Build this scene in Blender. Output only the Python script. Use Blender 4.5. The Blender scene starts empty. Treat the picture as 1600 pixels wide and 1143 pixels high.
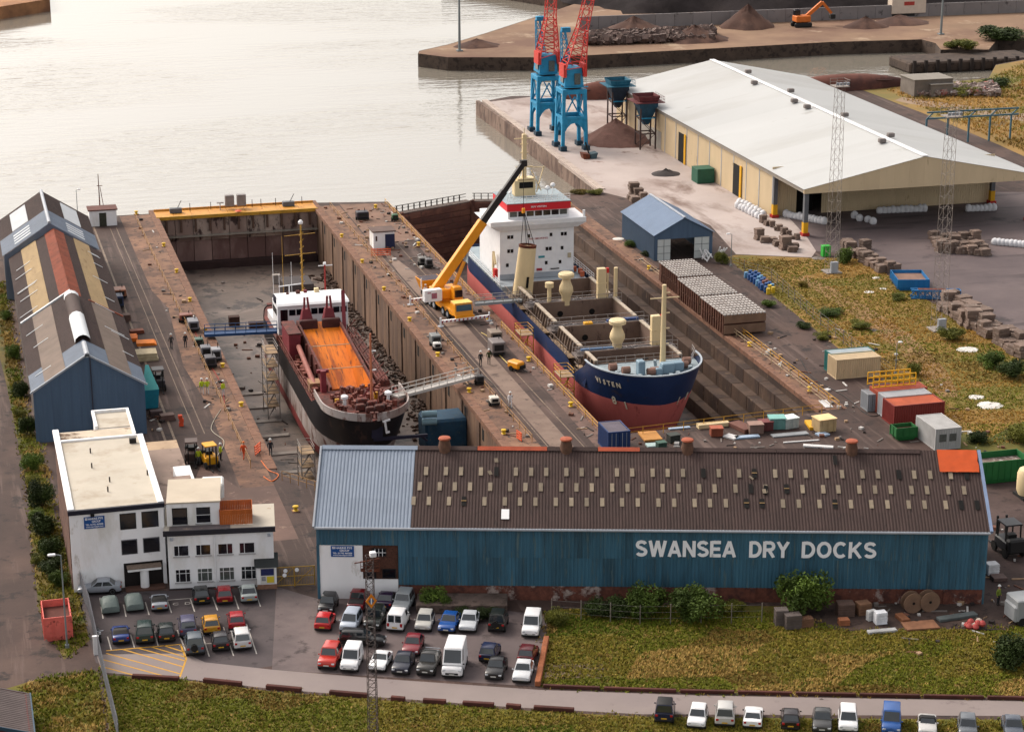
import bpy, bmesh, math, random
from mathutils import Vector, Matrix
from mathutils.geometry import tessellate_polygon
R = math.radians
rnd = random.Random(11)
SC = bpy.context.scene
COL = SC.collection
# ---------------------------------------------------------------- camera, sky, sun, exposure
YAW = R(15.1); PITCH = R(17.5); CAMH = 82.0; FPX = 3300.0
cam = bpy.data.cameras.new('camera'); cam.sensor_width = 36; cam.lens = 36 * FPX / 1600
cam.clip_end = 6000; cam.clip_start = 1
camo = bpy.data.objects.new('camera', cam); COL.objects.link(camo)
camo.location = (0, 0, CAMH); camo.rotation_euler = (R(90) - PITCH, 0, -YAW)
SC.camera = camo
SUN_AZ = R(-38); SUN_EL = R(44)          # azimuth from +Y towards +X
W = bpy.data.worlds.new('World'); SC.world = W; W.use_nodes = True
nt = W.node_tree; nt.nodes.clear()
sky = nt.nodes.new('ShaderNodeTexSky'); sky.sky_type = 'NISHITA'; sky.sun_disc = False
sky.sun_elevation = SUN_EL; sky.sun_rotation = SUN_AZ; sky.air_density = 1.0; sky.dust_density = 4.0; sky.ozone_density = 1.0
hs = nt.nodes.new('ShaderNodeHueSaturation'); hs.inputs['Saturation'].default_value = 0.28   # thin overcast: little blue left
bg = nt.nodes.new('ShaderNodeBackground'); bg.inputs[1].default_value = 0.15
wo = nt.nodes.new('ShaderNodeOutputWorld')
wm = nt.nodes.new('ShaderNodeMix'); wm.data_type = 'RGBA'; wm.blend_type = 'MULTIPLY'; wm.inputs[0].default_value = 1; wm.inputs[7].default_value = (1.02, .965, .90, 1)   # warm veil of cloud
nt.links.new(sky.outputs[0], hs.inputs['Color']); nt.links.new(hs.outputs[0], wm.inputs[6]); nt.links.new(wm.outputs[2], bg.inputs[0]); nt.links.new(bg.outputs[0], wo.inputs[0])
sun = bpy.data.lights.new('sun', 'SUN'); sun.energy = .85; sun.angle = R(30); sun.color = (1, .9, .78)
suno = bpy.data.objects.new('sun', sun); COL.objects.link(suno)
sd = Vector((math.sin(SUN_AZ) * math.cos(SUN_EL), math.cos(SUN_AZ) * math.cos(SUN_EL), math.sin(SUN_EL)))
suno.rotation_euler = sd.to_track_quat('Z', 'Y').to_euler(); suno.location = (0, 100, 150)
vs = SC.view_settings; vs.view_transform = 'Standard'; vs.look = 'None'; vs.gamma = 1; vs.exposure = 1.0; vs.use_curve_mapping = False

# ---------------------------------------------------------------- survey: photo pixel -> place on a level plane (dock-aligned frame)
_c, _s = math.cos(PITCH), math.sin(PITCH)
def G(px, py, z=0.0):
    x = (px - 800) / FPX; y = -(py - 571.5) / FPX
    t = (z - CAMH) / (-_s + y * _c)
    a, b = x * t, (_c + y * _s) * t
    return (a * math.cos(YAW) + b * math.sin(YAW), -a * math.sin(YAW) + b * math.cos(YAW), z)
def HZ(px, py, top, z=0.0):      # height of a post standing at (px,py) that reaches row top
    x = (px - 800) / FPX; y = -(py - 571.5) / FPX
    t = (z - CAMH) / (-_s + y * _c); Y = (_c + y * _s) * t
    k = (571.5 - top) / FPX
    return Y * (k * _c - _s) / (_c + k * _s) + CAMH - z

# ---------------------------------------------------------------- materials
def lin(c):          # photo tone -> albedo at this exposure
    q = [((v / 255) / 12.92 if v / 255 <= .04045 else ((v / 255 + .055) / 1.055) ** 2.4) for v in c]
    k = .52 + .28 * max(q) ** 3
    return tuple(min(.8, v * k) for v in q)
MATS = {}
def M(name, rgb, rough=.75, var=.25, scale=.6, metal=0.0, bump=0.0, bscale=None, rv=0.0, c2=None, c3=None, t2=.55, t3=.62, scale3=None, streak=None, spec=.35, fine=None, emit=None, tracks=None, dist=0.0):
    """procedural paint / stone / earth: base colour varied by noise, a second and third colour in patches, per-object shift rv"""
    if name in MATS: return MATS[name]
    m = bpy.data.materials.new(name); m.use_nodes = True; MATS[name] = m
    n = m.node_tree.nodes; L = m.node_tree.links; b = n['Principled BSDF']
    b.inputs['Roughness'].default_value = rough; b.inputs['Metallic'].default_value = metal
    b.inputs['Specular IOR Level'].default_value = spec
    tc = n.new('ShaderNodeTexCoord'); vec = tc.outputs['Object']
    if rv or streak:
        mp = n.new('ShaderNodeMapping'); L.new(vec, mp.inputs[0]); 
        if streak: mp.inputs['Scale'].default_value = streak
        oi = n.new('ShaderNodeObjectInfo')
        mu = n.new('ShaderNodeMath'); mu.operation = 'MULTIPLY'; mu.inputs[1].default_value = 57.0; L.new(oi.outputs['Random'], mu.inputs[0])
        cb = n.new('ShaderNodeCombineXYZ'); L.new(mu.outputs[0], cb.inputs[0]); L.new(mu.outputs[0], cb.inputs[1])
        L.new(cb.outputs[0], mp.inputs['Location']); vec = mp.outputs[0]
    def noise(sc, det=5, ro=.6):
        t = n.new('ShaderNodeTexNoise'); t.inputs['Scale'].default_value = sc; t.inputs['Detail'].default_value = det; t.inputs['Roughness'].default_value = ro
        L.new(vec, t.inputs['Vector']); return t.outputs['Fac']
    def mix(f, a, c, lo=None, hi=None):
        if lo is not None:
            mr = n.new('ShaderNodeMapRange'); mr.inputs[1].default_value = lo; mr.inputs[2].default_value = hi; L.new(f, mr.inputs[0]); f = mr.outputs[0]
        x = n.new('ShaderNodeMix'); x.data_type = 'RGBA'; L.new(f, x.inputs[0])
        for i, q in ((6, a), (7, c)):
            if isinstance(q, tuple): x.inputs[i].default_value = (*q, 1)
            else: L.new(q, x.inputs[i])
        return x.outputs[2]
    base = lin(rgb)   
    lo = tuple(max(0, v * (1 - var)) for v in base); hi = tuple(min(.92, v * (1 + var)) for v in base)
    f1 = noise(scale)
    col = mix(f1, lo, hi, .3, .7)
    if c2:
        f2 = noise(scale * .45, 6, .65); f2.node.inputs['Distortion'].default_value = dist
        col = mix(f2, col, lin(c2), t2 - .06, t2 + .06)
    if tracks:          # wheel tracks and drag marks along the quay
        mpt = n.new('ShaderNodeMapping'); mpt.inputs['Scale'].default_value = tracks[1]; L.new(tc.outputs['Object'], mpt.inputs[0])
        tt = n.new('ShaderNodeTexNoise'); tt.inputs['Scale'].default_value = 1; tt.inputs['Detail'].default_value = 5; tt.inputs['Roughness'].default_value = .65; tt.inputs['Distortion'].default_value = .4; L.new(mpt.outputs[0], tt.inputs['Vector'])
        col = mix(tt.outputs['Fac'], col, lin(tracks[0]), .54, .68)
    if c3: col = mix(noise(scale3 or scale * 2.3, 6, .7), col, lin(c3), t3 - .03, t3 + .05)
    if fine:
        ff = noise(fine, 3, .7)
        col = mix(ff, col, tuple(v * .45 for v in base), .62, .95)
    if rv:
        hsn = n.new('ShaderNodeHueSaturation'); mr = n.new('ShaderNodeMapRange'); mr.inputs[3].default_value = 1 - rv; mr.inputs[4].default_value = 1 + rv
        L.new(oi.outputs['Random'], mr.inputs[0]); L.new(mr.outputs[0], hsn.inputs['Value']); L.new(col, hsn.inputs['Color']); col = hsn.outputs[0]
    L.new(col, b.inputs['Base Color'])
    if bump:
        bp = n.new('ShaderNodeBump'); bp.inputs['Strength'].default_value = bump; bp.inputs['Distance'].default_value = .1
        L.new(noise(bscale or scale * 6, 4, .6), bp.inputs['Height']); L.new(bp.outputs[0], b.inputs['Normal'])
    if emit: b.inputs['Emission Color'].default_value = (*lin(rgb), 1); b.inputs['Emission Strength'].default_value = emit
    return m

# ---------------------------------------------------------------- mesh builder
class MB:
    def __init__(s): s.v = []; s.f = []; s.m = []; s.k = 0
    def slot(s, k): s.k = k; return s
    def add(s, vs, fs):
        n = len(s.v); s.v += [tuple(p) for p in vs]; s.f += [tuple(i + n for i in f) for f in fs]; s.m += [s.k] * len(fs); return s
    def box(s, x0, y0, z0, x1, y1, z1):
        return s.add([(x0, y0, z0), (x1, y0, z0), (x1, y1, z0), (x0, y1, z0), (x0, y0, z1), (x1, y0, z1), (x1, y1, z1), (x0, y1, z1)],
                     [(3, 2, 1, 0), (4, 5, 6, 7), (0, 1, 5, 4), (1, 2, 6, 5), (2, 3, 7, 6), (3, 0, 4, 7)])
    def cb(s, x, y, z, sx, sy, sz, rz=0, ry=0, rx=0):
        n = len(s.v); s.box(-sx / 2, -sy / 2, -sz / 2, sx / 2, sy / 2, sz / 2)
        Mx = Matrix.Translation((x, y, z)) @ Matrix.Rotation(rz, 4, 'Z') @ Matrix.Rotation(ry, 4, 'Y') @ Matrix.Rotation(rx, 4, 'X')
        for i in range(n, len(s.v)): s.v[i] = tuple(Mx @ Vector(s.v[i]))
        return s
    def frus(s, b, t, z0, z1):      # b,t = (x0,y0,x1,y1)
        return s.add([(b[0], b[1], z0), (b[2], b[1], z0), (b[2], b[3], z0), (b[0], b[3], z0), (t[0], t[1], z1), (t[2], t[1], z1), (t[2], t[3], z1), (t[0], t[3], z1)],
                     [(3, 2, 1, 0), (4, 5, 6, 7), (0, 1, 5, 4), (1, 2, 6, 5), (2, 3, 7, 6), (3, 0, 4, 7)])
    def prism(s, pts, z0, z1):
        n = len(pts); vs = [(p[0], p[1], z0) for p in pts] + [(p[0], p[1], z1) for p in pts]
        tri = tessellate_polygon([[Vector((p[0], p[1], 0)) for p in pts]])
        fs = [(i, (i + 1) % n, n + (i + 1) % n, n + i) for i in range(n)] + [tuple(reversed(t)) for t in tri] + [tuple(i + n for i in t) for t in tri]
        return s.add(vs, fs)
    def flat(s, pts, z):
        pts = [(p[0], p[1]) for p in pts]
        tri = tessellate_polygon([[Vector((p[0], p[1], 0)) for p in pts]])
        fs = []
        for t in tri:
            a, b, c = (pts[i] for i in t)
            cr = (b[0] - a[0]) * (c[1] - a[1]) - (b[1] - a[1]) * (c[0] - a[0])
            fs.append(t if cr > 0 else tuple(reversed(t)))
        return s.add([(p[0], p[1], z) for p in pts], fs)
    def bar(s, a, b, w, h=None, up=(0, 0, 1)):
        a, b = Vector(a), Vector(b); d = (b - a); h = h or w
        if d.length < 1e-6: return s
        d.normalize(); up = Vector(up)
        if abs(d.dot(up)) > .98: up = Vector((1, 0, 0))
        x = d.cross(up).normalized() * w / 2; y = x.cross(d).normalized() * h / 2
        return s.add([a - x - y, a + x - y, a + x + y, a - x + y, b - x - y, b + x - y, b + x + y, b - x + y],
                     [(3, 2, 1, 0), (4, 5, 6, 7), (0, 1, 5, 4), (1, 2, 6, 5), (2, 3, 7, 6), (3, 0, 4, 7)])
    def tube(s, a, b, r, n=6, r2=None):
        a, b = Vector(a), Vector(b); d = (b - a).normalized(); r2 = r if r2 is None else r2
        up = Vector((0, 0, 1)) if abs(d.z) < .95 else Vector((1, 0, 0))
        x = d.cross(up).normalized(); y = x.cross(d)
        ring = lambda c, q: [c + (x * math.cos(2 * math.pi * i / n) + y * math.sin(2 * math.pi * i / n)) * q for i in range(n)]
        return s.add(ring(a, r) + ring(b, r2), [(i, n + i, n + (i + 1) % n, (i + 1) % n) for i in range(n)] + [tuple(range(n)), tuple(reversed(range(n, 2 * n)))])
    def lathe(s, prof, c=(0, 0, 0), n=12):
        vs = []; fs = []
        for r, z in prof: vs += [(c[0] + r * math.cos(2 * math.pi * i / n), c[1] + r * math.sin(2 * math.pi * i / n), c[2] + z) for i in range(n)]
        for k in range(len(prof) - 1):
            for i in range(n): fs.append((k * n + i, k * n + (i + 1) % n, (k + 1) * n + (i + 1) % n, (k + 1) * n + i))
        fs.append(tuple(reversed(range(n)))); fs.append(tuple(range((len(prof) - 1) * n, len(prof) * n)))
        return s.add(vs, fs)
    def loft(s, rings, close=True, caps=True):
        n = len(rings[0]); vs = [p for r in rings for p in r]; fs = []
        for k in range(len(rings) - 1):
            for i in range(n if close else n - 1): fs.append((k * n + i, k * n + (i + 1) % n, (k + 1) * n + (i + 1) % n, (k + 1) * n + i))
        if caps: fs.append(tuple(reversed(range(n)))); fs.append(tuple(range((len(rings) - 1) * n, len(rings) * n)))
        return s.add(vs, fs)
    def corr(s, o, du, dv, nrm, pitch=.35, dep=.05, th=.04):
        """corrugated sheet: origin, full width vector (across ribs), full length vector, outward normal"""
        o, du, dv, nrm = Vector(o), Vector(du), Vector(dv), Vector(nrm).normalized()
        k = max(1, round(du.length / pitch)); w = du / k; pts = []
        for i in range(k):
            for f, h in ((0, 0), (.3, 0), (.45, 1), (.85, 1)): pts.append(o + w * (i + f) + nrm * dep * h)
        pts.append(o + du)
        vs = pts + [p + dv for p in pts]; n = len(pts); fl = w.cross(dv).dot(nrm) > 0
        s.add(vs, [((i, i + 1, n + i + 1, n + i) if fl else (n + i, n + i + 1, i + 1, i)) for i in range(n - 1)])
        b = [o - nrm * th, o + du - nrm * th, o + du + dv - nrm * th, o + dv - nrm * th]
        return s.add(b + [o, o + du, o + du + dv, o + dv], [(0, 1, 2, 3), (0, 4, 5, 1), (1, 5, 6, 2), (2, 6, 7, 3), (3, 7, 4, 0)])
    def mesh(s, name, mats, smooth=False, bev=0, seg=1):
        me = bpy.data.meshes.new(name); me.from_pydata(s.v, [], s.f)
        mats = mats if isinstance(mats, (list, tuple)) else [mats]
        for q in mats: me.materials.append(q)
        if len(mats) > 1: me.polygons.foreach_set('material_index', s.m)
        if bev:
            bm = bmesh.new(); bm.from_mesh(me); bmesh.ops.remove_doubles(bm, verts=bm.verts, dist=1e-5)
            ed = [e for e in bm.edges if len(e.link_faces) == 2 and e.calc_face_angle(0) > .35]
            bmesh.ops.bevel(bm, geom=ed, offset=bev, segments=seg, affect='EDGES', profile=.6, clamp_overlap=True); bm.to_mesh(me); bm.free()
        if smooth:
            me.polygons.foreach_set('use_smooth', [True] * len(me.polygons))
            if smooth != 'all': me.set_sharp_from_angle(angle=R(38))
        return me
    def build(s, name, mats, parent=None, loc=(0, 0, 0), rz=0, smooth=False, bev=0, seg=1, kind=None):
        return ob(name, s.mesh(name, mats, smooth, bev, seg), parent, loc, rz, kind)
def ob(name, me, parent=None, loc=(0, 0, 0), rz=0, kind=None):
    o = bpy.data.objects.new(name, me); COL.objects.link(o); o.parent = parent; o.location = loc; o.rotation_euler[2] = rz
    if kind: o['kind'] = kind
    return o
def tag(o, label, cat, group=None):
    o['label'] = label; o['category'] = cat
    if group: o['group'] = group
    return o
def T(name, label, cat, loc=(0, 0, 0), rz=0, group=None):
    return tag(ob(name, None, None, loc, rz), label, cat, group)
def ct(root, loc=None, rz=None, label=None, sc=None, parent=None, group=None):
    c = root.copy(); COL.objects.link(c); c.parent = parent
    if loc is not None: c.location = loc
    if rz is not None: c.rotation_euler[2] = rz
    if label: c['label'] = label
    if group: c['group'] = group
    if sc: c.scale = sc if isinstance(sc, tuple) else (sc, sc, sc)
    for ch in KIDS(root): ct(ch, parent=c)
    return c
def KIDS(o):
    return [q for q in o.children]
ORD = ['first', 'second', 'third', 'fourth', 'fifth', 'sixth', 'seventh', 'eighth', 'ninth', 'tenth', 'eleventh', 'twelfth', 'thirteenth', 'fourteenth', 'fifteenth', 'sixteenth', 'seventeenth', 'eighteenth', 'nineteenth', 'twentieth', 'twenty-first', 'twenty-second', 'twenty-third', 'twenty-fourth', 'twenty-fifth']
def text_mesh(txt, size, mat, name, bold=.0, depth=.02):
    cu = bpy.data.curves.new('lettering', 'FONT'); cu.body = txt; cu.size = size; cu.extrude = depth; cu.offset = bold; cu.resolution_u = 3
    o = bpy.data.objects.new('lettering', cu); COL.objects.link(o)
    dg = bpy.context.evaluated_depsgraph_get(); me = bpy.data.meshes.new_from_object(o.evaluated_get(dg)); me.name = name
    bpy.data.objects.remove(o); bpy.data.curves.remove(cu); me.materials.clear(); me.materials.append(mat)
    xs = [v.co.x for v in me.vertices]; ys = [v.co.y for v in me.vertices]
    return me, min(xs), max(xs), min(ys), max(ys)
def lettering(txt, name, mat, parent, x0, x1, z0, z1, y, bold=.0, depth=.02):
    """upright lettering in the parent's xz plane facing -y, stretched to the given box"""
    me, a, b, c, d = text_mesh(txt, 1.0, mat, name, bold, depth)
    o = ob(name, me, parent)
    o.rotation_euler = (R(90), 0, 0); sx = (x1 - x0) / (b - a); sz = (z1 - z0) / (d - c)
    o.scale = (sx, sz, 1); o.location = (x0 - a * sx, y, z0 - c * sz); return o
# ================================================================ SETTING
WATER_Z = -3.2; FL = -9.0
def water_mat():
    m = bpy.data.materials.new('harbour_water'); m.use_nodes = True
    n = m.node_tree.nodes; L = m.node_tree.links; b = n['Principled BSDF']
    tc = n.new('ShaderNodeTexCoord')
    b.inputs['Base Color'].default_value = (.2, .18, .15, 1); b.inputs['Roughness'].default_value = .07
    b.inputs['IOR'].default_value = 1.6; b.inputs['Specular IOR Level'].default_value = .6
    mp = n.new('ShaderNodeMapping'); mp.inputs['Scale'].default_value = (.05, .15, 1); mp.inputs['Rotation'].default_value = (0, 0, R(10)); L.new(tc.outputs['Object'], mp.inputs[0])
    w = n.new('ShaderNodeTexNoise'); w.inputs['Scale'].default_value = 2.2; w.inputs['Detail'].default_value = 4; w.inputs['Roughness'].default_value = .55; L.new(mp.outputs[0], w.inputs[0])
    pt = n.new('ShaderNodeTexNoise'); pt.inputs['Scale'].default_value = .012; pt.inputs['Detail'].default_value = 2
    mp2 = n.new('ShaderNodeMapping'); mp2.inputs['Scale'].default_value = (.8, 1.6, 1); mp2.inputs['Location'].default_value = (3.7, 1.3, 0); L.new(tc.outputs['Object'], mp2.inputs[0]); L.new(mp2.outputs[0], pt.inputs[0])
    mr = n.new('ShaderNodeMapRange'); mr.inputs[1].default_value = .42; mr.inputs[2].default_value = .58; mr.inputs[3].default_value = .06; mr.inputs[4].default_value = .8; L.new(pt.outputs['Fac'], mr.inputs[0])
    bp = n.new('ShaderNodeBump'); bp.inputs['Distance'].default_value = .35; L.new(mr.outputs[0], bp.inputs['Strength']); L.new(w.outputs['Fac'], bp.inputs['Height']); L.new(bp.outputs[0], b.inputs['Normal'])
    return m
MB().flat([(-900, 343.4), (1500, 343.4), (1500, 2500), (-900, 2500)], WATER_Z).build('harbour_water', water_mat(), kind='structure')

asph = M('yard_asphalt', (82, 62, 56), .85, .28, .12, c2=(106, 82, 73), t2=.56, c3=(52, 40, 37), t3=.58, scale3=.35, bump=.25, bscale=4, fine=2.5, tracks=((122, 100, 92), (.9, .05, 1)))
AX0, AX1, AY0, AY1 = 32.0, 59.0, 215.5, 345.0
BX0, BX1, BY0, BY1 = 71.5, 99.0, 222.0, 338.0
bank = [G(757, 158)[:2], G(800, 150)[:2], G(985, 150)[:2], G(1270, 139)[:2], G(1372, 131)[:2], G(1480, 128)[:2], G(1545, 121)[:2], G(1556, 101)[:2], G(1600, 93)[:2], G(1800, 80)[:2]]
land = [(-160, 352), (AX0, 348.6), (AX0, AY0 + 6), (AX0 + 1.5, AY0 + 2), (AX0 + 5, AY0), (AX1 - 5, AY0), (AX1 - 1.5, AY0 + 2), (AX1, AY0 + 6), (AX1, 349.5), (BX0, 347),
        (BX0, BY0), (BX1, BY0 + 1.5), (BX1, 343), (109.4, 346)] + bank + [(420, 430), (420, 40), (-160, 40)]
g = MB().flat(land, 0)
n = len(land)
g.add([(x, y, 0) for x, y in land] + [(x, y, -10) for x, y in land], [(i, (i + 1) % n, n + (i + 1) % n, n + i) for i in range(n)])
g.build('ground', asph, kind='structure')
def sheet(name, pts, mat, z, world=False):
    pts = pts if world else [G(*p)[:2] for p in pts]
    return MB().flat(pts, z).build(name, mat, kind='structure')
# docks floors
mudA = M('dock_mud', (124, 106, 96), .6, .3, .10, c2=(164, 144, 132), t2=.58, c3=(66, 55, 52), t3=.56, scale3=.22, bump=.5, bscale=1.2, spec=.5, dist=2.2, tracks=((74, 60, 56), (.25, .12, 1)))
mudB = M('dock_floor_wet', (84, 64, 58), .6, .3, .15, c2=(110, 88, 80), c3=(50, 40, 38), t3=.58, bump=.4, bscale=2)
def rough_floor(name, x0, y0, x1, y1, z, mat, amp, step=1.5):
    m = MB(); nx = int((x1 - x0) / step); ny = int((y1 - y0) / step); vs = []
    for j in range(ny + 1):
        for i in range(nx + 1): vs.append((x0 + (x1 - x0) * i / nx, y0 + (y1 - y0) * j / ny, z + rnd.uniform(-amp, amp)))
    m.add(vs, [(j * (nx + 1) + i, j * (nx + 1) + i + 1, (j + 1) * (nx + 1) + i + 1, (j + 1) * (nx + 1) + i) for j in range(ny) for i in range(nx)])
    return m.build(name, mat, kind='structure', smooth='all')
rough_floor('dock_floor', AX0, AY0, AX1, AY1 + 2, FL, mudA, .07)
rough_floor('dock_floor', BX0, BY0, BX1, BY1 + 3, FL, mudB, .06)
pale = M('keel_block_concrete', (176, 166, 158), .8, .25, .5, c3=(110, 98, 92), t3=.6, bump=.3)
for i, yy in enumerate([236, 243, 250, 257, 263, 269, 275]):       # pale sleepers let into the floor of the left dock
    MB().box(AX0 + .6, yy, FL - .2, AX0 + 7.5, yy + 1.0, FL + .14).build('floor_sleeper', pale, kind='structure')
# ---- left dock: east wall of tall concrete panels, coping
cwall = M('dock_wall_concrete', (150, 118, 96), .85, .28, .5, rv=.10, c2=(118, 92, 78), t2=.52, c3=(84, 62, 54), t3=.6, streak=(1, 1, .22), bump=.35, bscale=2)
cope = M('rusty_coping', (150, 108, 86), .85, .25, .8, rv=.08, c3=(95, 70, 60), t3=.58, bump=.3)
dark = M('void_shade', (18, 15, 14), .9, .1)  # near-black colour painted on solid parts for the shade inside openings
wallA = MB().box(AX1 - .02, AY0 + 5, FL, AX1 + .3, AY1 + 4, -.25).build('dock_wall', cwall, kind='structure')
pm = MB().box(-.14, .02, FL, 0, 2.92, -.55).mesh('wall_panel', cwall, bev=.04)
cm = MB().box(-.45, .01, -.55, .7, 2.93, .1).mesh('coping_stone', cope, bev=.04)
pk = MB().box(-.17, 1.0, -2.6, 0, 1.9, -1.2).mesh('wall_pocket', dark)
rb = MB().box(-.26, -.12, FL, 0, .12, -.6).mesh('wall_rib', M('dark_rib', (122, 96, 80), .85, .3, 1))
for i in range(44):
    y = AY0 + 5.5 + i * 2.95
    ob('wall_panel', pm, wallA, (AX1 - .02, y, 0)); ob('coping_stone', cm, wallA, (AX1 + .02, y, 0))
    if i % 3 == 0: ob('wall_pocket', pk, wallA, (AX1 - .02, y, 0))
    if i % 3 == 1: ob('wall_rib', rb, wallA, (AX1 - .06, y - .02, 0))
cw = MB().box(-.7, .01, -.5, .45, 2.93, .1).mesh('coping_stone', cope, bev=.04)
wallW = MB().box(AX0 - .3, AY0 + 5, FL, AX0 + .02, AY1 + 4, -.25).build('dock_wall', cwall, kind='structure')
for i in range(44): ob('coping_stone', cw, wallW, (AX0 - .02, AY0 + 5.5 + i * 2.95, 0))
# rubble berm at the foot of the east wall
m = MB()
for k in range(900):
    y = rnd.uniform(AY0 + 8, AY1 - 10); x = AX1 - .3 - abs(rnd.gauss(0, 1.5)); q = rnd.uniform(.12, .5)
    m.cb(x, y, FL + q * .3 + max(0, .8 - (AX1 - x) * .35), q, q * rnd.uniform(.6, 1.6), q * .7, rnd.uniform(0, 3), rnd.uniform(-.6, .6))
tag(m.build('rubble', M('rubble_brown', (98, 74, 62), .9, .5, 1.2, c3=(60, 48, 42), t3=.55), kind='stuff'), 'brown rubble along the foot of the left dock wall', 'rubble')
# ---- right dock: stepped altars on the east side
alt = M('altar_stone', (98, 76, 62), .85, .35, .4, rv=.12, c2=(72, 54, 46), t2=.52, c3=(126, 102, 84), t3=.62, streak=(1, 1, .4), bump=.3, bscale=2)
prof = [(99.0, -1.3, 97.6), (97.6, -3.1, 96.0), (96.0, -5.0, 94.2), (94.2, -7.0, 92.9)]
altars = MB().box(98.94, BY0 + 1.5, FL, 99.3, 343, -.2).build('dock_wall', alt, kind='structure')
sm = []
for k, (xw, zt, xe) in enumerate(prof):
    sm.append(MB().box(xe, .02, FL, xw, 5.4, zt).mesh('altar_step', alt, bev=.06))
cpm = MB().box(-.12, .01, -.5, .8, 5.4, .12).mesh('coping_stone', cope, bev=.04)
for i in range(20):
    y = BY0 + 2 + i * 5.45
    for k in range(4): ob('altar_step', sm[k], altars, (0, y, 0))
    ob('coping_stone', cpm, altars, (99.02, y, 0))
wallBw = MB().box(BX0 - .3, BY0, FL, BX0 + .02, 346, -.25).build('dock_wall', cwall, kind='structure')
cwb = MB().box(-.6, .01, -.5, .35, 5.4, .1).mesh('coping_stone', cope, bev=.04)
for i in range(22): ob('coping_stone', cwb, wallBw, (BX0 - .02, BY0 + .5 + i * 5.45, 0))
MB().box(BX0, BY0 - .3, FL, BX1, BY0 + .02, -.1).build('dock_wall', alt, kind='structure')
# ---- caisson of the left dock
gA = T('dock_gate', 'wide ribbed dock gate with orange deck closing the left dock', 'dock gate', (AX0, AY1, 0))
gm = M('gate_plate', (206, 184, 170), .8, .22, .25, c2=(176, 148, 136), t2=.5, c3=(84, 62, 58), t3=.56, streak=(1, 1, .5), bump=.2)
gl = M('gate_plate_low', (178, 146, 138), .8, .3, .25, c2=(140, 106, 100), t2=.52, streak=(1, 1, .5), bump=.2)
for i in range(9):
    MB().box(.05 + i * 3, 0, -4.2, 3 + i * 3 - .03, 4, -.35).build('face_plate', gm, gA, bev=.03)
    MB().box(.05 + i * 3, .06, FL - .5, 3 + i * 3 - .03, 4, -4.24).build('face_plate', gl, gA, bev=.03)
MB().box(.3, -1.0, FL - .2, 26.7, .03, FL + 1.3).build('sill_beam', M('sill_dark', (70, 48, 46), .8, .3, .6), gA, bev=.1)
rm = MB().box(-.16, -.55, -2.6, .16, -.01, -.4).mesh('rib_post', M('rib_brown', (112, 84, 70), .8, .3, 1))
for i in range(11): ob('rib_post', rm, gA, (1.6 + i * 2.4, 0, 0))
yel = M('orange_deck_paint', (226, 158, 62), .6, .2, .5, c3=(150, 96, 56), t3=.6, rv=.05)
MB().box(.0, -.5, -.34, 27, -.02, .22).build('deck_edge', M('yellow_edge', (214, 160, 50), .6, .2, .8, c3=(140, 90, 50), t3=.62), gA)
dk = MB().box(.02, 0, -.3, 2.98, 4.4, .12).mesh('deck_plate', yel, bev=.03)
for i in range(9): ob('deck_plate', dk, gA, (i * 3, 0, 0))
MB().box(0, 4.3, -.3, 27, 4.5, .45).build('deck_edge', yel, gA)
for x in (3.5, 22.5):
    MB().cb(x, 2.6, .55, 2.0, 1.0, .8).bar((x + .3, 2.6, .9), (x + 1.0, 2.6, 2.2), .12).build('winch_housing', M('winch_grey', (120, 122, 128), .6, .2, 1), gA, bev=.05)
hw = MB()
for x in (12.6, 14.6): hw.cb(x, 3, 1.6, 1.5, 1.0, 1.9)
hw.cb(11, 3, 1.3, 1.2, .6, .15).cb(11, 3, .7, .1, .5, 1.2).build('valve_house', M('cabinet_grey', (168, 160, 158), .6, .2, 1), gA, bev=.05)
MB().lathe([(.45, -.09), (.62, 0), (.45, .09)], (0, 0, 0), 14).build('lifebuoy', M('lifebuoy_red', (226, 92, 50), .5, .1), gA, (13.6, -.3, .5))
for x in (6, 9.5, 16.5, 18, 20.5, 25): MB().tube((x, 3.6, .1), (x, 3.6, 1.4), .06).build('guard_post', M('post_dark', (70, 55, 50), .7, .2), gA)
# ---- mitre gates of the right dock
gB = T('mitre_gate', 'rust-brown mitre gates closing the right dock behind the white ship bridge', 'dock gate', (0, 0, 0))
rus = M('gate_rust', (138, 92, 76), .85, .3, .4, rv=.12, c2=(112, 72, 62), t2=.52, c3=(92, 62, 56), t3=.58, bump=.3)
gp = [(BX0, BY1 - 1.5), (BX0 + 13.8, BY1 + 4.5), (BX1, BY1 + 1)]
for k in range(2):
    (xa, ya), (xb, yb) = gp[k], gp[k + 1]; ln = math.hypot(xb - xa, yb - ya); an = math.atan2(yb - ya, xb - xa)
    leaf = MB().box(0, 0, FL, ln, .8, .1).build('gate_leaf', rus, gB, (xa, ya, 0), an)
    for z in range(9): MB().box(.15, -.14 - .06 * (z % 2), FL + z + .06, ln - .15, .0, FL + z + .93).build('gate_plank', rus, leaf, bev=.03)
    for xx in (0, ln - .45): MB().box(xx, -.4, FL, xx + .45, .0, .5).build('gate_post', rus, leaf)
    MB().box(0, .1, .1, ln, 1.7, .25).build('walkway', M('walk_grey', (120, 104, 96), .8, .3, 1), leaf)
    r = MB()
    for i in range(int(ln / 1.2)): r.bar((.4 + i * 1.2, 1.6, .2), (.4 + i * 1.2, 1.6, 1.25), .16)
    r.bar((.1, 1.6, 1.25), (ln - .1, 1.6, 1.25), .1).bar((.1, 1.6, .75), (ln - .1, 1.6, .75), .07).build('handrail', M('rail_dark', (62, 50, 46), .7, .3), leaf)
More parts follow.
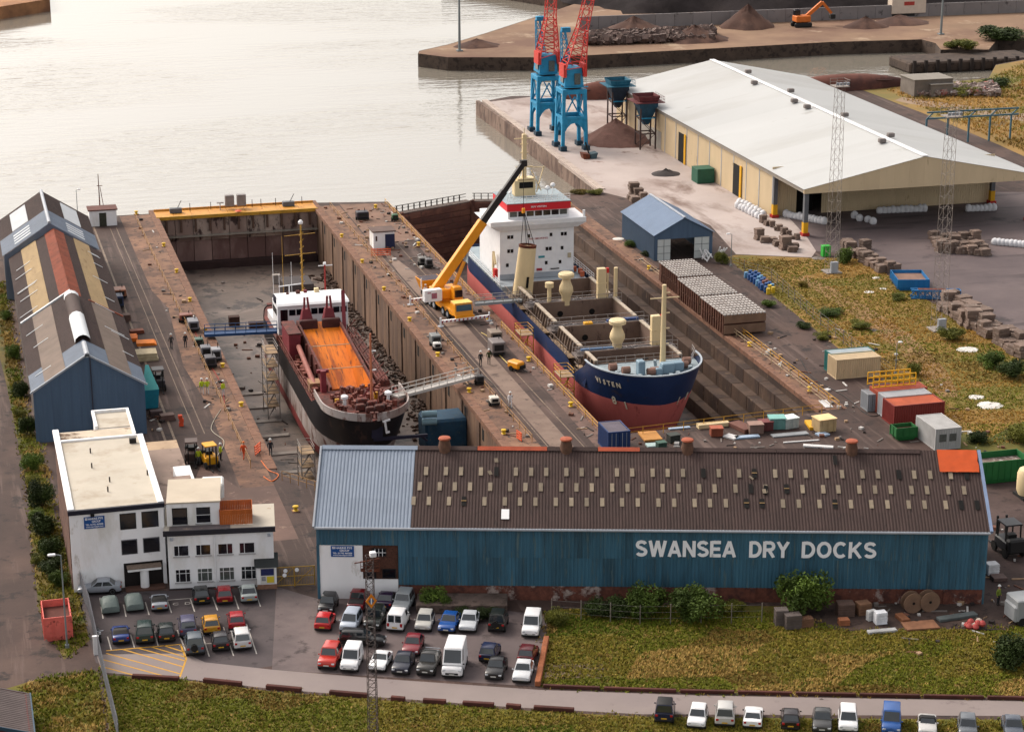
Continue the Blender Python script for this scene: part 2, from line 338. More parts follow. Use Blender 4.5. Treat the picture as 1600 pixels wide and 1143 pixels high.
# ---- surface strips on the quays
rq = M('quay_rust_concrete', (158, 118, 94), .85, .28, .35, c2=(122, 90, 74), t2=.52, c3=(86, 66, 58), t3=.56, bump=.25, fine=2)
pq = M('quay_pale_concrete', (156, 132, 118), .85, .22, .22, c2=(132, 108, 96), t2=.55, c3=(100, 80, 72), t3=.6, bump=.25, fine=2)
sheet('quay_strip', [(27.6, 216), (AX0 - .7, 216), (AX0 - .7, 348), (26.2, 348), (26.6, 300), (27.9, 290), (26.8, 262), (27.8, 245)], rq, .004, True)
sheet('quay_strip', [(16, 200), (31.3, 200), (31.3, 216), (27.5, 216), (24.5, 225), (21.5, 214)], M('quay_brown', (128, 100, 90), .85, .25, .2, c2=(108, 84, 76), c3=(160, 132, 118), t3=.62, bump=.2), .004, True)
sheet('quay_strip', [(AX1 + .75, 218), (63.0, 218), (62.6, 250), (62.9, 300), (63.0, 346), (AX1 + .75, 347)], rq, .004, True)
sheet('quay_strip', [(64.0, 205), (66.6, 205), (66.4, 280), (65.8, 300), (63.8, 318), (63.4, 300), (63.9, 260)], pq, .004, True)
sheet('quay_strip', [(63.2, 318), (71, 320), (71, 346), (63.2, 347)], M('quay_warm', (150, 116, 98), .85, .25, .25, c3=(100, 78, 68), t3=.58), .004, True)
sheet('quay_strip', [(68.9, 205), (71.0, 222), (71.0, 318), (69.9, 318)], M('quay_worn', (128, 100, 90), .85, .3, .4, c3=(92, 72, 64), t3=.55, bump=.2), .004, True)
sheet('quay_strip', [(99.9, 224), (102.6, 224), (102.0, 300), (101.6, 343), (99.9, 343)], rq, .004, True)
# crane rails let into the quays
rl = M('rail_groove', (150, 128, 108), .7, .3, 1, c3=(110, 90, 76), t3=.55)
def track(name, pts, w, z=.012):
    m = MB()
    for a, b in zip(pts, pts[1:]): m.bar((*a, z), (*b, z), w, .012)
    return m.build(name, rl, kind='structure')
for x in (21.6, 22.7): track('crane_rail', [(x, 210), (x - 1.2, 342)], .28)
for x, w in ((25.6, .12), (24.6, .1)): track('crane_rail', [(x + .5, 235), (x - .6, 340)], w)
for x in (67.2, 63.2): track('crane_rail', [(x + .6, 208), (x - .3, 318)], .13)
# ---- pale concrete apron of the jetty, dark bulk yard, grassland
conc = M('apron_concrete', (205, 190, 184), .8, .12, .08, c2=(180, 160, 152), t2=.56, c3=(150, 118, 108), t3=.64, scale3=.14, bump=.15, bscale=3, fine=1.5, tracks=((150, 126, 116), (.12, .04, 1)))
sheet('jetty_apron', [(990, 312), (936, 299), (757, 160), (835, 151), (985, 152), (1040, 200), (1230, 337), (1262, 372), (1275, 392), (1268, 402), (1150, 397), (1110, 352), (1060, 330), (1010, 316)], conc, .004)
sheet('bulk_yard', [(1230, 337), (1262, 372), (1275, 392), (1340, 398), (1420, 448), (1500, 490), (1620, 560), (1700, 560), (1700, 300), (1300, 300)], M('bulk_yard_asphalt', (128, 112, 112), .8, .18, .06, c2=(108, 94, 96), t2=.55, c3=(80, 70, 72), t3=.6, scale3=.1, bump=.15, tracks=((88, 76, 78), (.05, .3, 1))), .004)
dry = M('dry_grass', (160, 124, 58), .95, .28, .12, c2=(132, 118, 46), t2=.52, c3=(178, 142, 82), t3=.6, scale3=.3, bump=.6, bscale=3)
sheet('grass_field', [(1135, 402), (1150, 398), (1268, 403), (1345, 402), (1425, 455), (1500, 498), (1620, 570), (1700, 700), (1540, 700), (1440, 630), (1330, 560), (1180, 440)], dry, .006)
sheet('worn_path', [(1240, 432), (1262, 430), (1340, 470), (1420, 520), (1480, 580), (1500, 620), (1470, 620), (1400, 545), (1330, 490)], M('bare_earth', (172, 134, 92), .95, .2, .3, c2=(150, 118, 62), t2=.52), .010)
sheet('grass_field', [(1330, 134), (1372, 132), (1480, 129), (1545, 122), (1556, 102), (1600, 94), (1700, 90), (1700, 290), (1560, 226), (1440, 176)], M('far_dry_grass', (176, 138, 76), .95, .25, .05, c2=(140, 128, 70), t2=.52, c3=(120, 100, 70), t3=.62, scale3=.1), .004)
sheet('track_road', [(1398, 157), (1420, 162), (1600, 190), (1620, 180), (1470, 160), (1410, 152)], M('pale_track', (176, 150, 126), .9, .15, .2), .008)
# ---- car parks, road and lawns in front
cp = M('carpark_asphalt', (118, 104, 104), .85, .2, .18, c2=(138, 122, 120), t2=.56, c3=(86, 74, 74), t3=.6, scale3=.35, bump=.2, fine=2.5)
sheet('car_park', [(120, 926), (430, 918), (432, 965), (425, 1040), (300, 1056), (150, 1035)], M('tar_dark', (92, 82, 84), .85, .2, .2, c2=(110, 98, 98), t2=.58, c3=(70, 62, 64), t3=.6, bump=.2, fine=2.5), .004)
sheet('car_park', [(432, 916), (500, 936), (640, 932), (855, 962), (852, 1010), (842, 1072), (425, 1046)], cp, .0045)
lw = M('light_road', (166, 152, 148), .85, .1, .15, c2=(160, 146, 144), t2=.56, c3=(138, 124, 122), t3=.64, bump=.1, fine=3)
sheet('road', [(150, 1022), (290, 1020), (320, 1034), (430, 1046), (600, 1060), (842, 1077), (1100, 1086), (1620, 1095), (1720, 1097), (1720, 1122), (1620, 1118), (1000, 1115), (800, 1104), (600, 1089), (430, 1076), (290, 1060), (160, 1050)], lw, .008)
lawn = M('lawn_earth', (128, 116, 42), .95, .3, .3, c2=(108, 110, 32), t2=.5, c3=(146, 118, 58), t3=.56, scale3=.4, bump=.6, bscale=4)
sheet('lawn', [(858, 952), (1000, 945), (1538, 948), (1720, 945), (1720, 1092), (1620, 1090), (1100, 1081), (846, 1073), (852, 1010)], lawn, .004)
sheet('lawn', [(160, 1053), (290, 1062), (430, 1080), (600, 1093), (800, 1108), (1000, 1119), (1620, 1124), (1720, 1126), (1720, 1260), (186, 1260)], lawn, .004)
sheet('verge', [(-40, 1260), (182, 1260), (152, 1050), (60, 1060), (-40, 1090)], lawn, .004)
sheet('bare_earth', [(852, 1036), (945, 1036), (940, 1060), (850, 1060)], M('gravel_patch', (128, 108, 90), .95, .3, .6, c3=(170, 156, 142), t3=.6), .008)
sheet('bare_earth', [(1225, 955), (1345, 940), (1620, 940), (1620, 985), (1500, 982), (1330, 985), (1225, 975)], M('dump_earth', (84, 66, 60), .95, .3, .4, c2=(104, 84, 74), c3=(60, 46, 42), t3=.58, bump=.4), .008)
sheet('verge', [(-30, 440), (5, 440), (40, 640), (62, 700), (84, 800), (118, 905), (140, 1000), (100, 1030), (60, 950), (42, 760), (10, 600)], M('verge_grass', (122, 104, 48), .95, .35, .3, c2=(86, 88, 36), t2=.5, c3=(70, 60, 40), t3=.6, bump=.5), .004)
sheet('bare_earth', [(1500, 700), (1640, 690), (1640, 980), (1540, 945)], M('yard_earth', (88, 70, 66), .95, .25, .3, c2=(104, 84, 80), c3=(64, 50, 48), t3=.58, bump=.3), .004)
sheet('verge', [(1500, 705), (1440, 640), (1530, 690), (1640, 640), (1640, 700), (1560, 712)], M('verge_green', (120, 112, 46), .95, .35, .3, c2=(90, 96, 38), t2=.5), .010)
# worn patches: painted bay lines, hatching
wl = M('bay_paint', (214, 206, 198), .7, .15, 2, c3=(150, 138, 134), t3=.62)
yl = M('yellow_paint', (222, 166, 46), .7, .15, 2, c3=(150, 110, 60), t3=.64)
def line(name, a, b, w, mat, z=.012):
    a, b = G(*a), G(*b); return MB().bar((a[0], a[1], z), (b[0], b[1], z), w, .006).build(name, mat, kind='structure')
for a, b in [((156, 933), (161, 966)), ((193, 944), (197, 963)), ((227, 940), (233, 960)), ((261, 936), (268, 957)), ((297, 934), (304, 955)), ((332, 932), (340, 953)), ((366, 930), (373, 951)), ((400, 928), (407, 947)), ((261, 937), (300, 934)),
             ((168, 994), (174, 1015)), ((204, 991), (210, 1011)), ((241, 986), (247, 1008)), ((277, 984), (290, 1016)), ((313, 982), (327, 1025)), ((349, 979), (365, 1024)), ((385, 974), (401, 1021)), ((280, 1008), (394, 1000))]:
    line('bay_line', a, b, .11, wl)
for a, b in [((166, 1016), (282, 1006)), ((282, 1006), (291, 1029)), ((291, 1029), (281, 1057)), ((166, 1020), (281, 1052)), ((192, 1014), (286, 1041)), ((216, 1012), (290, 1032)), ((236, 1010), (290, 1026)), ((256, 1008), (288, 1018)), ((158, 1029), (262, 1057)), ((156, 1040), (220, 1057))]:
    line('hatch_line', a, b, .16, yl)
def ground_text(txt, p0, w, h):
    me, a, b, c, d = text_mesh(txt, 1, wl, 'bay_marking', 0, .002); o = ob('bay_marking', me, None, kind='structure'); q = G(*p0)
    o.scale = (w / (b - a), h / (d - c), 1); o.location = (q[0], q[1], .012); o.rotation_euler[2] = R(-8)
ground_text('C  D', (269, 945), 1.7, .55)
# ---- far peninsula with coal heap
pen = [G(x, y)[:2] for x, y in [(653, 84), (655, 80), (700, 70), (760, 52), (840, 26), (910, 2)]] + [(150, 640), (420, 640), (420, 470)] + [G(x, y)[:2] for x, y in [(1620, 58), (1560, 60), (1545, 78), (1470, 78), (1462, 68), (1440, 62), (1300, 66), (1100, 77), (860, 90), (700, 90)]]
red = M('ore_earth', (164, 132, 106), .95, .22, .04, c2=(136, 102, 84), t2=.52, c3=(190, 164, 138), t3=.6, scale3=.07, bump=.3)
pw = M('far_quay_stone', (92, 76, 66), .9, .3, .3, c3=(60, 48, 42), t3=.55, bump=.3)
m = MB().flat(pen, 0).build('far_quay', red, kind='structure')
k = len(pen); m = MB(); q = [(x, y, .05) for x, y in pen] + [(x, y, -6) for x, y in pen]
m.add(q, [(i, (i + 1) % k, k + (i + 1) % k, k + i) for i in range(k)]); m.build('far_quay_wall', pw, kind='structure')
def mound(name, c, rx, ry, h, mat, label, cat, seed, sharp=1.0, nu=40, nv=12, rz=0, rough=.06):
    r2 = random.Random(seed); vs = []; fs = []
    off = [r2.uniform(.85, 1.15) for _ in range(nu)]
    for v in range(nv + 1):
        t = v / nv
        for u in range(nu):
            a = 2 * math.pi * u / nu; q = t * (1 + (off[u] * .6 + off[(u + 1) % nu] * .4 - 1) * t)
            z = h * max(0, (1 - t ** sharp)) * (1 + r2.uniform(-rough, rough)) if v < nv else -.1
            vs.append((rx * q * math.cos(a), ry * q * math.sin(a), z))
    for v in range(nv):
        for u in range(nu): fs.append((v * nu + u, (v + 1) * nu + u, (v + 1) * nu + (u + 1) % nu, v * nu + (u + 1) % nu))
    o = MB().add(vs, fs).build(name, mat, None, c, rz, smooth='all'); return tag(o, label, cat)
coal = M('coal', (56, 51, 52), .95, .3, .2, c2=(68, 62, 62), t2=.55, bump=.6, bscale=1.5, spec=.04)
mound('coal_heap', (252, 578, 0), 74, 47, 26, coal, 'huge dark grey coal heap behind the far quay', 'heap', 3, 1.1, 60, 20)
mound('coal_heap', (300, 560, 0), 30, 26, 9, coal, 'lower coal heap at the top right beyond the grey wall', 'heap', 4, 1.1, 40, 14)
rwm = M('retaining_concrete', (158, 152, 152), .85, .12, .2, rv=.06, c3=(100, 94, 94), t3=.62)
rw = T('retaining_wall', 'long grey concrete wall holding back the coal heap', 'wall')
a, b = Vector(G(905, 47)), Vector(G(1640, 18)); dvec = (b - a) / 26
for i in range(26): MB().bar(a + dvec * i + Vector((0, 0, 1.7)), a + dvec * (i + .985) + Vector((0, 0, 1.7)), .5, 3.4).build('wall_slab', rwm, rw)
# far quay corner, top left
tl = MB().prism([G(-60, 22)[:2], G(78, 0)[:2], G(70, -40)[:2], G(-120, -40)[:2]], -8, 0.3); tl.build('far_quay', M('far_orange_quay', (196, 140, 96), .9, .2, .1, c2=(150, 104, 76), t2=.55), kind='structure')

# jetty quay wall: pale kerb blocks over dark weathered masonry
kb = M('kerb_pale', (206, 188, 176), .8, .15, .5, rv=.06, c3=(150, 126, 112), t3=.6); qw = M('jetty_masonry', (150, 126, 112), .85, .25, .5, rv=.1, c2=(108, 84, 74), t2=.52, c3=(74, 58, 52), t3=.58, streak=(1, 1, .4), bump=.3)
jw = MB().box(109.6, 346, -8, 110.3, 436, -.02).build('jetty_wall', qw, kind='structure')
ka = MB().box(-.35, .02, -.6, .9, 4.4, .22).mesh('kerb_block', kb, bev=.05); kw = MB().box(-.2, .03, -4.5, .5, 4.37, -.62).mesh('wall_block', qw, bev=.06)
for i in range(20):
    x = 109.5 + 1.7 * (i * 4.45) / 90
    ob('kerb_block', ka, jw, (x, 346.2 + i * 4.45, 0)); ob('wall_block', kw, jw, (x, 346.2 + i * 4.45, 0))
# ================================================================ BUILDINGS
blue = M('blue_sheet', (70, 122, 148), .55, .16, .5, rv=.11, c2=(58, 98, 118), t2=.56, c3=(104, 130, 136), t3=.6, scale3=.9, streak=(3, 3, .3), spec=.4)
lblue = M('pale_blue_sheet', (158, 172, 192), .5, .08, .4, rv=.04, spec=.4)
brown = M('brown_roof_sheet', (84, 64, 60), .8, .16, .5, rv=.09, c3=(66, 50, 48), t3=.6, scale3=1.5, streak=(2, .4, 1))
whitep = M('white_render', (250, 250, 252), .7, .06, .4, c2=(238, 235, 230), t2=.58, c3=(214, 206, 196), t3=.66, scale3=.5, streak=(1, 1, .35)); 
whitem = M('white_metal', (246, 246, 248), .5, .06, 1, rv=.03)
brick = M('old_brick', (130, 78, 64), .9, .3, 2.2, c2=(96, 60, 54), c3=(196, 178, 170), t3=.58, scale3=.5, bump=.4, bscale=8)
glass = M('dark_glass', (22, 24, 34), .12, .3, 1, spec=.8)
glass2 = M('pale_glass', (104, 110, 106), .15, .3, 2, spec=.8)
black = M('black_paint', (24, 22, 24), .6, .2)
orange = M('orange_sheet', (226, 92, 30), .6, .12, 1)
rust = M('rust', (128, 66, 42), .9, .35, 1, c3=(86, 50, 40), t3=.55, rv=.1)
gut = M('gutter_grey', (190, 196, 206), .5, .1)
cream = M('cream_paint', (238, 214, 168), .55, .1, .6, c3=(206, 172, 122), t3=.66, streak=(1, 1, .4))
# ---- the long blue shed with the lettering
a = Vector(G(497, 935)); b = Vector(G(1537, 944)); SL = (b - a).length; sang = math.atan2(b.y - a.y, b.x - a.x)
sh = T('dockyard_shed', 'long blue corrugated shed with brown roof and large white SWANSEA DRY DOCKS lettering', 'shed', (a.x, a.y, 0), sang)
EZ, RZ, HS = 7.55, 12.55, 8.0; sl = Vector((0, HS, RZ - EZ)); slen = sl.length; nrm = Vector((0, -(RZ - EZ), HS)).normalized()
BX = 7.75                                    # the blue cladding starts here at low level
MB().box(BX, .12, -.3, SL, .5, 1.55).build('plinth', brick, sh)
for i in range(9): MB().box(BX + 3 + i * 6.1, .0, -.2, BX + 3.5 + i * 6.1, .13, 1.5).build('pier', brick, sh)
nb = 20; bw = (SL - BX) / nb
for i in range(nb):
    for z0, z1, off in ((1.5, 4.45, 0), (4.4, EZ, .03)):
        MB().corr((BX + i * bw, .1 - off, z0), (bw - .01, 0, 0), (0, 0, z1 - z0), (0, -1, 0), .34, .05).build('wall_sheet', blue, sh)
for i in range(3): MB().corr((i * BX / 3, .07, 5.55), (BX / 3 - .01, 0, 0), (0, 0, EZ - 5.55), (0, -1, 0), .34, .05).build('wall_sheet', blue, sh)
MB().box(.25, .1, 0, 4.35, .5, 5.5).build('rendered_wall', whitep, sh)
MB().box(4.36, .1, 0, BX - .05, .5, 2.05).build('rendered_wall', whitep, sh)
bk = MB().box(4.36, .18, 2.06, BX - .05, .5, 5.5).build('brick_wall', M('dark_brick', (104, 66, 52), .9, .3, 2.5, c3=(70, 46, 40), t3=.55, bump=.4), sh)
for x0, z0, x1, z1 in ((5.2, 4.4, 6.6, 5.2), (4.5, 2.1, 5.6, 3.0), (6.2, 2.15, 7.5, 3.1)):
    w = MB().box(x0, .08, z0, x1, .2, z1).build('window', black, sh); MB().box(x0 + .08, .06, z0 + .08, x1 - .08, .079, z1 - .08).build('pane', glass, w)
    if z0 > 4:
        fr = MB()
        for k in range(1, 4): fr.box(x0 + k * .35 - .02, .03, z0, x0 + k * .35 + .02, .058, z1)
        fr.box(x0, .03, (z0 + z1) / 2 - .02, x1, .057, (z0 + z1) / 2 + .02).build('glazing_bar', whitem, w)
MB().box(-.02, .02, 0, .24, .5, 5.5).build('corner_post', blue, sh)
# gables and back
for x in (0.0, SL - .2):
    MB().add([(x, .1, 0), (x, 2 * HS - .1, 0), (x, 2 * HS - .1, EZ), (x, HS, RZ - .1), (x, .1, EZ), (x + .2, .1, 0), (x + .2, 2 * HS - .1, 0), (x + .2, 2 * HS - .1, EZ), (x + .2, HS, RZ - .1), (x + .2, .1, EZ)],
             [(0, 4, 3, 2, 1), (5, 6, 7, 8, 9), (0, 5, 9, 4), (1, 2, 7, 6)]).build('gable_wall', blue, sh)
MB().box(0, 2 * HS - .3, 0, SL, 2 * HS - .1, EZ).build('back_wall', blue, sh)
def slope_pt(x, f, lift=0): return Vector((x, 0, EZ)) + sl * f + nrm * lift
rf = [0, .19, .38, .575, .775, 1.0]
roof = MB().bar((0, .0, EZ - .25), (SL, .0, EZ - .25), .2, .2).build('eaves_beam', black, sh)
nc = 3
for i in range(nc):
    for j, (f0, f1) in enumerate(((0, .34), (.335, .67), (.665, 1.0))):
        MB().corr(slope_pt(-.15 + i * 9.15 / nc, f0 - (.03 if j == 0 else 0), .02 * (2 - j)), (9.15 / nc - .005, 0, 0), sl * (f1 - f0 + (.03 if j == 0 else 0)), nrm, .34, .05).build('roof_sheet', lblue, sh)
ncb = 18; cwid = (SL - 9 + .15) / ncb
for i in range(ncb):
    for j in range(5):
        o0 = .03 if j == 0 else 0
        MB().corr(slope_pt(9 + i * cwid, rf[j] - o0, .025 * (4 - j)), (cwid - .004, 0, 0), sl * (rf[j + 1] - rf[j] + .012 + o0), nrm, .3, .045).build('roof_sheet', brown, sh)
for i in range(12): MB().corr((i * SL / 12, 2 * HS, EZ), (SL / 12, 0, 0), (0, -HS, RZ - EZ), (0, 5, 8), .34, .05).build('roof_sheet', brown, sh)
rrustr = M('ridge_orange', (196, 88, 54), .7, .2, 1)
for x0, x1, mt in ((-.1, 9.2, lblue), (9.25, 15, brown), (15.05, 21.8, rrustr), (21.85, 26.7, brown), (26.75, 30.8, rrustr), (30.85, 44, brown), (44.05, 57.9, brown)):
    MB().add([(x0, HS - .4, RZ - .08), (x1, HS - .4, RZ - .08), (x1, HS, RZ + .2), (x0, HS, RZ + .2), (x1, HS + .4, RZ - .08), (x0, HS + .4, RZ - .08)], [(0, 1, 2, 3), (3, 2, 4, 5), (0, 3, 5), (1, 4, 2)]).build('ridge_cap', mt, sh)
MB().tube((-.1, -.28, EZ - .18), (SL + .1, -.28, EZ - .18), .14, 8).build('gutter', gut, sh)
for x in (9, 20.5, 29.2, 45.15, 56.5): MB().tube((x, -.12, EZ - .2), (x, -.12, 1.7), .05, 6).build('downpipe', blue, sh)
MB().bar(slope_pt(SL + .18, -.03, .12), slope_pt(SL + .18, 1.0, .12), .28, .35).build('bargeboard', M('barge_blue', (150, 170, 206), .5, .1), sh)
MB().bar(slope_pt(-.22, -.03, .08), slope_pt(-.22, 1.0, .08), .18, .25).build('bargeboard', gut, sh)
def sx(px, f): return (px - (497 + 18 * f)) / ((1537 - 9 * f) - (497 + 18 * f)) * SL
rows = [(.685, [532, 622, 690, 780, -850, 938, 1007, 1075, 1166, 1235, 1303, 1394, 1463, 1555], [22, 90, -180, 248, 338, -405, 497, 565, 632, 724, 792, 882, 950, -1043, 1110, 1180, 1270, -1340]),
        (.49, [500, 590, 658, 727, 818, 908, 977, 1046, 1139, 1207, 1276, 1368, 1437, 1506, 1595], [66, 157, 225, 317, -385, 450, -543, 613, 704, 771, 863, 932, 1001, 1093, 1161, 1254, 1324]),
        (.305, [468, 537, 628, -695, 788, 880, 948, 1018, 1110, 1180, 1249, 1319, 1408, 1479, 1572], [42, 132, 200, 270, -361, -430, 522, 592, 683, -751, 821, 911, 982, 1075, 1145, 1238, -1306, -1376])]
skl = M('skylight_grp', (164, 148, 126), .5, .15, 2, rv=.22, c3=(150, 128, 108), t3=.6)
def skmesh(w, l, t): 
    m = MB(); du = Vector((w / 2, 0, 0)); dv = sl.normalized() * l / 2
    p = [-du - dv, du - dv, du + dv, -du + dv]; q = [v + nrm * t for v in p]
    return m.add(p + q, [(3, 2, 1, 0), (4, 5, 6, 7), (0, 1, 5, 4), (1, 2, 6, 5), (2, 3, 7, 6), (3, 0, 4, 7)])
skm = skmesh(.40, 1.0, .015).mesh('skylight', skl); hom = skmesh(.44, 1.1, .02).mesh('painted_roof_gap', dark)  # solid near-black panels paint the unlit interior where skylights are missing
bat = skmesh(.5, .07, .05).mesh('batten', M('bare_batten', (196, 160, 108), .8, .2))
for f, ra, rb_ in rows:
    for px in [math.copysign(490 + abs(x) * .34375, x) for x in ra] + [math.copysign(1040 + abs(x) * .35, x) for x in rb_]:
        p = slope_pt(sx(abs(px), f), f, .15)
        if px > 0: ob('skylight', skm, sh, p)
        else:
            h = ob('painted_roof_gap', hom, sh, p)
            if rnd.random() < .5: ob('batten', bat, h, (0, 0, 0.03))
t = skmesh(.55, 1.5, .02)
for px, f, a_ in ((1197, .47, .3), (1308, .86, .0)): 
    o = ob('painted_roof_gap', skmesh(.4, 1.1, .02).mesh('painted_roof_gap', dark), sh, slope_pt(sx(px, f), f, .2)); o.rotation_euler[1] = a_
o = ob('loose_sheet', skmesh(.75, 1.15, .06).mesh('loose_sheet', whitem), sh, slope_pt(sx(792, .14), .14, .18))
for px, f, r_ in ((783, .82, .2), (772, .66, .6), (1176, .62, 1.2), (1195, .45, .2)):
    o = ob('loose_sheet', skmesh(.35, .5, .05).mesh('loose_sheet', skl), sh, slope_pt(sx(px, f), f, .24)); o.rotation_euler[2] = r_
# orange tarpaulin patch at the ridge
xa, xb = sx(1467, .85), SL - .05
m = MB(); p = []
for i in range(13):
    for j in range(7): p.append(slope_pt(xa + (xb - xa) * i / 12 + (rnd.uniform(-.12, .03) if i == 12 else 0), .715 + .285 * j / 6, .24 + rnd.uniform(0, .05)))
m.add(p, [(i * 7 + j, (i + 1) * 7 + j, (i + 1) * 7 + j + 1, i * 7 + j + 1) for i in range(12) for j in range(6)]).build('roof_patch', orange, sh, smooth='all')
# ridge ventilators
for px in (704, 893, 1081, 1335):
    v = MB().lathe([(.68, -.45), (.62, .2), (.5, .75), (.5, .85)], (sx(px, 1), HS, RZ), 16).build('ventilator', M('vent_rust', (118, 84, 66), .8, .3, 2), sh, smooth=True)
    MB().lathe([(.52, .86), (.62, .95), (.56, 1.08), (.2, 1.14)], (sx(px, 1), HS, RZ), 16).build('ventilator_lid', M('vent_lid', (190, 96, 62), .7, .2, 2), v, smooth=True)
# lettering
lt = M('letter_white', (252, 252, 255), .5, .03)
def arc(cx, cz, rx, rz, a0, a1, k=12): return [(cx + rx * math.cos(R(a0 + (a1 - a0) * i / k)), cz + rz * math.sin(R(a0 + (a1 - a0) * i / k))) for i in range(k + 1)]
TW_ = .19
GLYPH = {   # stroke centre lines of a bold sans serif, cap height 1
 'S': (.68, [arc(.34, .72, .235, .185, 20, 270, 14) + arc(.34, .29, .245, .195, 90, -160, 14)]), 'W': (1.02, [[(.08, 1), (.29, .0)], [(.29, .0), (.51, 1)], [(.51, 1), (.73, .0)], [(.73, .0), (.94, 1)]]),
 'A': (.78, [[(.09, 0), (.39, 1)], [(.39, 1), (.69, 0)], [(.22, .3), (.56, .3)]]), 'N': (.74, [[(.1, 0), (.1, 1)], [(.1, .97), (.64, .03)], [(.64, 0), (.64, 1)]]), 'E': (.64, [[(.1, 0), (.1, 1)], [(.1, .91), (.61, .91)], [(.1, .5), (.57, .5)], [(.1, .09), (.62, .09)]]),
 'D': (.73, [[(.1, 0), (.1, 1)], [(.1, .91), (.3, .91)] + arc(.3, .5, .33, .41, 90, -90, 14) + [(.1, .09)]]), 'R': (.73, [[(.1, 0), (.1, 1)], [(.1, .91), (.4, .91)] + arc(.4, .69, .21, .22, 90, -90, 10) + [(.1, .47)], [(.36, .45), (.62, 0)]]),
 'Y': (.72, [[(.06, 1), (.36, .45)], [(.36, .45), (.66, 1)], [(.36, .5), (.36, 0)]]), 'O': (.8, [arc(.4, .5, .3, .41, 0, 360, 28)]), 'C': (.76, [arc(.4, .5, .3, .41, 45, 315, 22)]), 'K': (.74, [[(.1, 0), (.1, 1)], [(.16, .42), (.62, 1)], [(.28, .56), (.64, 0)]])}
def word(txt, parent, x0, x1, z0, z1, y, mat):
    tot = sum(GLYPH[c_][0] for c_ in txt) + .06 * (len(txt) - 1); kx = (x1 - x0) / tot; kz = z1 - z0; x = x0
    for q_, c_ in enumerate(txt):
        w_, strokes = GLYPH[c_]; m = MB()
        for si, st in enumerate(strokes):
            P_ = [Vector((x + a_ * kx, 0, z0 + b_ * kz)) for a_, b_ in st]; L_, Rr = [], []; hw = TW_ * kz / 2; yy = y - .012 * (si % 3)
            for i_, p in enumerate(P_):
                d = (P_[min(i_ + 1, len(P_) - 1)] - P_[max(0, i_ - 1)]); d.normalize(); n_ = Vector((-d.z, 0, d.x)) * hw
                L_.append((p.x + n_.x, yy, min(z1 + .02, max(z0 - .02, p.z + n_.z)))); Rr.append((p.x - n_.x, yy, min(z1 + .02, max(z0 - .02, p.z - n_.z))))
            k_ = len(P_); bk_ = [(v[0], y + .1, v[2]) for v in L_ + Rr]
            m.add(L_ + Rr + bk_, [(i_, i_ + 1, k_ + i_ + 1, k_ + i_) for i_ in range(k_ - 1)] + [(i_, 2 * k_ + i_, 2 * k_ + i_ + 1, i_ + 1) for i_ in range(k_ - 1)] + [(k_ + i_, k_ + i_ + 1, 3 * k_ + i_ + 1, 3 * k_ + i_) for i_ in range(k_ - 1)])
        m.build('letter', mat, parent); x += (w_ + .06) * kx
for txt, p0, p1 in (('SWANSEA', 993, 1149), ('DRY', 1169, 1231), ('DOCKS', 1250, 1366)): word(txt, sh, (p0 - 497) / 1040 * SL, (p1 - 497) / 1040 * SL, 4.65, 6.3, -.03, lt)
def sign(parent, x0, x1, z0, z1, y, lines, name='sign_board'):
    s = MB().box(x0, y - .05, z0, x1, y, z1).build(name, M('sign_blue', (34, 98, 176), .4, .06, 1), parent); H = z1 - z0; Wd = x1 - x0
    MB().box(x0 + .06 * Wd, y - .062, z0 + .74 * H, x0 + .17 * Wd, y - .051, z0 + .93 * H).build('emblem', lt, s)
    lettering('HP', 'emblem_letters', M('sign_navy', (20, 50, 110), .5, .05), s, x0 + .075 * Wd, x0 + .155 * Wd, z0 + .78 * H, z0 + .9 * H, y - .066, depth=.004)
    for tx, f0, f1, g0, g1 in lines: lettering(tx, 'sign_text', lt, s, x0 + f0 * Wd, x0 + f1 * Wd, z0 + g0 * H, z0 + g1 * H, y - .06, bold=.015, depth=.006)
    return s
HPL = [('HARRIS PYE', .21, .92, .74, .92), ('GROUP', .38, .8, .5, .68), ('TEL: 01792 460200', .08, .92, .27, .41), ('www.harrispye.com', .08, .92, .07, .21)]
sign(sh, 1.35, 3.55, 4.35, 5.45, .08, HPL)
# old loading platform and steps under the brick window
MB().box(4.2, -.5, 3.05, 6.0, .1, 3.15).build('balcony', rust, sh)
r = MB()
for x in (4.2, 4.8, 5.4, 6.0): r.bar((x, -.48, 3.1), (x, -.48, 4.1), .05)
r.bar((4.2, -.48, 4.1), (6, -.48, 4.1), .05).bar((4.2, -.48, 3.6), (6, -.48, 3.6), .04).build('balcony_rail', rust, sh)

# ---- white office
of = T('office_building', 'white three-storey office with flat roof and dark windows beside the car park', 'building', (0, 0, 0))
OX0, OX1, OY0, OY1 = 8.1, 17.05, 192.0, 212.5
roofw = M('flat_roof', (216, 206, 190), .85, .08, .3, c2=(198, 184, 164), t2=.58, c3=(178, 152, 124), t3=.66, scale3=.35, bump=.1)
roofd = M('felt_roof', (176, 152, 138), .85, .15, .3, c3=(130, 108, 98), t3=.6)
MB().box(OX0 + .02, OY0, 0, OX1, OY1, 8.1).build('main_block', whitep, of)
MB().box(OX0 - .06, OY0 + .3, 0, OX0 + .01, OY1 + .02, 7.9).build('brick_side', M('side_brick', (132, 96, 82), .9, .3, 2, c2=(98, 70, 62), bump=.4), of)
MB().box(OX0, OY0 - .05, 8.1, OX1, OY1, 8.22).build('roof', roofw, of)
for bxs in ((OX0 - .08, OY0 + .2, 8.1, OX0 + .55, OY1 + 3.6, 8.5), (OX1 - .5, OY0 + .2, 8.1, OX1 + .08, OY1, 8.5), (OX0 + .55, OY1 - .1, 8.1, OX1 - .5, OY1 + .3, 8.42)):
    MB().box(*bxs).build('parapet', whitep, of, bev=.05)
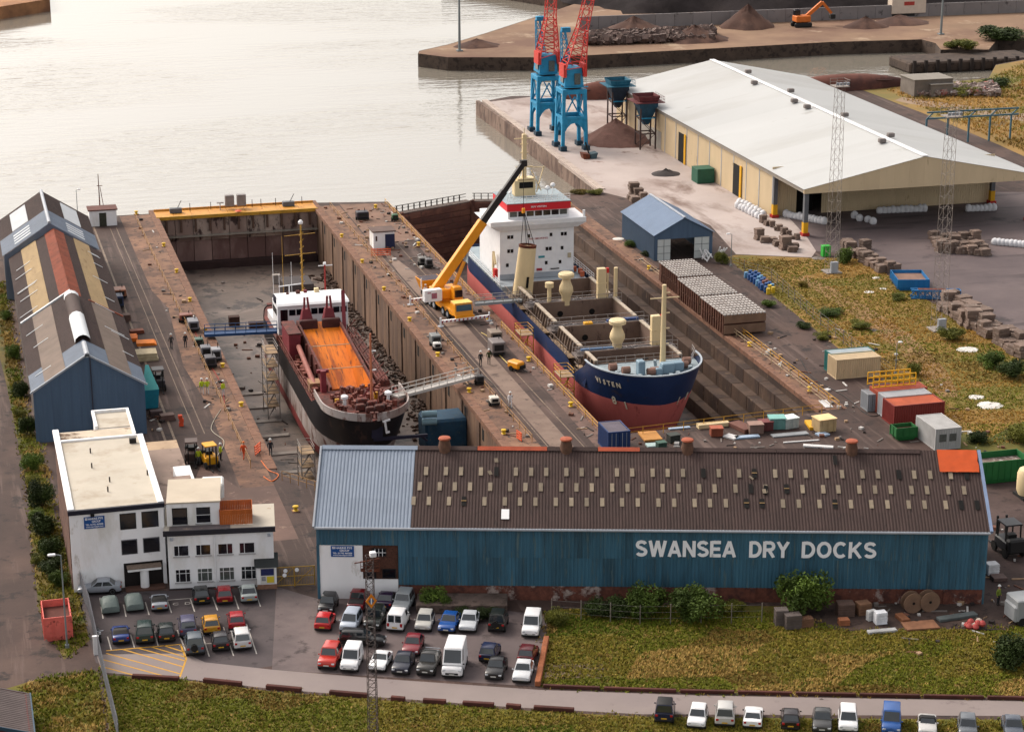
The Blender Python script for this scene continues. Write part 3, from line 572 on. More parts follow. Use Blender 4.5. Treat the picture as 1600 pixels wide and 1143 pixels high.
MB().box(OX0 - .1, OY0 - .12, 7.95, OX1 + .1, OY0 + .2, 8.4).build('fascia', M('fascia_navy', (34, 34, 54), .6, .1), of)
MB().box(OX0 + .3, OY1 + .3, 0, 16.2, OY1 + 3.6, 8.0).build('rear_block', whitep, of); MB().box(OX0 + .55, OY1 + .31, 8.0, 16.1, OY1 + 3.5, 8.12).build('roof', M('stained_roof', (222, 206, 184), .85, .15, .3, c3=(126, 96, 72), t3=.54, scale3=.25), of)
MB().box(12.6, OY1 + 3.6, 0, 16.3, OY1 + 9, 8.1).build('rear_tower', whitep, of); MB().box(12.7, OY1 + 3.7, 8.1, 16.2, OY1 + 8.9, 8.2).build('roof', roofw, of)
for bxs in ((12.45, OY1 + 3.6, 8.1, 12.75, OY1 + 9, 8.5), (16.15, OY1 + .3, 8.1, 16.45, OY1 + 9, 8.5), (12.75, OY1 + 8.7, 8.1, 16.15, OY1 + 9, 8.5)): MB().box(*bxs).build('parapet', whitep, of)
for x, y in ((11.2, 204), (12.6, 199.5), (11.4, 208.5), (16.4, 200.5), (12.2, 196.8)): MB().tube((x, y, 8.2), (x, y, 8.75), .08).build('roof_pipe', M('pipe_dark', (70, 60, 56), .7, .2), of)
MB().cb(15.9, 210.5, 8.5, .7, .4, .5).build('roof_vent', black, of)
# low roofs behind on the quay side
MB().box(OX1 + .1, 205, 0, 21.6, 221, 3.4).build('side_block', whitep, of); MB().box(OX1 + .1, 205, 3.4, 21.7, 221, 3.52).build('roof', roofd, of)
MB().box(19.9, 205.2, 3.53, 21.65, 210.5, 5.2).build('side_block', whitep, of); MB().box(OX1 + .1, 197.4, 0, 21, 204.95, 6.0).build('side_block', whitep, of); MB().box(OX1 + .1, 197.4, 6.0, 21.1, 205.1, 6.12).build('roof', roofd, of)
MB().box(OX1 + .3, 221.1, 0, 21.8, 226, 2.6).build('side_block', whitep, of); MB().box(OX1 + .3, 221.1, 2.6, 21.9, 226, 2.72).build('roof', M('sandy_roof', (206, 178, 148), .9, .2, .4, c3=(150, 112, 90), t3=.6), of)
# annex: two storeys plus set-back third storey
f = -.09                        # facade skew of the annex
ax = T('office_annex', 'white two-storey annex with white-framed windows and setback upper storey', 'building', (OX1 + .05, 190.3, 0), R(-8))
MB().box(0, 0, 0, 10.1, 6.5, 5.75).build('lower_block', whitep, ax)
MB().box(-.35, -.15, 5.75, 10.3, 6.6, 5.9).build('roof', roofw, ax); MB().box(-.38, -.2, 5.6, 10.32, .0, 6.12).build('fascia', M('fascia_slate', (48, 46, 56), .6, .1), ax)
MB().box(.2, .1, 5.91, 6.0, 1.5, 5.96).build('roof_felt', M('lead_felt', (118, 108, 110), .8, .2, .6, c3=(168, 148, 136), t3=.6), ax)
up = MB().box(-.02, 1.7, 5.9, 5.05, 8.0, 8.2).build('upper_storey', whitep, ax); MB().box(-.02, 1.62, 8.2, 5.15, 8.1, 8.34).build('upper_roof', M('cream_roof', (216, 202, 182), .85, .08, .4, c3=(210, 190, 168), t3=.64), ax)
MB().box(3.2, 8.2, 6, 5.4, 10.6, 7.6).build('roof_hatch', whitep, ax, bev=.15)
def window(parent, x0, x1, z0, z1, y, mull=(), trans=None, fm=whitem, gm=glass, sill=True):
    w = MB().box(x0, y - .03, z0, x1, y + .02, z1).build('window', fm, parent)
    xs = [x0 + .06] + [x0 + (x1 - x0) * k for k in mull] + [x1 - .06 + .03]
    for i in range(len(xs) - 1):
        zs = [z0 + .06, z1 - .06] if not trans else [z0 + .06, z0 + (z1 - z0) * trans, z1 - .03]
        for j in range(len(zs) - 1): MB().box(xs[i] + (.03 if i else 0), y - .045, zs[j] + (.03 if j else 0), xs[i + 1] - .03, y - .031, zs[j + 1] - .03).build('pane', gm, w)
    if sill: MB().box(x0 - .06, y - .14, z0 - .1, x1 + .06, y + .01, z0 - .01).build('sill', M('sill_grey', (200, 198, 198), .7, .1), w)
    return w
# local facade metres from photo columns
for x0, x1, k in ((.55, 2.0, .33), (2.65, 4.1, .33), (4.75, 6.2, .62), (6.8, 8.3, .33)): window(ax, x0, x1, 3.45, 4.6, -.0, (k,))
for i, (x0, x1) in enumerate(((.6, 2.05), (2.7, 4.15), (4.8, 6.25), (6.9, 8.35))): window(ax, x0, x1, .75, 2.1, -.0, (.27, .7), .68, gm=(glass, glass2, glass2, glass)[i])
window(ax, .5, 1.95, 6.05, 7.75, 1.7, fm=black); window(ax, 2.75, 4.2, 6.1, 7.8, 1.7, (), .5)
MB().tube((4.45, -.08, .1), (4.45, -.08, 5.6), .06).build('downpipe', whitem, ax)
for x in (.4, 9.7): MB().cb(x, -.25, 5.3, .3, .3, .2).build('floodlight', gut, ax)
pl = MB().box(-.05, -.12, 0, 8.3, -.01, .12).build('plinth', M('plinth_dark', (70, 62, 64), .8, .2), ax)
tr = MB()
# timber fenced roof terrace
terr = T('roof_terrace_fence', 'orange-brown timber board fence box on the annex roof', 'fence', (22.3, 190.9, 5.95), R(-8))
tim = M('fence_timber', (206, 108, 44), .8, .15, 1.5, rv=.12)
bd = MB().box(0, 0, 0, .16, .05, 1.5).mesh('fence_board', tim); bs = MB().box(0, 0, 0, .05, .16, 1.5).mesh('fence_board', tim)
for i in range(18): ob('fence_board', bd, terr, (i * .17, 0, rnd.uniform(-.02, .02))); ob('fence_board', bd, terr, (i * .17, 2.6, 0))
for i in range(15): ob('fence_board', bs, terr, (-.06, .06 + i * .17, 0)); ob('fence_board', bs, terr, (3.06, .06 + i * .17, 0))
# main facade windows, entrance, sign
for x0, x1 in ((14.4 - 8.1 + 0, 15.75 - 8.1), (16.1 - 8.1 + .05, 17.0 - 8.1 + .0)): pass
MFX = lambda px: OX0 + (px - 106) / (257 - 106) * (OX1 - OX0)
for px0, px1 in ((186, 212), (221, 248)):
    window(of, MFX(px0), MFX(px1), 6.0, 7.65, OY0, fm=black, sill=False); window(of, MFX(px0), MFX(px1), 3.4, 4.95, OY0, fm=M('frame_grey', (150, 150, 156), .6, .1), sill=False)
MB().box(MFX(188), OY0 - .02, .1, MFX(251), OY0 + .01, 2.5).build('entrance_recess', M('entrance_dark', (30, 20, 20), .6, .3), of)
MB().tube((MFX(220), OY0 - .45, 0), (MFX(220), OY0 - .45, 2.0), .42, 14).build('entrance_column', whitep, of, smooth=True)
cn = MB().box(MFX(193), OY0 - 1.0, 1.95, MFX(247), OY0 - .03, 2.2).build('canopy', whitep, of); MB().box(MFX(193) - .05, OY0 - 1.05, 2.2, MFX(247) + .05, OY0 - .03, 2.3).build('canopy_top', M('gravel_top', (150, 130, 116), .9, .3, 3), cn)
MB().box(MFX(188), OY0 - 1.3, 0, MFX(252), OY0 - .02, .1).build('step', M('brown_step', (110, 78, 66), .9, .2), of)
sign(of, MFX(129), MFX(162), 6.45, 7.65, OY0 - .01, HPL)
MB().cb(MFX(143), OY0 - .15, 7.85, .35, .3, .3).build('sign_lamp', black, of)
# gatehouse with posters, yellow gate
gh = T('gatehouse', 'small white gatehouse with slate roof and poster panel beside the yellow gate', 'gatehouse', G(402, 918), R(-8))
MB().box(0, -.4, .5, 1.9, 1.2, 2.3).build('wall', whitep, gh); MB().box(-.02, -.42, 0, 1.92, 1.2, .5).build('brick_base', M('tan_brick', (176, 132, 108), .9, .25, 3), gh)
MB().add([(-.2, -.6, 2.3), (2.1, -.6, 2.3), (2.1, 1.3, 3.1), (-.2, 1.3, 3.1), (-.2, 1.3, 2.3), (2.1, 1.3, 2.3)], [(0, 1, 2, 3), (0, 3, 4), (1, 5, 2), (3, 2, 5, 4), (0, 4, 5, 1)]).build('roof', M('slate_green', (62, 66, 66), .8, .2), gh)
ps = MB().box(.35, -.45, .6, 1.7, -.41, 2.2).build('poster_board', M('poster_white', (235, 232, 225), .6, .05), gh)
MB().box(.4, -.465, 1.45, 1.65, -.451, 2.15).build('poster', M('poster_navy', (44, 52, 110), .6, .25, 4), ps); MB().box(.95, -.465, .7, 1.65, -.451, 1.35).build('poster', M('poster_yellow', (232, 208, 60), .6, .1), ps); MB().box(.45, -.465, .9, .85, -.451, 1.35).build('poster', M('poster_grey', (170, 170, 176), .6, .3, 5), ps)
gt = T('yard_gate', 'yellow mesh double gate between the gatehouse and the shed', 'gate', G(429, 917), R(-8))
gy = M('gate_yellow', (196, 150, 44), .6, .2, 1); LG = 3.9
for x in (0, LG / 2, LG): MB().bar((x, 0, 0), (x, 0, 2.1), .09).build('gate_post', gy, gt)
for z in (.15, 1.1, 2.05): MB().bar((0, 0, z), (LG, 0, z), .07).build('gate_rail', gy, gt)
for s_ in (0, 1): MB().bar((s_ * LG / 2, 0, .15), ((s_ + 1) * LG / 2, 0, 2.05), .05).build('gate_brace', gy, gt)
for i in range(26): MB().bar((.08 + i * LG / 26, 0, .1), (.08 + i * LG / 26, 0, 2.05), .025).build('gate_bar', gy, gt)
for x, z in ((1.1, 1.7), (2.2, 1.75), (1.0, 1.25)): MB().tube((x, -.06, z), (x, -.09, z), .2, 12).build('round_sign', lt, gt)

# ---- left workshop, three joined roofs
tan = M('tan_sheet', (206, 176, 130), .7, .12, .5, rv=.05, c3=(180, 148, 108), t3=.6, streak=(2, .4, 1)); fawn = M('fawn_sheet', (166, 146, 132), .7, .15, .5, rv=.05)
rrust = M('rust_roof', (176, 94, 68), .8, .2, .5, rv=.06, c3=(140, 76, 58), t3=.58); steel = M('steel_blue_sheet', (132, 146, 166), .55, .1, .4, rv=.05)
whs = M('white_sheet', (228, 232, 236), .6, .05)
def sheet_roof(parent, xc, xe, ze, zr, y0, y1, mat, f0=0.0, f1=1.0, side=None, lift=0.0):
    """strip of corrugated roof between fractions f0..f1 of the slope (0 eave, 1 ridge) from y0 to y1; side -1 left, 1 right"""
    for sd in ((-1, 1) if side is None else (side,)):
        ex = xc + sd * xe; d = Vector((-sd * xe, 0, zr - ze)); o = Vector((ex, y0, ze)) + d * f0
        nn = Vector((sd * (zr - ze), 0, xe)).normalized()
        MB().corr(o + nn * lift, (0, y1 - y0, 0), d * (f1 - f0), nn, .34, .045).build('roof_sheet', mat, parent)
def shed_body(parent, xc, xe, ze, zr, y0, y1, wm):
    MB().box(xc - xe + .2, y0 + .1, 0, xc - xe + .4, y1 - .1, ze).build('side_wall', wm, parent); MB().box(xc + xe - .4, y0 + .1, 0, xc + xe - .2, y1 - .1, ze).build('side_wall', wm, parent)
gwall = M('grey_side_sheet', (104, 94, 92), .7, .2, .5, streak=(2, 2, .3))
ws = T('workshop', 'long workshop along the left edge with patched brown, tan and rust roof', 'workshop', (13.25, 0, 0))
def seg(xe, ze, zr, y0, y1): shed_body(ws, 0, xe, ze, zr, y0, y1, gwall)
XE, ZE, ZR = 6.35, 6.2, 10.2
seg(XE, ZE, ZR, 236.8, 265); seg(XE, ZE, ZR, 265, 300); 
# near section
for y0, y1, mt in ((236.5, 243.0, steel), (243.02, 250.5, brown), (250.52, 258, brown), (258.02, 264.8, brown)): sheet_roof(ws, 0, XE + .2, ZE, ZR, y0, y1, mt)
for y0, y1 in ((236.9, 243.5), (243.52, 250), (250.02, 257), (257.02, 264.4)): sheet_roof(ws, 0, XE + .2, ZE, ZR, y0, y1, fawn, .25, .62, None, .06)
# middle section
for y0, y1 in ((265.3, 274), (274.02, 283), (283.02, 292), (292.02, 300)):
    sheet_roof(ws, 0, XE + .2, ZE - .1, ZR - .1, y0, y1, brown, 0, .8); sheet_roof(ws, 0, XE + .2, ZE - .1, ZR - .1, y0, y1, rrust, .8, 1.0, None, .04)
    sheet_roof(ws, 0, XE + .2, ZE - .1, ZR - .1, y0, y1, tan, .28, .60, None, .06)
# far section, a little taller, steel front bay
ZE3, ZR3, XE3 = 6.5, 10.9, 6.6
far = T('workshop', 'taller far end of the left workshop with white roof patches and louvres', 'workshop', (12.7, 0, 0)); shed_body(far, 0, XE3, ZE3, ZR3, 300.2, 321, gwall)
sheet_roof(far, 0, XE3 + .2, ZE3, ZR3, 300.2, 309, steel); sheet_roof(far, 0, XE3 + .2, ZE3, ZR3, 309.02, 321.5, brown); sheet_roof(far, 0, XE3 + .2, ZE3, ZR3, 309.4, 320, whs, .28, .62, None, .06)
for i in range(4): sheet_roof(far, 0, XE3 + .2, ZE3, ZR3, 301.6 + i * 1.5, 302.1 + i * 1.5, whs, .28, .62, None, .07)
def gable(parent, xe, ze, zr, y, mat, nrows=1):
    k = int(2 * xe / 1.0)
    for i in range(k):
        x0, x1 = -xe + i * 2 * xe / k, -xe + (i + 1) * 2 * xe / k - .01; h = lambda x: ze + (zr - ze) * (1 - abs(x) / xe)
        m = MB()
        for q in range(3):
            a_, b_ = x0 + (x1 - x0) * q / 3, x0 + (x1 - x0) * (q + 1) / 3; c_ = b_ - (x1 - x0) * .1
            m.add([(a_, y, 0), (c_, y, 0), (c_, y, h(c_)), (a_, y, h(a_))], [(0, 1, 2, 3)]); m.add([(c_, y - .05, 0), (b_, y - .05, 0), (b_, y - .05, h(b_)), (c_, y - .05, h(c_))], [(0, 1, 2, 3)])
            m.add([(c_, y, 0), (c_, y - .05, 0), (c_, y - .05, h(c_)), (c_, y, h(c_))], [(0, 1, 2, 3)]); m.add([(b_, y, 0), (b_, y - .05, 0), (b_, y - .05, h(b_)), (b_, y, h(b_))], [(3, 2, 1, 0)])
        m.build('gable_sheet', mat, parent)
slate = M('slate_blue_sheet', (92, 118, 148), .6, .12, .5, rv=.05, streak=(3, 3, .3)); gable(ws, XE, ZE, ZR, 236.8, slate)
gable(far, XE3, ZE3, ZR3, 300.1, steel)
for s_ in (-1, 1): MB().bar((s_ * (XE + .3), 236.6, ZE - .1), (0, 236.6, ZR + .05), .2, .22).build('verge_trim', gut, ws)
MB().bar((.3, 236.65, 0), (.3, 236.65, ZR - .3), .25, .1).build('gable_strip', M('strip_dark', (60, 54, 66), .7, .2), ws)
MB().tube((0, 236.5, ZR + .02), (0, 241.5, ZR + .02), .3, 8).build('ridge_cap', gut, ws)
MB().loft([[(x * .95, y, ZR - .35 + z) for x, z in ((-1, 0), (-.9, .45), (-.5, .8), (0, .95), (.5, .8), (.9, .45), (1, 0))] for y in (243, 253.5)], close=False, caps=False).build('ridge_hood', whs, ws, smooth=True)
MB().loft([[(x * .9, y, ZR - .35 + z) for x, z in ((-1, 0), (-.9, .45), (-.5, .8), (0, .95), (.5, .8), (.9, .45), (1, 0))] for y in (253.6, 262)], close=False, caps=False).build('ridge_hood', brown, ws, smooth=True)
MB().loft([[(x * .95, y, ZR - .35 + z) for x, z in ((-1, 0), (-.9, .45), (-.5, .8), (0, .95), (.5, .8), (.9, .45), (1, 0))] for y in (262.1, 263.4)], close=False, caps=False).build('ridge_hood', whs, ws, smooth=True)
MB().tube((0, 300.2, ZR3 + .05), (0, 321.5, ZR3 + .05), .25, 8).build('ridge_cap', gut, far)
for s_ in (-1, 1):
    for k in range(9):
        y = rnd.uniform(238, 298); l = rnd.uniform(1.2, 3.2); f0 = rnd.uniform(.02, .2); d = Vector((-s_ * XE, 0, ZR - ZE)); p = Vector((s_ * (XE + .2), y, ZE + .1)) + d * f0
        MB().bar(p, p + d.normalized() * l, .14, .05).build('white_lath', whs, ws)
MB().bar((-6.4, 265.0, 6.4), (0, 265.0, 10.35), .45, .25).build('valley_flashing', whs, ws); MB().bar((2.2, 265.0, 8.9), (6.4, 265.0, 6.4), .3, .2).build('valley_flashing', rrust, ws)

# ---- big pale warehouse
WX0, WX1, WY0, WY1, WC = 131.0, 171.5, 305.2, 404, 151.2
wh = T('warehouse', 'huge warehouse with pale grey double-pitched roof and beige walls', 'warehouse')
wr = M('pale_roof', (214, 215, 214), .5, .04, .06, rv=.025, c2=(204, 203, 200), t2=.56, c3=(180, 176, 170), t3=.7, streak=(.3, 1, 1), spec=.4); beige = M('beige_panel', (232, 208, 170), .65, .06, .4, rv=.03, c3=(196, 170, 132), t3=.66, streak=(1, 1, .25))
WE, WR = 7.75, 12.0
for sd, xe in ((-1, WX0 - .6), (1, WX1 + .6)):
    d = Vector((WC - xe, 0, WR - WE)); nn = Vector((sd * (WR - WE), 0, abs(WC - xe))).normalized()
    for i in range(12):
        y0 = WY0 + (WY1 - WY0) * i / 12; MB().corr((xe, y0, WE), (0, (WY1 - WY0) / 12 - .005, 0), d, nn, .55, .03).build('roof_sheet', wr, wh)
MB().bar((WC, WY0, WR + .08), (WC, WY1, WR + .08), 1.0, .12).build('ridge_cap', whitem, wh)
for sd, y in ((-1, 318), (1, 322), (-1, 350), (-1, 356), (1, 341), (-1, 376), (1, 388), (1, 366)):
    MB().cb(WC + sd * 1.7, y, WR + .15, 1.2, .9, .7).build('roof_vent', M('vent_grey', (150, 140, 136), .7, .2), wh, bev=.1)
# fascia of the canopy front
for i in range(16):
    x0 = WX0 - .5 + (WX1 - WX0 + 1) * i / 16; x1 = WX0 - .5 + (WX1 - WX0 + 1) * (i + 1) / 16 - .01; h = lambda x: WE + (WR - WE) * (1 - abs(x - WC) / (WC - WX0 + .6)) - .02
    MB().add([(x0, WY0 + .1, WE - .75), (x1, WY0 + .1, WE - .75), (x1, WY0 + .1, h(x1)), (x0, WY0 + .1, h(x0)), (x0, WY0 + .3, WE - .75), (x1, WY0 + .3, WE - .75), (x1, WY0 + .3, h(x1)), (x0, WY0 + .3, h(x0))], [(0, 1, 2, 3), (7, 6, 5, 4), (0, 4, 5, 1), (1, 5, 6, 2), (0, 3, 7, 4)]).build('fascia_panel', beige, wh)
MB().box(WX0 - .4, WY0 + .3, WE - .72, WX0 - .2, WY1, WE - .05).build('eaves_trim', M('eave_grey', (168, 158, 146), .6, .1), wh)
for i in range(14):
    y0 = 319.5 + (WY1 - 319.5) * i / 14; y1 = 319.5 + (WY1 - 319.5) * (i + 1) / 14 - .02
    MB().corr((WX0, y0, 0), (0, y1 - y0, 0), (0, 0, WE - .72), (-1, 0, 0), .4, .04).build('wall_panel', beige, wh)
    MB().box(WX0 - .1, y0 - .12, 0, WX0 + .02, y0 + .12, WE - .5).build('downpipe', gut, wh)
ydr = M('door_yellow', (236, 176, 20), .6, .1)
for px, py in ((1164, 308), (1066, 250)):
    y = G(px, py)[1]; y = 334 if px == 1164 else 362.5
    dr = MB().box(WX0 - .14, y, 0, WX0 + .02, y + 3.6, 5.4).build('door', dark, wh); MB().box(WX0 - .3, y - .6, 0, WX0 - .15, y + .15, 5.6).build('door_leaf', ydr, dr)
for i in range(9):
    x0 = WX0 + (WX1 - WX0) * i / 9; x1 = WX0 + (WX1 - WX0) * (i + 1) / 9 - .02
    if i == 1: MB().box(x0, 322, 0, x1 - .8, 322.2, 7).build('door_opening', dark, wh)
    else: MB().corr((x0, 320, 0), (x1 - x0, 0, 0), (0, 0, 8.3), (0, -1, 0), .4, .04).build('wall_panel', beige, wh)
MB().box(WX1 - .2, 320, 0, WX1, WY1, WE - .5).build('wall_panel', beige, wh); MB().box(WX0, WY1 - .3, 0, WX1, WY1 - .1, WE).build('wall_panel', beige, wh)
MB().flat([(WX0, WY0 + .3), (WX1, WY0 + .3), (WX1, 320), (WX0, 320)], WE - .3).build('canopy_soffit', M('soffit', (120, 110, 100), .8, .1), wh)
cg = M('column_grey', (120, 122, 128), .6, .1); cr = M('bumper_red', (200, 50, 40), .6, .1)
for x, y in ((WX0 + .2, 319), (WX0 + .2, WY0 + .8), (WX1 - .6, 319), (WX1 - .6, WY0 + .8)):
    c = MB().box(x - .35, y - .35, 2.2, x + .35, y + .35, WE - .35).build('column', cg, wh); MB().box(x - .4, y - .4, 0, x + .4, y + .4, 2.2).build('column_guard', ydr, c); MB().box(x - .6, y - .6, 0, x + .6, y + .6, .5).build('column_base', cr, c)
pf = MB()
MB().box(WX0 - .05, 376, 0, WX0 - .12, 390, 3.4).build('concrete_panel', M('pale_panel', (200, 192, 182), .8, .1, .5), wh)

# ---- small blue shed by the right dock
p = G(1024, 408); bsx, bsy = 102.7, 297.0; bw_, bl = 9.4, 16.0
bs_ = T('boat_shed', 'small blue corrugated shed with white sliding doors open at the front', 'shed', (bsx, bsy, 0))
steel2 = M('steelblue_roof', (128, 152, 184), .5, .08, .4, rv=.04); slate2 = M('slate_wall', (74, 98, 124), .6, .1, .5, rv=.05)
E2, R2 = 4.0, 6.6
for sd in (-1, 1):
    ex = bw_ / 2 + sd * (bw_ / 2 + .25); d = Vector((bw_ / 2 - ex, 0, R2 - E2)); nn = Vector((sd * (R2 - E2), 0, bw_ / 2)).normalized()
    for i in range(4): MB().corr((ex, -.3 + i * 4.15, E2), (0, 4.14, 0), d, nn, .34, .04).build('roof_sheet', steel2, bs_)
for i in range(4): MB().corr((0, i * 4, 0), (0, 3.99, 0), (0, 0, E2), (-1, 0, 0), .34, .04).build('wall_sheet', slate2, bs_)
MB().box(bw_ - .1, 0, 0, bw_, bl, E2).build('wall_sheet', slate2, bs_); MB().box(0, bl - .1, 0, bw_, bl, E2).build('wall_sheet', slate2, bs_)
MB().add([(0, 0, 3.3), (bw_, 0, 3.3), (bw_, 0, E2), (bw_ / 2, 0, R2 - .1), (0, 0, E2)], [(0, 1, 2, 3, 4)]).build('gable_wall', slate, bs_)
for x0, x1 in ((0, .5), (bw_ - .5, bw_)): MB().box(x0, -.02, 0, x1, .2, 3.4).build('corner_post', slate, bs_)
for x0, x1 in ((.5, 2.6), (6.5, bw_ - .5)):
    d_ = MB().box(x0, .05, 0, x1, .15, 3.3).build('sliding_door', M('door_white', (226, 232, 230), .6, .06), bs_)
    mid = (x0 + x1) / 2; MB().box(mid - .03, .0, 0, mid + .03, .049, 3.3).build('door_batten', M('batten_grey', (150, 156, 160), .6, .1), d_)
    for z in (1.1, 2.2): MB().box(x0, .0, z - .03, x1, .048, z + .03).build('door_batten', M('batten_grey', (150, 156, 160), .6, .1), d_)
MB().bar((bw_ / 2, -.3, R2 + .05), (bw_ / 2, bl + .3, R2 + .05), .4, .12).build('ridge_cap', gut, bs_)
# small huts
def hut(name, label, loc, w, d, h, wm, rm_, door=None, rz=0, over=.2):
    t = T(name, label, 'hut', loc, rz)
    MB().box(0, 0, 0, w, d, h).build('wall', wm, t); MB().box(-over, -over, h, w + over, d + over, h + .18).build('roof', rm_, t, bev=.03)
    if door: MB().box(w * door[0], -.05, 0, w * door[1], .0, h * .85).build('door', door[2], t)
    return t
hut('quay_hut', 'white gate hut at the far end of the left quay', (20.9, 341.8, 0), 4.4, 3, 2.6, whitep, M('hut_roof', (120, 72, 62), .8, .2), (.36, .62, M('hut_window', (70, 72, 60), .5, .4, 4)))
h2 = hut('quay_hut', 'white hut with blue door on the middle quay', (62.7, 315.6, 0), 3.4, 3, 2.6, whitep, M('hut_roof2', (120, 96, 88), .8, .2), (.55, 1.0, M('hut_blue', (44, 52, 92), .6, .15)))
MB().box(.35, -.03, 1.2, .6, -.001, 2.0).build('window', glass, h2)
hut('concrete_hut', 'grey flat-roofed concrete hut on the far bank near the rubble', G(1428, 152), 9, 7, 3.6, M('grey_block', (140, 130, 122), .85, .2), M('block_roof', (164, 156, 146), .85, .1))
hut('concrete_hut', 'small grey block hut beside the flat-roofed concrete hut', G(1455, 152), 5, 4, 2.6, M('grey_block2', (150, 140, 130), .85, .2), M('block_roof2', (176, 168, 158), .85, .1))
rs = T('red_shed', 'red shed with grey pitched roof in the bottom left corner', 'shed', (G(46, 1143)[0] - 6.0, G(46, 1143)[1] - 4.2, 0), R(0))
MB().box(0, 0, 0, 6, 7, 2.2).build('wall', M('shed_red', (118, 40, 34), .8, .2, 1), rs)
MB().add([(0, 0, 2.2), (6, 0, 2.2), (0, 0, 4.2), (0, 7, 2.2), (6, 7, 2.2), (0, 7, 4.2)], [(0, 1, 2), (3, 5, 4)]).build('gable_wall', M('shed_red', (118, 40, 34)), rs)
MB().corr((6.3, -.3, 2.05), (0, 7.6, 0), (-6.5, 0, 2.25), (2.25, 0, 6.5), .34, .04).build('roof_sheet', M('roof_greyish', (122, 108, 106), .8, .15), rs)
MB().bar((6.3, -.35, 2.0), (-.2, -.35, 4.25), .1, .3).build('bargeboard', M('barge_teal', (54, 86, 110), .6, .1), rs); MB().bar((6.35, -.3, 2.05), (6.35, 7.3, 2.05), .12, .12).build('gutter', M('barge_teal', (54, 86, 110)), rs)
# ================================================================ SHIPS
def railing(name, pts, mat, h=1.1, step=2.0, parent=None, label=None, cat='railing', rails=(1.0, .55), w=.06, pw=None):
    """posts and rails along a polyline of 3-D points; a thing when label is given, otherwise parts of parent"""
    t = T(name, label, cat) if label else ob(name, None, parent) if False else parent
    pm_ = MB().tube((0, 0, 0), (0, 0, h), (pw or w) * .7, 5).mesh('post', mat)
    rr = MB()
    for a, b in zip(pts, pts[1:]):
        a, b = Vector(a), Vector(b); k = max(1, round((b - a).length / step))
        for i in range(k + (1 if b == Vector(pts[-1]) else 0)): ob('post', pm_, t, a + (b - a) * i / k)
        for f in rails:
            MB().tube(a + Vector((0, 0, h * f)), b + Vector((0, 0, h * f)), w / 2, 5).build('rail', mat, t)
    return t
def rails_mesh(m, pts, h=1.0, step=1.5, w=.05, rails=(1, .5)):
    for a, b in zip(pts, pts[1:]):
        a, b = Vector(a), Vector(b); k = max(1, round((b - a).length / step))
        for i in range(k + 1): p = a + (b - a) * i / k; m.bar(p, p + Vector((0, 0, h)), w)
        for f in rails: m.bar(a + Vector((0, 0, h * f)), b + Vector((0, 0, h * f)), w)
    return m
class Hull:
    """blunt-bowed hull, bow towards -y at local y=0; half breadth from y and z"""
    def __init__(s, B, L, zk, zd, rake, le_d, le_k, stern=6): s.B = B; s.L = L; s.zk = zk; s.zd = zd; s.rake = rake; s.le_d = le_d; s.le_k = le_k; s.st = stern
    def f(s, z): return max(0, min(1, (z - s.zk) / (s.zd - s.zk)))
    def y0(s, z): return s.rake * (1 - s.f(z)) ** 1.3
    def hb(s, y, z):
        f = s.f(z); t = (y - s.y0(z)) / (s.le_k + (s.le_d - s.le_k) * f ** .8)
        w = 1.0 if t >= 1 else (max(0, 1 - (1 - max(0, t)) ** 2.0)) ** (.5 + .25 * (1 - f))
        u = (s.L - y) / s.st
        if u < 1: w *= .72 + .28 * max(0, u) ** .6
        bil = (z - s.zk) / 1.6
        if bil < 1: w *= .80 + .20 * math.sqrt(max(0, 1 - (1 - bil) ** 2))
        return s.B / 2 * w
    def band(s, z0, z1, nz=4, n=44, off=0.0, top=None):
        """outer skin between heights z0 and z1 (z1 may be a function of y through top)"""
        m = MB(); ts = [0, .004, .012, .025, .04, .06, .085, .115, .15, .19, .24, .3] + [.36 + .64 * i / (n - 12) for i in range(n - 11)]
        rings = []
        for sd in (1, -1):
            for q in (ts if sd == 1 else ts[::-1]):
                r_ = []
                for k in range(nz + 1):
                    z = z0 + (z1 - z0) * k / nz
                    yy0 = s.y0(z); y = yy0 + (s.L - yy0) * q ** 1.25
                    if top: zt = top(y); z = z0 + (zt - z0) * k / nz; yy0 = s.y0(z); y = yy0 + (s.L - yy0) * q ** 1.25
                    r_.append((sd * (s.hb(y, z) + off), y, z))
                rings.append(r_)
        # run: starboard from bow to stern ... reversed order keeps one continuous skin round the stern
        st = rings[:len(ts)]; pt = rings[len(ts):]
        m.loft(st + pt, close=False, caps=False); return m
    def deck(s, y0, y1, z, n=30, inset=.1):
        rings = []
        for i in range(n + 1):
            y = y0 + (y1 - y0) * (i / n) ** 1.6; h = max(.05, s.hb(y, z) - inset); rings.append([(-h, y, z), (h, y, z)])
        return MB().loft(rings, close=False, caps=False)
# ---------------------------------------------------------------- dredger in the left dock
drg = T('dredger', 'dredger with orange hopper and white bridge, bow towards the blue shed', 'ship', (45.7, 231.4, 0)); drg.scale = (.9, 1, 1)
H1 = Hull(11.8, 58, -8.2, 1.9, 4.2, 6.5, 18)
hblack = M('hull_black', (34, 30, 36), .5, .3, .3, c3=(84, 62, 56), t3=.6, streak=(1, 1, .4)); hwhite = M('hull_grey_white', (206, 194, 190), .7, .18, .3, c2=(168, 146, 138), t2=.54, c3=(130, 84, 74), t3=.56, streak=(1, 1, .35)); hred = M('hull_red', (150, 44, 44), .7, .25, .3, c3=(110, 60, 54), t3=.6, streak=(1, 1, .5))
dred = M('deck_red', (130, 62, 52), .8, .35, .8, c2=(104, 58, 48), t2=.52, c3=(74, 44, 40), t3=.56); maroon = M('maroon_steel', (150, 52, 62), .6, .2, 1, c3=(110, 40, 44), t3=.62, rv=.06)
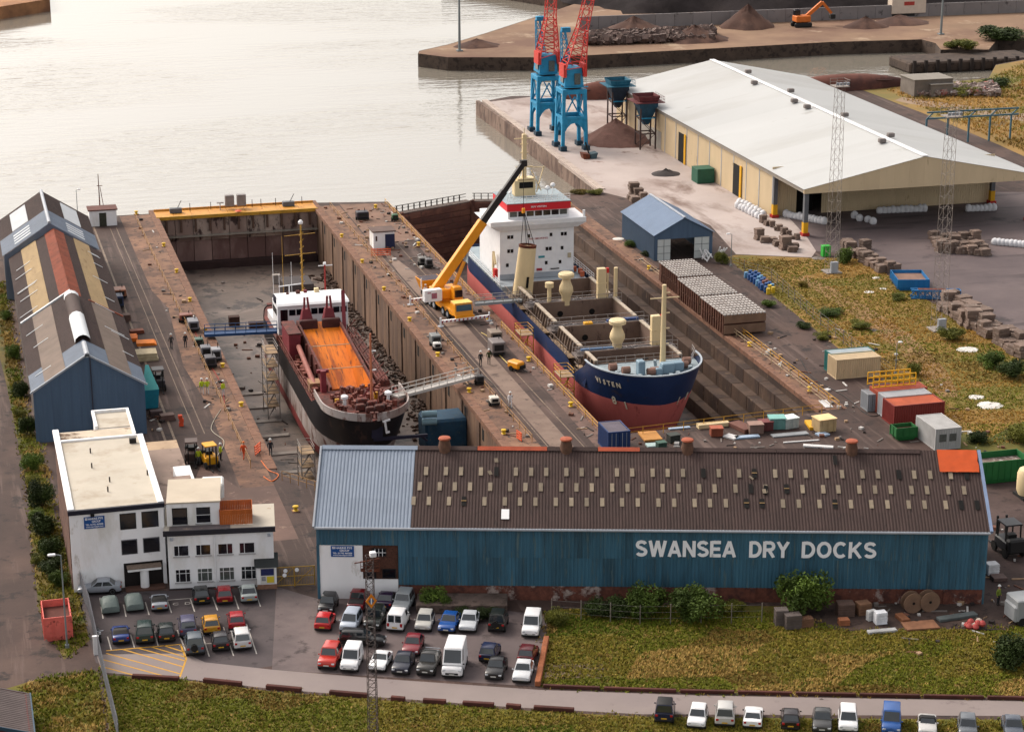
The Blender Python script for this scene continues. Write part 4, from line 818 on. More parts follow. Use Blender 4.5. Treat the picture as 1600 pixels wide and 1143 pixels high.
top1 = lambda y: 1.9 if y < 11 else .35 if y > 13 else 1.9 - (y - 11) * .775
H1.band(-8.2, -5.8).build('hull_bottom', hred, drg, smooth=True); H1.band(-5.8, -3.2).build('hull_band', hwhite, drg, smooth=True)
H1.band(-3.2, 1.0, 5, top=lambda y: 1.0 if y < 11 else -.4 if y > 13 else 1 - (y - 11) * .7).build('hull_topside', hblack, drg, smooth=True)
H1.band(1.0, 1.9, 2, top=lambda y: top1(y)).build('bulwark', hwhite, drg, smooth=True) if False else None
m = MB(); ts = [i / 40 for i in range(41)]; out = []
for sd in (1, -1):
    r_ = []
    for q in (ts if sd == 1 else ts[::-1]):
        y = .02 + 10.9 * q ** 1.6; h = H1.hb(y, 1.9); r_.append([(sd * h, y, .98), (sd * (h + .06), y, 1.95), (sd * (h - .12), y, 1.95), (sd * (h - .12), y, .95)])
    m.loft(r_, close=True, caps=True)
m.build('bulwark', hwhite, drg, smooth=True)
H1.deck(.1, 13, .85).build('forecastle_deck', dred, drg); H1.deck(37.9, 59.5, -.55).build('main_deck', dred, drg)
for sd in (-1, 1): MB().box(*sorted((sd * 3.35, sd * 5.75))[:1], 12.9, -.7, sorted((sd * 3.35, sd * 5.75))[1], 38, -.55).build('side_deck', dred, drg)
MB().box(-5.2, 12.6, -.55, 5.2, 12.8, .85).build('forecastle_front', dred, drg)
# hopper: sloping walls, orange inside
org = M('hopper_orange', (236, 128, 12), .7, .2, .6, c2=(190, 92, 16), t2=.54, c3=(128, 68, 36), t3=.58, streak=(2.2, .25, .25))
ho = MB()
hx, y0_, y1_ = 2.95, 13.5, 38.0
hp = MB().add([(-hx, y1_, 2.5), (hx, y1_, 2.5), (hx * .8, y0_ + 2, -4.2), (-hx * .8, y0_ + 2, -4.2)], [(0, 1, 2, 3)])
hp.add([(-hx, y1_, 2.5), (-hx * .8, y0_ + 2, -4.2), (-hx, y0_, .9)], [(0, 1, 2)]); hp.add([(hx, y1_, 2.5), (hx, y0_, .9), (hx * .8, y0_ + 2, -4.2)], [(0, 1, 2)]); hp.add([(-hx, y0_, .9), (-hx * .8, y0_ + 2, -4.2), (hx * .8, y0_ + 2, -4.2), (hx, y0_, .9)], [(0, 1, 2, 3)])
hopper = hp.build('hopper', org, drg)
for sd in (-1, 1):
    MB().bar((sd * (hx + .12), y0_, .95), (sd * (hx + .12), y1_, 2.6), .3, .5).build('hopper_rim', dred, hopper)
    MB().add([(sd * (hx + .3), y0_, -.5), (sd * (hx + .3), y1_, -.5), (sd * (hx + .3), y1_, 2.5), (sd * (hx + .3), y0_, .9)], [(0, 1, 2, 3)]).build('hopper_side', dred, hopper)
    for i in range(7): y = y0_ + 1.5 + i * 3.6; MB().bar((sd * (hx + .42), y, -.5), (sd * (hx + .42), y, 1 + (y - y0_) / (y1_ - y0_) * 1.6), .22, .3).build('hopper_frame', dred, hopper)
for f_ in (.28, .62): y = y0_ + (y1_ - y0_) * f_; MB().tube((-hx, y, .9 + 1.6 * f_), (hx, y, .9 + 1.6 * f_), .06).build('cross_wire', M('wire_pale', (220, 196, 160), .7, .1), hopper)
# rear gates and cylinders over the hopper
for x in (-1.65, 1.75):
    g_ = MB().box(x - 1.35, y1_ - 1.7, 1.5, x + 1.35, y1_ - .9, 3.2).build('hopper_gate', M('gate_darkrust', (84, 44, 42), .8, .3, 1), hopper, bev=.1)
    lf = MB().frus((x - .95, y1_ - .5, x + .95, y1_ + .9), (x - .55, y1_ - .1, x + .55, y1_ + .7), 2.6, 4.3).build('lifting_frame', maroon, drg)
    for dx in (-.35, .35): MB().bar((x + dx, y1_, 4.2), (x + dx * .6, y1_ + .2, 5.9), .2, .3).build('lifting_arm', maroon, lf)
MB().bar((3.6, y1_ - 2, 1.2), (4.0, y1_ + .5, 6.4), .55, .55).build('davit_post', maroon, drg)
MB().bar((-4.2, y0_ - .5, -.5), (-4.2, y0_ - .5, 3.6), .9, .7).build('fore_gantry_leg', maroon, drg); MB().bar((-5.0, y0_ - .2, 3.4), (-3.4, y0_ - .2, 3.4), .5, .4).build('fore_gantry_head', maroon, drg)
MB().box(-5.6, 31, -.5, -3.9, 37, 3.0).build('side_house', maroon, drg, bev=.08); MB().box(-5.7, 30.9, 3.0, -3.8, 37.1, 3.15).build('side_house_roof', dred, drg)
MB().tube((-4.4, 30, 1.6), (-4.6, 17, .3), .38, 10).build('dredge_pipe', M('pipe_pink', (176, 104, 92), .7, .25, 1), drg, smooth=True)
MB().box(-5.3, 17, -.5, -3.7, 19, .7).build('pipe_saddle', M('saddle_tan', (188, 142, 104), .8, .2), drg)
MB().box(3.9, 14, -.55, 5.3, 33, 1.3).build('side_tank', dred, drg, bev=.06)
# superstructure
br = MB().box(-5.2, 42.2, -.5, 5.2, 52, .7).build('deckhouse', whitem, drg, bev=.05)
bz0, bz1 = .7, 4.0
br2 = MB().box(-5.35, 41.6, bz0, 5.35, 46.2, bz1).build('wheelhouse', whitem, drg, bev=.06)
MB().add([(-5.5, 41.2, bz1), (5.5, 41.2, bz1), (5.5, 41.55, bz1 + .25), (-5.5, 41.55, bz1 + .25), (-5.2, 43.4, bz1 + .75), (5.2, 43.4, bz1 + .75), (-5.2, 46.2, bz1 + .5), (5.2, 46.2, bz1 + .5)], [(0, 1, 2, 3), (3, 2, 5, 4), (4, 5, 7, 6)]).build('wheelhouse_roof', whitem, br2)
for i in range(9):
    x0 = -4.75 + i * 1.12
    if i == 0: MB().box(-4.95, 41.54, 1.3, -3.85, 41.585, 3.4).build('wheelhouse_window', glass, br2)
    else: MB().box(x0, 41.54, 2.55, x0 + .95, 41.585, 3.35).build('wheelhouse_window', glass, br2)
MB().box(-5.36, 42.4, 2.4, -5.39, 45.6, 3.3).build('wheelhouse_window', glass, br2)
MB().box(-5.5, 43, bz1, -5.3, 44.6, bz1 + .9).build('wing_board', M('navy_board', (36, 34, 60), .6, .1), br2)
mst = MB().bar((.4, 52, .5), (.4, 52, 12.5), .22, .22).build('lattice_mast', M('mast_yellow', (206, 158, 60), .6, .2, 1), drg)
for z in (8.2, 11): MB().bar((-2.2, 52, z), (2.6, 52, z + .2), .07).build('mast_yard', M('mast_yellow', (206, 158, 60)), mst)
MB().bar((-2.6, 52, .5), (-2.6, 52, 11), .06).build('mast_stay', M('mast_yellow', (206, 158, 60)), mst); MB().lathe([(.05, 0), (.35, .15), (.4, .4), (.2, .65)], (.4, 52, 12.5), 10).build('radome', whitem, mst, smooth=True)
for z in range(2, 12): MB().bar((.05, 51.75, z), (.75, 51.75, z + .5), .08).build('mast_lacing', M('mast_yellow', (206, 158, 60)), mst)
m2 = MB().tube((3.2, 48, .6), (3.2, 48, 7.6), .14).build('signal_mast', M('mast_red', (190, 60, 56), .6, .2), drg); MB().bar((2.2, 48, 7.5), (4.4, 48, 7.5), .1).cb(3.2, 48, 7.8, .4, .4, .3).build('radar_bar', whitem, m2)
for x, h in ((-5.2, 6), (-2.4, 4.5), (-4.3, 3)): MB().tube((x, 45.6, 4.4), (x, 45.6, 4.4 + h), .035, 5).build('antenna', whitem, drg)
MB().bar((-4.4, 45.6, 5.6), (-1.0, 45.6, 5.8), .12).bar((-2.8, 45.6, 4.3), (-2.8, 45.6, 5.7), .15).build('radar_bar', whitem, drg)
for x, y, s_, c_ in ((-1.6, 45, .6, dred), (-.4, 45.4, .5, maroon), (1.3, 45.2, .7, cream), (-3.2, 45, .4, dred)): MB().cb(x, y, 4.45 + s_ / 2, s_, s_, s_).build('roof_locker', c_, drg, bev=.06)
fnl = MB().box(-2.2, 53, -.5, 2.4, 58, 3.6).build('engine_casing', M('casing_dark', (60, 46, 46), .7, .3), drg, bev=.1)
# foredeck: mast, winches, bollards, red wave breaker
fm_ = MB().tube((1.2, 7.2, .9), (1.2, 7.2, 9.6), .2, 8, .13).build('fore_mast', M('foremast_salmon', (214, 128, 92), .6, .15), drg, smooth=True)
for z in (5, 7.4): MB().cb(1.55, 7.2, z, .7, .15, .12).build('mast_lamp', whitem, fm_)
for dx in (-1, 1): MB().bar((1.2, 7.2, 3.2), (1.2 + dx * 1.1, 8.4, .9), .14).build('mast_leg', maroon, fm_)
MB().bar((2.2, 7.0, 1.2), (5.0, 10.4, 1.35), .25, 1.1).build('breakwater', dred, drg)
for x, y, s_ in ((-.9, 4.6, .9), (.2, 3.6, .8), (1.5, 3.8, .9), (-.3, 6.2, 1.1), (2.4, 4.6, .7), (.8, 5.4, .9)):
    w_ = MB().cb(x, y, .9 + s_ * .45, s_ * 1.2, s_ * .8, s_ * .9).build('winch_frame', dred, drg, bev=.08); MB().tube((x - s_ * .75, y, 1 + s_ * .3), (x + s_ * .75, y, 1 + s_ * .3), s_ * .4, 10).build('winch_drum', M('drum_dark', (86, 48, 46), .7, .3), w_)
for x, y in ((-3.4, 5), (-2.9, 4.6), (3.1, 4.2), (2.7, 3.5), (-1.8, 2.4), (.0, 1.6), (.6, 1.5), (-3.6, 8.6), (3.9, 8)): MB().lathe([(.18, 0), (.16, .55), (.28, .6), (.28, .72)], (x, y, .86), 8).build('deck_bollard', dred, drg, smooth=True)
for x, y in ((-2.6, 6.6), (3.4, 6.8)): MB().lathe([(.25, 0), (.22, 1.0), (.5, 1.05), (.5, 1.35), (.2, 1.5)], (x, y, .86), 10).build('mushroom_vent', whitem, drg, smooth=True)
for x, y in ((-3.6, 6.8), (2.0, 8.2)): MB().cb(x, y, 1.4, .5, .4, .9).build('hose_box', M('hose_yellow', (214, 156, 36), .6, .15), drg)
r_ = MB()
for sd in (-1, 1): rails_mesh(r_, [(sd * 5.6, 14, -.5), (sd * 5.75, 26, -.5), (sd * 5.75, 41, -.5)], 1.1, 1.6, .06)
r_.build('deck_rail', M('rail_rust', (150, 92, 80), .7, .2), drg)
cl = MB()
for k in range(190):
    x = rnd.choice((-1, 1)) * rnd.uniform(3.9, 5.4); y = rnd.uniform(13, 41); s_ = rnd.uniform(.2, .7); cl.cb(x, y, -.4 + s_ / 2, s_, s_ * 1.3, s_, rnd.random())
for k in range(70): cl.cb(rnd.uniform(-4, 4.2), rnd.uniform(5.2, 12.6), 1.0 + rnd.random() * .5, rnd.uniform(.15, .6), rnd.uniform(.15, .6), rnd.uniform(.2, .8), rnd.random())
cl.build('deck_fittings', M('fitting_mix', (146, 76, 64), .7, .45, 1.5, c3=(196, 150, 120), t3=.6), drg, kind='stuff')
pip = MB()
for k in range(9): y = 14 + k * 2.7; pip.tube((3.6, y, 1.5), (5.4, y + 1, 2.2 + (k % 3) * .3), .07, 5)
for k in range(4): pip.tube((3.7 + k * .45, 14, 1.45), (3.7 + k * .45, 36, 1.8), .1, 6)
pip.build('deck_piping', dred, drg, kind='stuff')
# anchor and spud boom at the bow
MB().bar((1.5, -.15, -.4), (1.3, -.25, .9), .3, .25).bar((1.0, -.2, .9), (2.0, -.2, 1.1), .2).bar((1.4, -.2, -.5), (1.9, -.2, -.4), .2).build('anchor', M('anchor_white', (240, 238, 240), .5, .1), drg)
MB().bar((0, .9, -1.6), (7.4, 1.6, -1.9), .35, .35).bar((6.5, 1.6, -1.9), (7.4, 1.6, -2.6), .25).build('bow_boom', M('boom_navy', (38, 36, 62), .6, .2), drg)
MB().box(-.3, .6, -1.4, 1.2, 1.6, .0).build('bow_fender', M('boom_navy', (38, 36, 62)), drg)
blk = M('keel_timber', (74, 56, 48), .9, .3, 1)
for i in range(11): tag(MB().box(-1.6, -.5, 0, 1.6, .5, .82).build('keel_block', blk, None, (45.5, 236 + i * 4.6, FL), bev=.05), ORD[i] + ' keel block under the dredger counted from its bow', 'keel block', 'keel blocks under the dredger')
# ---------------------------------------------------------------- coaster VISTEN in the right dock
vs_ = T('cargo_ship', 'blue and red cargo ship VISTEN with open holds and tall white bridge', 'ship', (81.9, 232.4, 0))
H2 = Hull(14.6, 77, -8.2, 3.2, 3.4, 8.2, 19, 8)
nav = M('hull_navy', (34, 62, 112), .45, .2, .15, c2=(28, 46, 84), t2=.52, c3=(84, 70, 74), t3=.64, scale3=.5, spec=.5); vred = M('hull_rose', (224, 118, 112), .7, .12, .2, c2=(204, 98, 94), t2=.56, c3=(160, 74, 70), t3=.62, streak=(1, 1, .3))
H2.band(-8.2, -.8).build('hull_bottom', vred, vs_, smooth=True)
def top2(y): return 3.2 if y < 9.0 else 3.2 - (y - 9) * 1.7 if y < 10.8 else .15 if y < 13.6 else min(1.35, .15 + (y - 13.6) * 3) 
H2.band(-.8, 3.2, 6, n=110, top=top2).build('hull_topside', nav, vs_, smooth=True)
rim = MB()
pts = []
for sd in (1, -1):
    qs = [i / 30 for i in range(31)]
    for q in (qs if sd == -1 else qs[::-1]): y = .02 + 8.9 * q ** 1.6; pts.append((sd * (H2.hb(y, 3.2) + .0), y, 3.25))
for a_, b_ in zip(pts, pts[1:]): rim.bar(a_, b_, .22, .14)
rim.build('bulwark_rim', M('rim_pale', (196, 206, 216), .5, .1), vs_)
lgrey = M('deck_pale_blue', (172, 188, 196), .6, .12, .8, c3=(130, 120, 112), t3=.62)
H2.deck(.25, 9.6, 2.25).build('forecastle_deck', lgrey, vs_); H2.deck(7, 76.5, -.2).build('main_deck', M('deck_weathered', (120, 102, 96), .8, .25, .6, c3=(80, 66, 64), t3=.58), vs_)
MB().box(-6.9, 9.3, -.35, 6.9, 9.45, 2.25).build('forecastle_front', nav, vs_)
for sd in (-1, 1): MB().add([(sd * 7.28, 9.0, -.4), (sd * 7.2, 12.2, -.4), (sd * 7.2, 11.2, .4), (sd * 7.0, 9.2, 3.1), (sd * 6.9, 8.6, 3.1)], [(0, 1, 2, 3, 4)]).build('bulwark_step', nav, vs_)
# holds: coaming walls round open boxes
hold_in = M('hold_steel', (150, 124, 108), .8, .15, .3, c2=(128, 104, 92), t2=.55, c3=(104, 80, 72), t3=.62, rv=.05, streak=(1, 1, .5)); coam = M('coaming_rust', (140, 98, 74), .8, .25, .6, c3=(196, 160, 120), t3=.62)
CX = 5.55; CZ = 2.6
holds = [(4.9, 13.9), (16.3, 25.6), (28.0, 37.4), (39.8, 48.6)]
for k, (h0, h1) in enumerate(holds):
    h0 = 9.7 if k == 0 else h0
    hc = MB().box(-CX, h1, -3.5, CX, h1 + .15, CZ).build('hold_bulkhead', hold_in, vs_)
    MB().box(-CX, h0 - .15, -3.5, CX, h0, CZ - .25).build('hold_bulkhead', hold_in, vs_)
    for sd in (-1, 1):
        MB().box(sd * CX - .09, h0, -3.5, sd * CX + .09, h1, CZ).build('hold_side', hold_in, vs_); MB().bar((sd * (CX + .05), h0, CZ + .08), (sd * (CX + .05), h1, CZ + .08), .5, .16).build('coaming_top', M('coaming_pale', (206, 190, 170), .6, .2, 1, c3=(140, 100, 80), t3=.6), vs_)
        nst = int((h1 - h0) / 1.1)
        for i in range(nst + 1): y = h0 + (h1 - h0) * i / nst; MB().bar((sd * (CX + .15), y, CZ), (sd * (CX + .75), y, -.35), .14, .3).build('coaming_stay', M('stay_pale', (150, 128, 112), .7, .3, 1, rv=.2), vs_)
    MB().box(-CX, h0, -3.6, CX, h1, -3.4).build('hold_floor', hold_in, vs_)
    if k < 3:
        for x in (-2.2, 2.4): MB().tube((x, h1 - .03, .9), (x, h1 - .06, .9), .42, 12).build('hold_manhole', dark, hc)
# cross decks with pipes
pipe = M('pipe_silver', (150, 142, 142), .6, .25, 2, rv=.2); pblue = M('hose_blue', (64, 90, 150), .6, .2, 1)
for y in (14.05, 25.75, 37.55):
    MB().box(-6.9, y, CZ - .9, 6.9, y + 2.15, CZ - .55).build('cross_deck', M('crossdeck', (128, 116, 112), .8, .3, 1), vs_)
    pp = MB()
    for q in range(5): pp.tube((-6.6, y + .25 + q * .42, CZ - .3 + .12 * (q % 2)), (6.6, y + .25 + q * .42, CZ - .3 + .12 * (q % 2)), .06 + .03 * (q % 3), 6)
    for q in range(26): pp.cb(rnd.uniform(-6.2, 6.2), y + rnd.uniform(.2, 1.9), CZ - .2, rnd.uniform(.1, .5), rnd.uniform(.1, .5), rnd.uniform(.1, .5), rnd.random())
    pp.build('cross_deck_pipes', pipe, vs_, kind='stuff')
    rr_ = MB(); rails_mesh(rr_, [(-6.8, y + .1, CZ - .5), (6.8, y + .1, CZ - .5)], 1.1, 1.7, .05); rails_mesh(rr_, [(-6.8, y + 2.1, CZ - .5), (6.8, y + 2.1, CZ - .5)], 1.1, 1.7, .05); rr_.build('cross_deck_rail', M('scaffold', (176, 166, 160), .5, .2), vs_)
MB().bar((1.2, 26.8, CZ), (5.6, 26.9, CZ + .05), .5, .3).build('blue_hose', pblue, vs_); MB().bar((-6, 15, CZ), (-1.5, 15, CZ), .4, .25).build('blue_hose', M('hose_pale', (110, 140, 180), .6, .2), vs_)
MB().cb(-1.6, 26.2, CZ, 1.2, .8, .5).build('tool_chest', M('chest_yellow', (236, 170, 30), .6, .1), vs_, bev=.08)
# vents on the cross decks
def mush(x, y, z, h, r, nm='ventilator'):
    return MB().lathe([(r * .62, 0), (r * .62, h * .25), (r * 1.0, h * .42), (r * .95, h * .55), (r * .6, h * .74), (r * .58, h * .86), (r * 1.1, h * .865), (r * 1.12, h * .96), (r * .9, h)], (x, y, z), 16).build(nm, cream, vs_, smooth=True)
mush(-1.1, 15.1, CZ - .6, 4.3, 1.0); mush(-1.2, 37.9, CZ - .6, 4.6, 1.0)
def boxvent(x, y, h):
    b_ = MB().box(x - .6, y - .4, CZ - .6, x + .6, y + .5, CZ - .6 + h).build('vent_trunk', cream, vs_, bev=.08); MB().box(x - .66, y - .46, CZ - .6 + h * .55, x + .66, y + .56, CZ - .5 + h * .55).build('trunk_band', cream, b_); MB().cb(x + .85, y, CZ + h * .8, .35, .35, .7).build('red_lamp', M('lamp_red', (226, 50, 46), .5, .1), b_); MB().bar((x + .9, y, CZ - .5), (x + .9, y, CZ + h * .7), .2).build('trunk_pipe', cream, b_)
boxvent(4.1, 15.2, 4.4); boxvent(4.0, 38.2, 4.8)
MB().tube((6.0, 38, CZ - .6), (6.0, 38, CZ + 4.2), .28, 8).build('sampson_post', cream, vs_, smooth=True)
MB().lathe([(.3, 0), (.28, 2.6), (.62, 2.65), (.62, 3.3), (.3, 3.4)], (-3.6, 38, CZ - .6), 10).build('ventilator', cream, vs_, smooth=True)
# fore mast and winch gear
fmast = MB().tube((2.5, 7.6, 2.25), (2.5, 7.6, 12.6), .38, 10, .26).build('fore_mast', cream, vs_, smooth=True)
MB().bar((.7, 7.6, 10.9), (4.5, 7.6, 10.9), .12).build('mast_yard', cream, fmast)
for z in (5, 7, 9, 11.6): MB().cb(2.9, 7.4, z, .6, .15, .12).build('mast_rung', cream, fmast)
for x, s_, h in ((-1.6, .9, 1.9), (1.9, 1.6, 1.3), (3.4, 1.4, 1.2), (.6, .9, .9)):
    MB().cb(x, 3.6 + abs(x) * .3, 2.25 + h / 2, s_, 1.2, h).build('winch_house', M('winch_blue', (150, 178, 196), .6, .12, 1), vs_, bev=.1)
for x, y in ((-.4, 3.6), (.2, 3.9), (4.5, 5.2), (-3.2, 5.0), (-4.4, 6.6), (5.4, 6.8)): MB().tube((x - .5, y, 2.75), (x + .5, y, 2.75), .45, 10).build('winch_drum', M('winch_rust', (160, 120, 104), .7, .3), vs_)
for x, y in ((-2.3, 2.2), (-1.4, 1.5), (1.5, 1.5), (2.6, 2.1), (-4.6, 4.2), (4.9, 4.0), (0, 1.1)): MB().lathe([(.22, 0), (.2, .5), (.32, .55), (.3, .7)], (x, y, 2.25), 8).build('deck_bollard', lgrey, vs_, smooth=True)
MB().bar((1.0, 5.8, 2.3), (.7, 5.4, 3.6), .3).build('vent_cowl', lgrey, vs_)
rr_ = MB(); rails_mesh(rr_, [(-5.6, 9.2, 2.25), (5.6, 9.2, 2.25)], 1.0, 1.2, .05); rails_mesh(rr_, [(5.3, 4.8, 3.2), (6.6, 7.2, 3.2), (6.9, 9, 3.2)], .9, 1, .05); rr_.build('forecastle_rail', M('scaffold', (176, 166, 160)), vs_)
# side deck scaffolding along the port side
sc_ = MB()
for k, (h0, h1) in enumerate(holds):
    if k == 0: h0 = 11.2
    for y in [h0 + 1 + i * 1.5 for i in range(int((h1 - h0) / 1.5))]:
        sc_.bar((-7.2, y, -.4), (-7.2, y, 2.4), .07)
        sc_.bar((-7.2, y, 1.1), (-CX, y, 1.1), .05)
    for z in (.7, 1.5, 2.3): sc_.bar((-7.2, h0 + .8, z), (-7.2, h1, z), .06)
sc_.build('scaffold_tubes', M('scaffold_dull', (150, 132, 120), .6, .3), vs_, kind='stuff')
for k, (h0, h1) in enumerate(holds): MB().bar((-6.6, max(h0, 11.5) + .8, .95), (-6.6, h1, .95), .8, .06).build('scaffold_board', M('board_tan', (190, 160, 126), .8, .3, 1), vs_)
# accommodation block
AYf = 55.6; AZ0, AZ1 = 1.2, 10.0
acc = MB().box(-6.0, AYf, AZ0, 5.2, AYf + 12, AZ1).build('accommodation', whitem, vs_, bev=.05)
MB().box(-6.6, AYf - 3.5, -.3, 6.6, AYf - .02, 1.15).build('poop_front', M('poop_pale', (196, 206, 214), .6, .1), vs_); MB().box(-6.9, AYf, -.3, 6.9, 76, 1.15).build('poop_deck', lgrey, vs_)
MB().box(-6.05, AYf - .06, AZ0, 5.25, AYf - .001, 2.1).build('skirt', M('skirt_grey', (190, 198, 208), .6, .1), acc)
for z, xs in ((8.2, ((-3.8, 2), (-.75, 1), (2.6, 1), (4.3, 2))), (5.9, ((-3.8, 2), (-1.6, 1), (2.0, 2), (4.3, 1))), (3.6, ((-4.0, 1), (1.9, 1), (4.0, 1)))):
    for x, n_ in xs:
        x -= .9
        for q in range(n_): w_ = MB().box(x + q * .5 - .2, AYf - .05, z - .28, x + q * .5 + .2, AYf + .02, z + .28).build('window', black, acc); MB().box(x + q * .5 - .15, AYf - .06, z - .22, x + q * .5 + .15, AYf - .051, z + .22).build('pane', glass, w_)
lettering('NO SMOKING', 'painted_notice', M('notice_red', (196, 60, 74), .6, .1), acc, -1.6, 1.2, 7.55, 7.85, AYf - .02, bold=.01, depth=.01)
MB().box(-.2, AYf - .05, 4.45, .75, AYf - .01, 4.8).build('notice_board', M('notice_teal', (60, 168, 186), .5, .1), acc); MB().cb(.8 - .9, AYf - .2, 2.6, .8, .2, .35).build('red_locker', M('notice_red', (196, 60, 74)), acc)
MB().cb(2.3, AYf - .1, 2.55, 1.3, .12, .15).build('black_fitting', black, acc); MB().cb(4.5, AYf - .05, 4.6, .5, .1, .8).build('ladder_plate', M('tan_plate', (214, 200, 170), .6, .1), acc)
# bridge deck with wings, wheelhouse, red band
MB().frus((-6.4, AYf - .5, 5.6, AYf + 9), (-7.6, AYf - .9, 6.8, AYf + 9), 9.4, 10.2).build('wing_bracket', whitem, acc)
MB().box(-7.6, AYf - .9, 10.2, 6.8, AYf + 5, 11.0).build('bridge_wing', whitem, acc, bev=.05)
MB().bar((6.6, AYf - .3, 10.9), (6.6, AYf - .3, 12), .3).build('wing_lamp', whitem, acc)
bh = MB().box(-4.7, AYf + .4, 11.0, 4.5, AYf + 8, 12.3).build('wheelhouse', whitem, acc)
for i in range(7):
    x = -4.4 + i * 1.26
    MB().box(x, AYf + .34, 11.35, x + 1.05, AYf + .395, 12.15).build('wheelhouse_window', glass2 if i in (0, 6) else glass, bh)
MB().box(-4.9, AYf + .1, 12.3, 4.7, AYf + 8.2, 13.5).build('red_band', M('band_red', (232, 38, 52), .5, .06), bh)
lettering('M/V VISTEN', 'band_letters', lt, bh, -1.3, 1.0, 12.75, 13.05, AYf + .07, bold=.01, depth=.01)
MB().box(-4.95, AYf + .05, 13.5, 4.75, AYf + 8.25, 13.6).build('monkey_deck', lgrey, bh)
rr_ = MB(); rails_mesh(rr_, [(-4.8, AYf + .2, 13.6), (4.6, AYf + .2, 13.6)], 1.1, .9, .05, (1, .66, .33)); rr_.build('monkey_rail', whitem, bh)
mm = MB().bar((-1.0, AYf + 5, 13.6), (-1.0, AYf + 5, 23.6), .6, .6).build('main_mast', cream, bh, bev=.05)
MB().box(-2.6, AYf + 4.4, 13.6, .6, AYf + 6, 16.2).build('mast_house', cream, mm, bev=.1); MB().box(-2.1, AYf + 4.35, 16.3, .4, AYf + 6, 16.5).build('mast_platform', cream, mm); MB().box(-1.9, AYf + 4.36, 14.9, .2, AYf + 4.4, 15.9).build('mast_opening', dark, mm)
for z, w_ in ((18.3, 2.6), (20.6, 1.2), (22.0, 1.2), (22.9, 3.0)): MB().bar((-1 - w_ / 2, AYf + 5, z), (-1 + w_ / 2, AYf + 5, z), .14).build('mast_yard', cream, mm)
for a_, b_ in (((-2.6, 14), (-1.2, 18.4)), ((.9, 14), (2.0, 18.2)), ((1.6, 14.2), (.1, 17.6)), ((2.2, 18), (-1, 18.3))): MB().bar((a_[0], AYf + 5, a_[1]), (b_[0], AYf + 5, b_[1]), .13).build('mast_stay', cream, mm)
MB().bar((-1, AYf + 5, 23.6), (-1, AYf + 5, 24.6), .1).build('mast_top', cream, mm)
for x, z, s_ in ((2.3, 14.8, .5), (3.1, 15.3, .45), (-3.4, 14.5, .3)): MB().bar((x, AYf + 4, 13.6), (x, AYf + 4, z), .1).lathe([(s_ * .3, 0), (s_ * .8, s_ * .3), (s_ * .85, s_ * .8), (s_ * .4, s_ * 1.4)], (x, AYf + 4, z - .3), 10).build('radome', whitem, bh, smooth=True)
acc.scale = (1, 1, .91); acc.location = (0, 0, 1.2 * .09)
# port side gear of the poop: cream davit, dark portholed flank
MB().bar((-6.5, AYf + 2, 1.1), (-6.5, AYf + 2, 4.6), .3).bar((-6.5, AYf + 2, 4.6), (-7.1, AYf - .5, 5.6), .35).bar((-7.1, AYf - .5, 5.6), (-7.2, AYf - 2, 4.2), .3).build('davit', cream, vs_); MB().cb(-6.9, AYf - .8, 2.6, .5, .9, 1.2).build('red_locker', M('lamp_red', (226, 50, 46)), vs_)
for sd in (-7.1, 7.1): rails_mesh(MB(), [(sd, AYf - 4, 1.2), (sd, 70, 1.2)], 1.1, 1.2, .05, (1, .66, .33)).build('poop_rail', whitem, vs_)
for x, y in ((6.2, AYf - 1), (6.4, AYf + .6), (5.9, AYf + 2)): MB().cb(x, y, 1.6, .6, .6, .8).build('deck_locker', M('locker_orange', (214, 110, 70), .6, .3, 2), vs_, bev=.06)
# name, thruster and bulb marks on the bow, following the shell
def hull_letters(txt, y_start, z, size, mat, side, name, gap=1.15):
    """letters laid one by one on the bow shell, side -1 port; y runs along the hull from aft to fore on the port side"""
    y = y_start
    for ch in txt:
        if ch != ' ':
            hb = H2.hb(y, z); d = .05; t = Vector((H2.hb(y - d, z) - H2.hb(y + d, z), -2 * d, 0)); t.x *= side; t.normalize()
            up = Vector((side * (H2.hb(y, z + .2) - H2.hb(y, z - .2)), 0, .4)).normalized(); 
            if side > 0: t = -t
            nrm_ = t.cross(up).normalized(); me = text_mesh(ch, size, mat, name, .03, .015)[0]
            o = ob(name, me, vs_); Mx = Matrix((t, up, nrm_)).transposed().to_4x4(); p_ = Vector((side * hb, y, z)) + nrm_ * .06; Mx.translation = p_; o.matrix_local = Mx
        st = size * gap * .62; hb2 = H2.hb(y, z)
        t2 = Vector((H2.hb(y + .05, z) - H2.hb(y - .05, z), .1)).normalized(); y += (-1 if side < 0 else 1) * st * abs(t2.y)
wlt = M('bow_letters', (226, 214, 190), .6, .1, 3)
hull_letters('VISTEN', 6.1, 1.25, .95, wlt, -1, 'ship_name'); hull_letters('8', 4.6, -1.3, 1.5, wlt, -1, 'thruster_bulb_mark'); hull_letters('I', 3.3, -1.7, 1.5, wlt, -1, 'thruster_bulb_mark'); hull_letters('I 8', 1.9, -1.2, 1.5, wlt, 1, 'thruster_bulb_mark')
for i in range(13): tag(MB().box(-1.7, -.5, 0, 1.7, .5, .82).build('keel_block', blk, None, (81.9, 238.6 + i * 5.2, FL), bev=.05), ORD[i] + ' keel block under the blue cargo ship counted from its bow', 'keel block', 'keel blocks under the cargo ship')
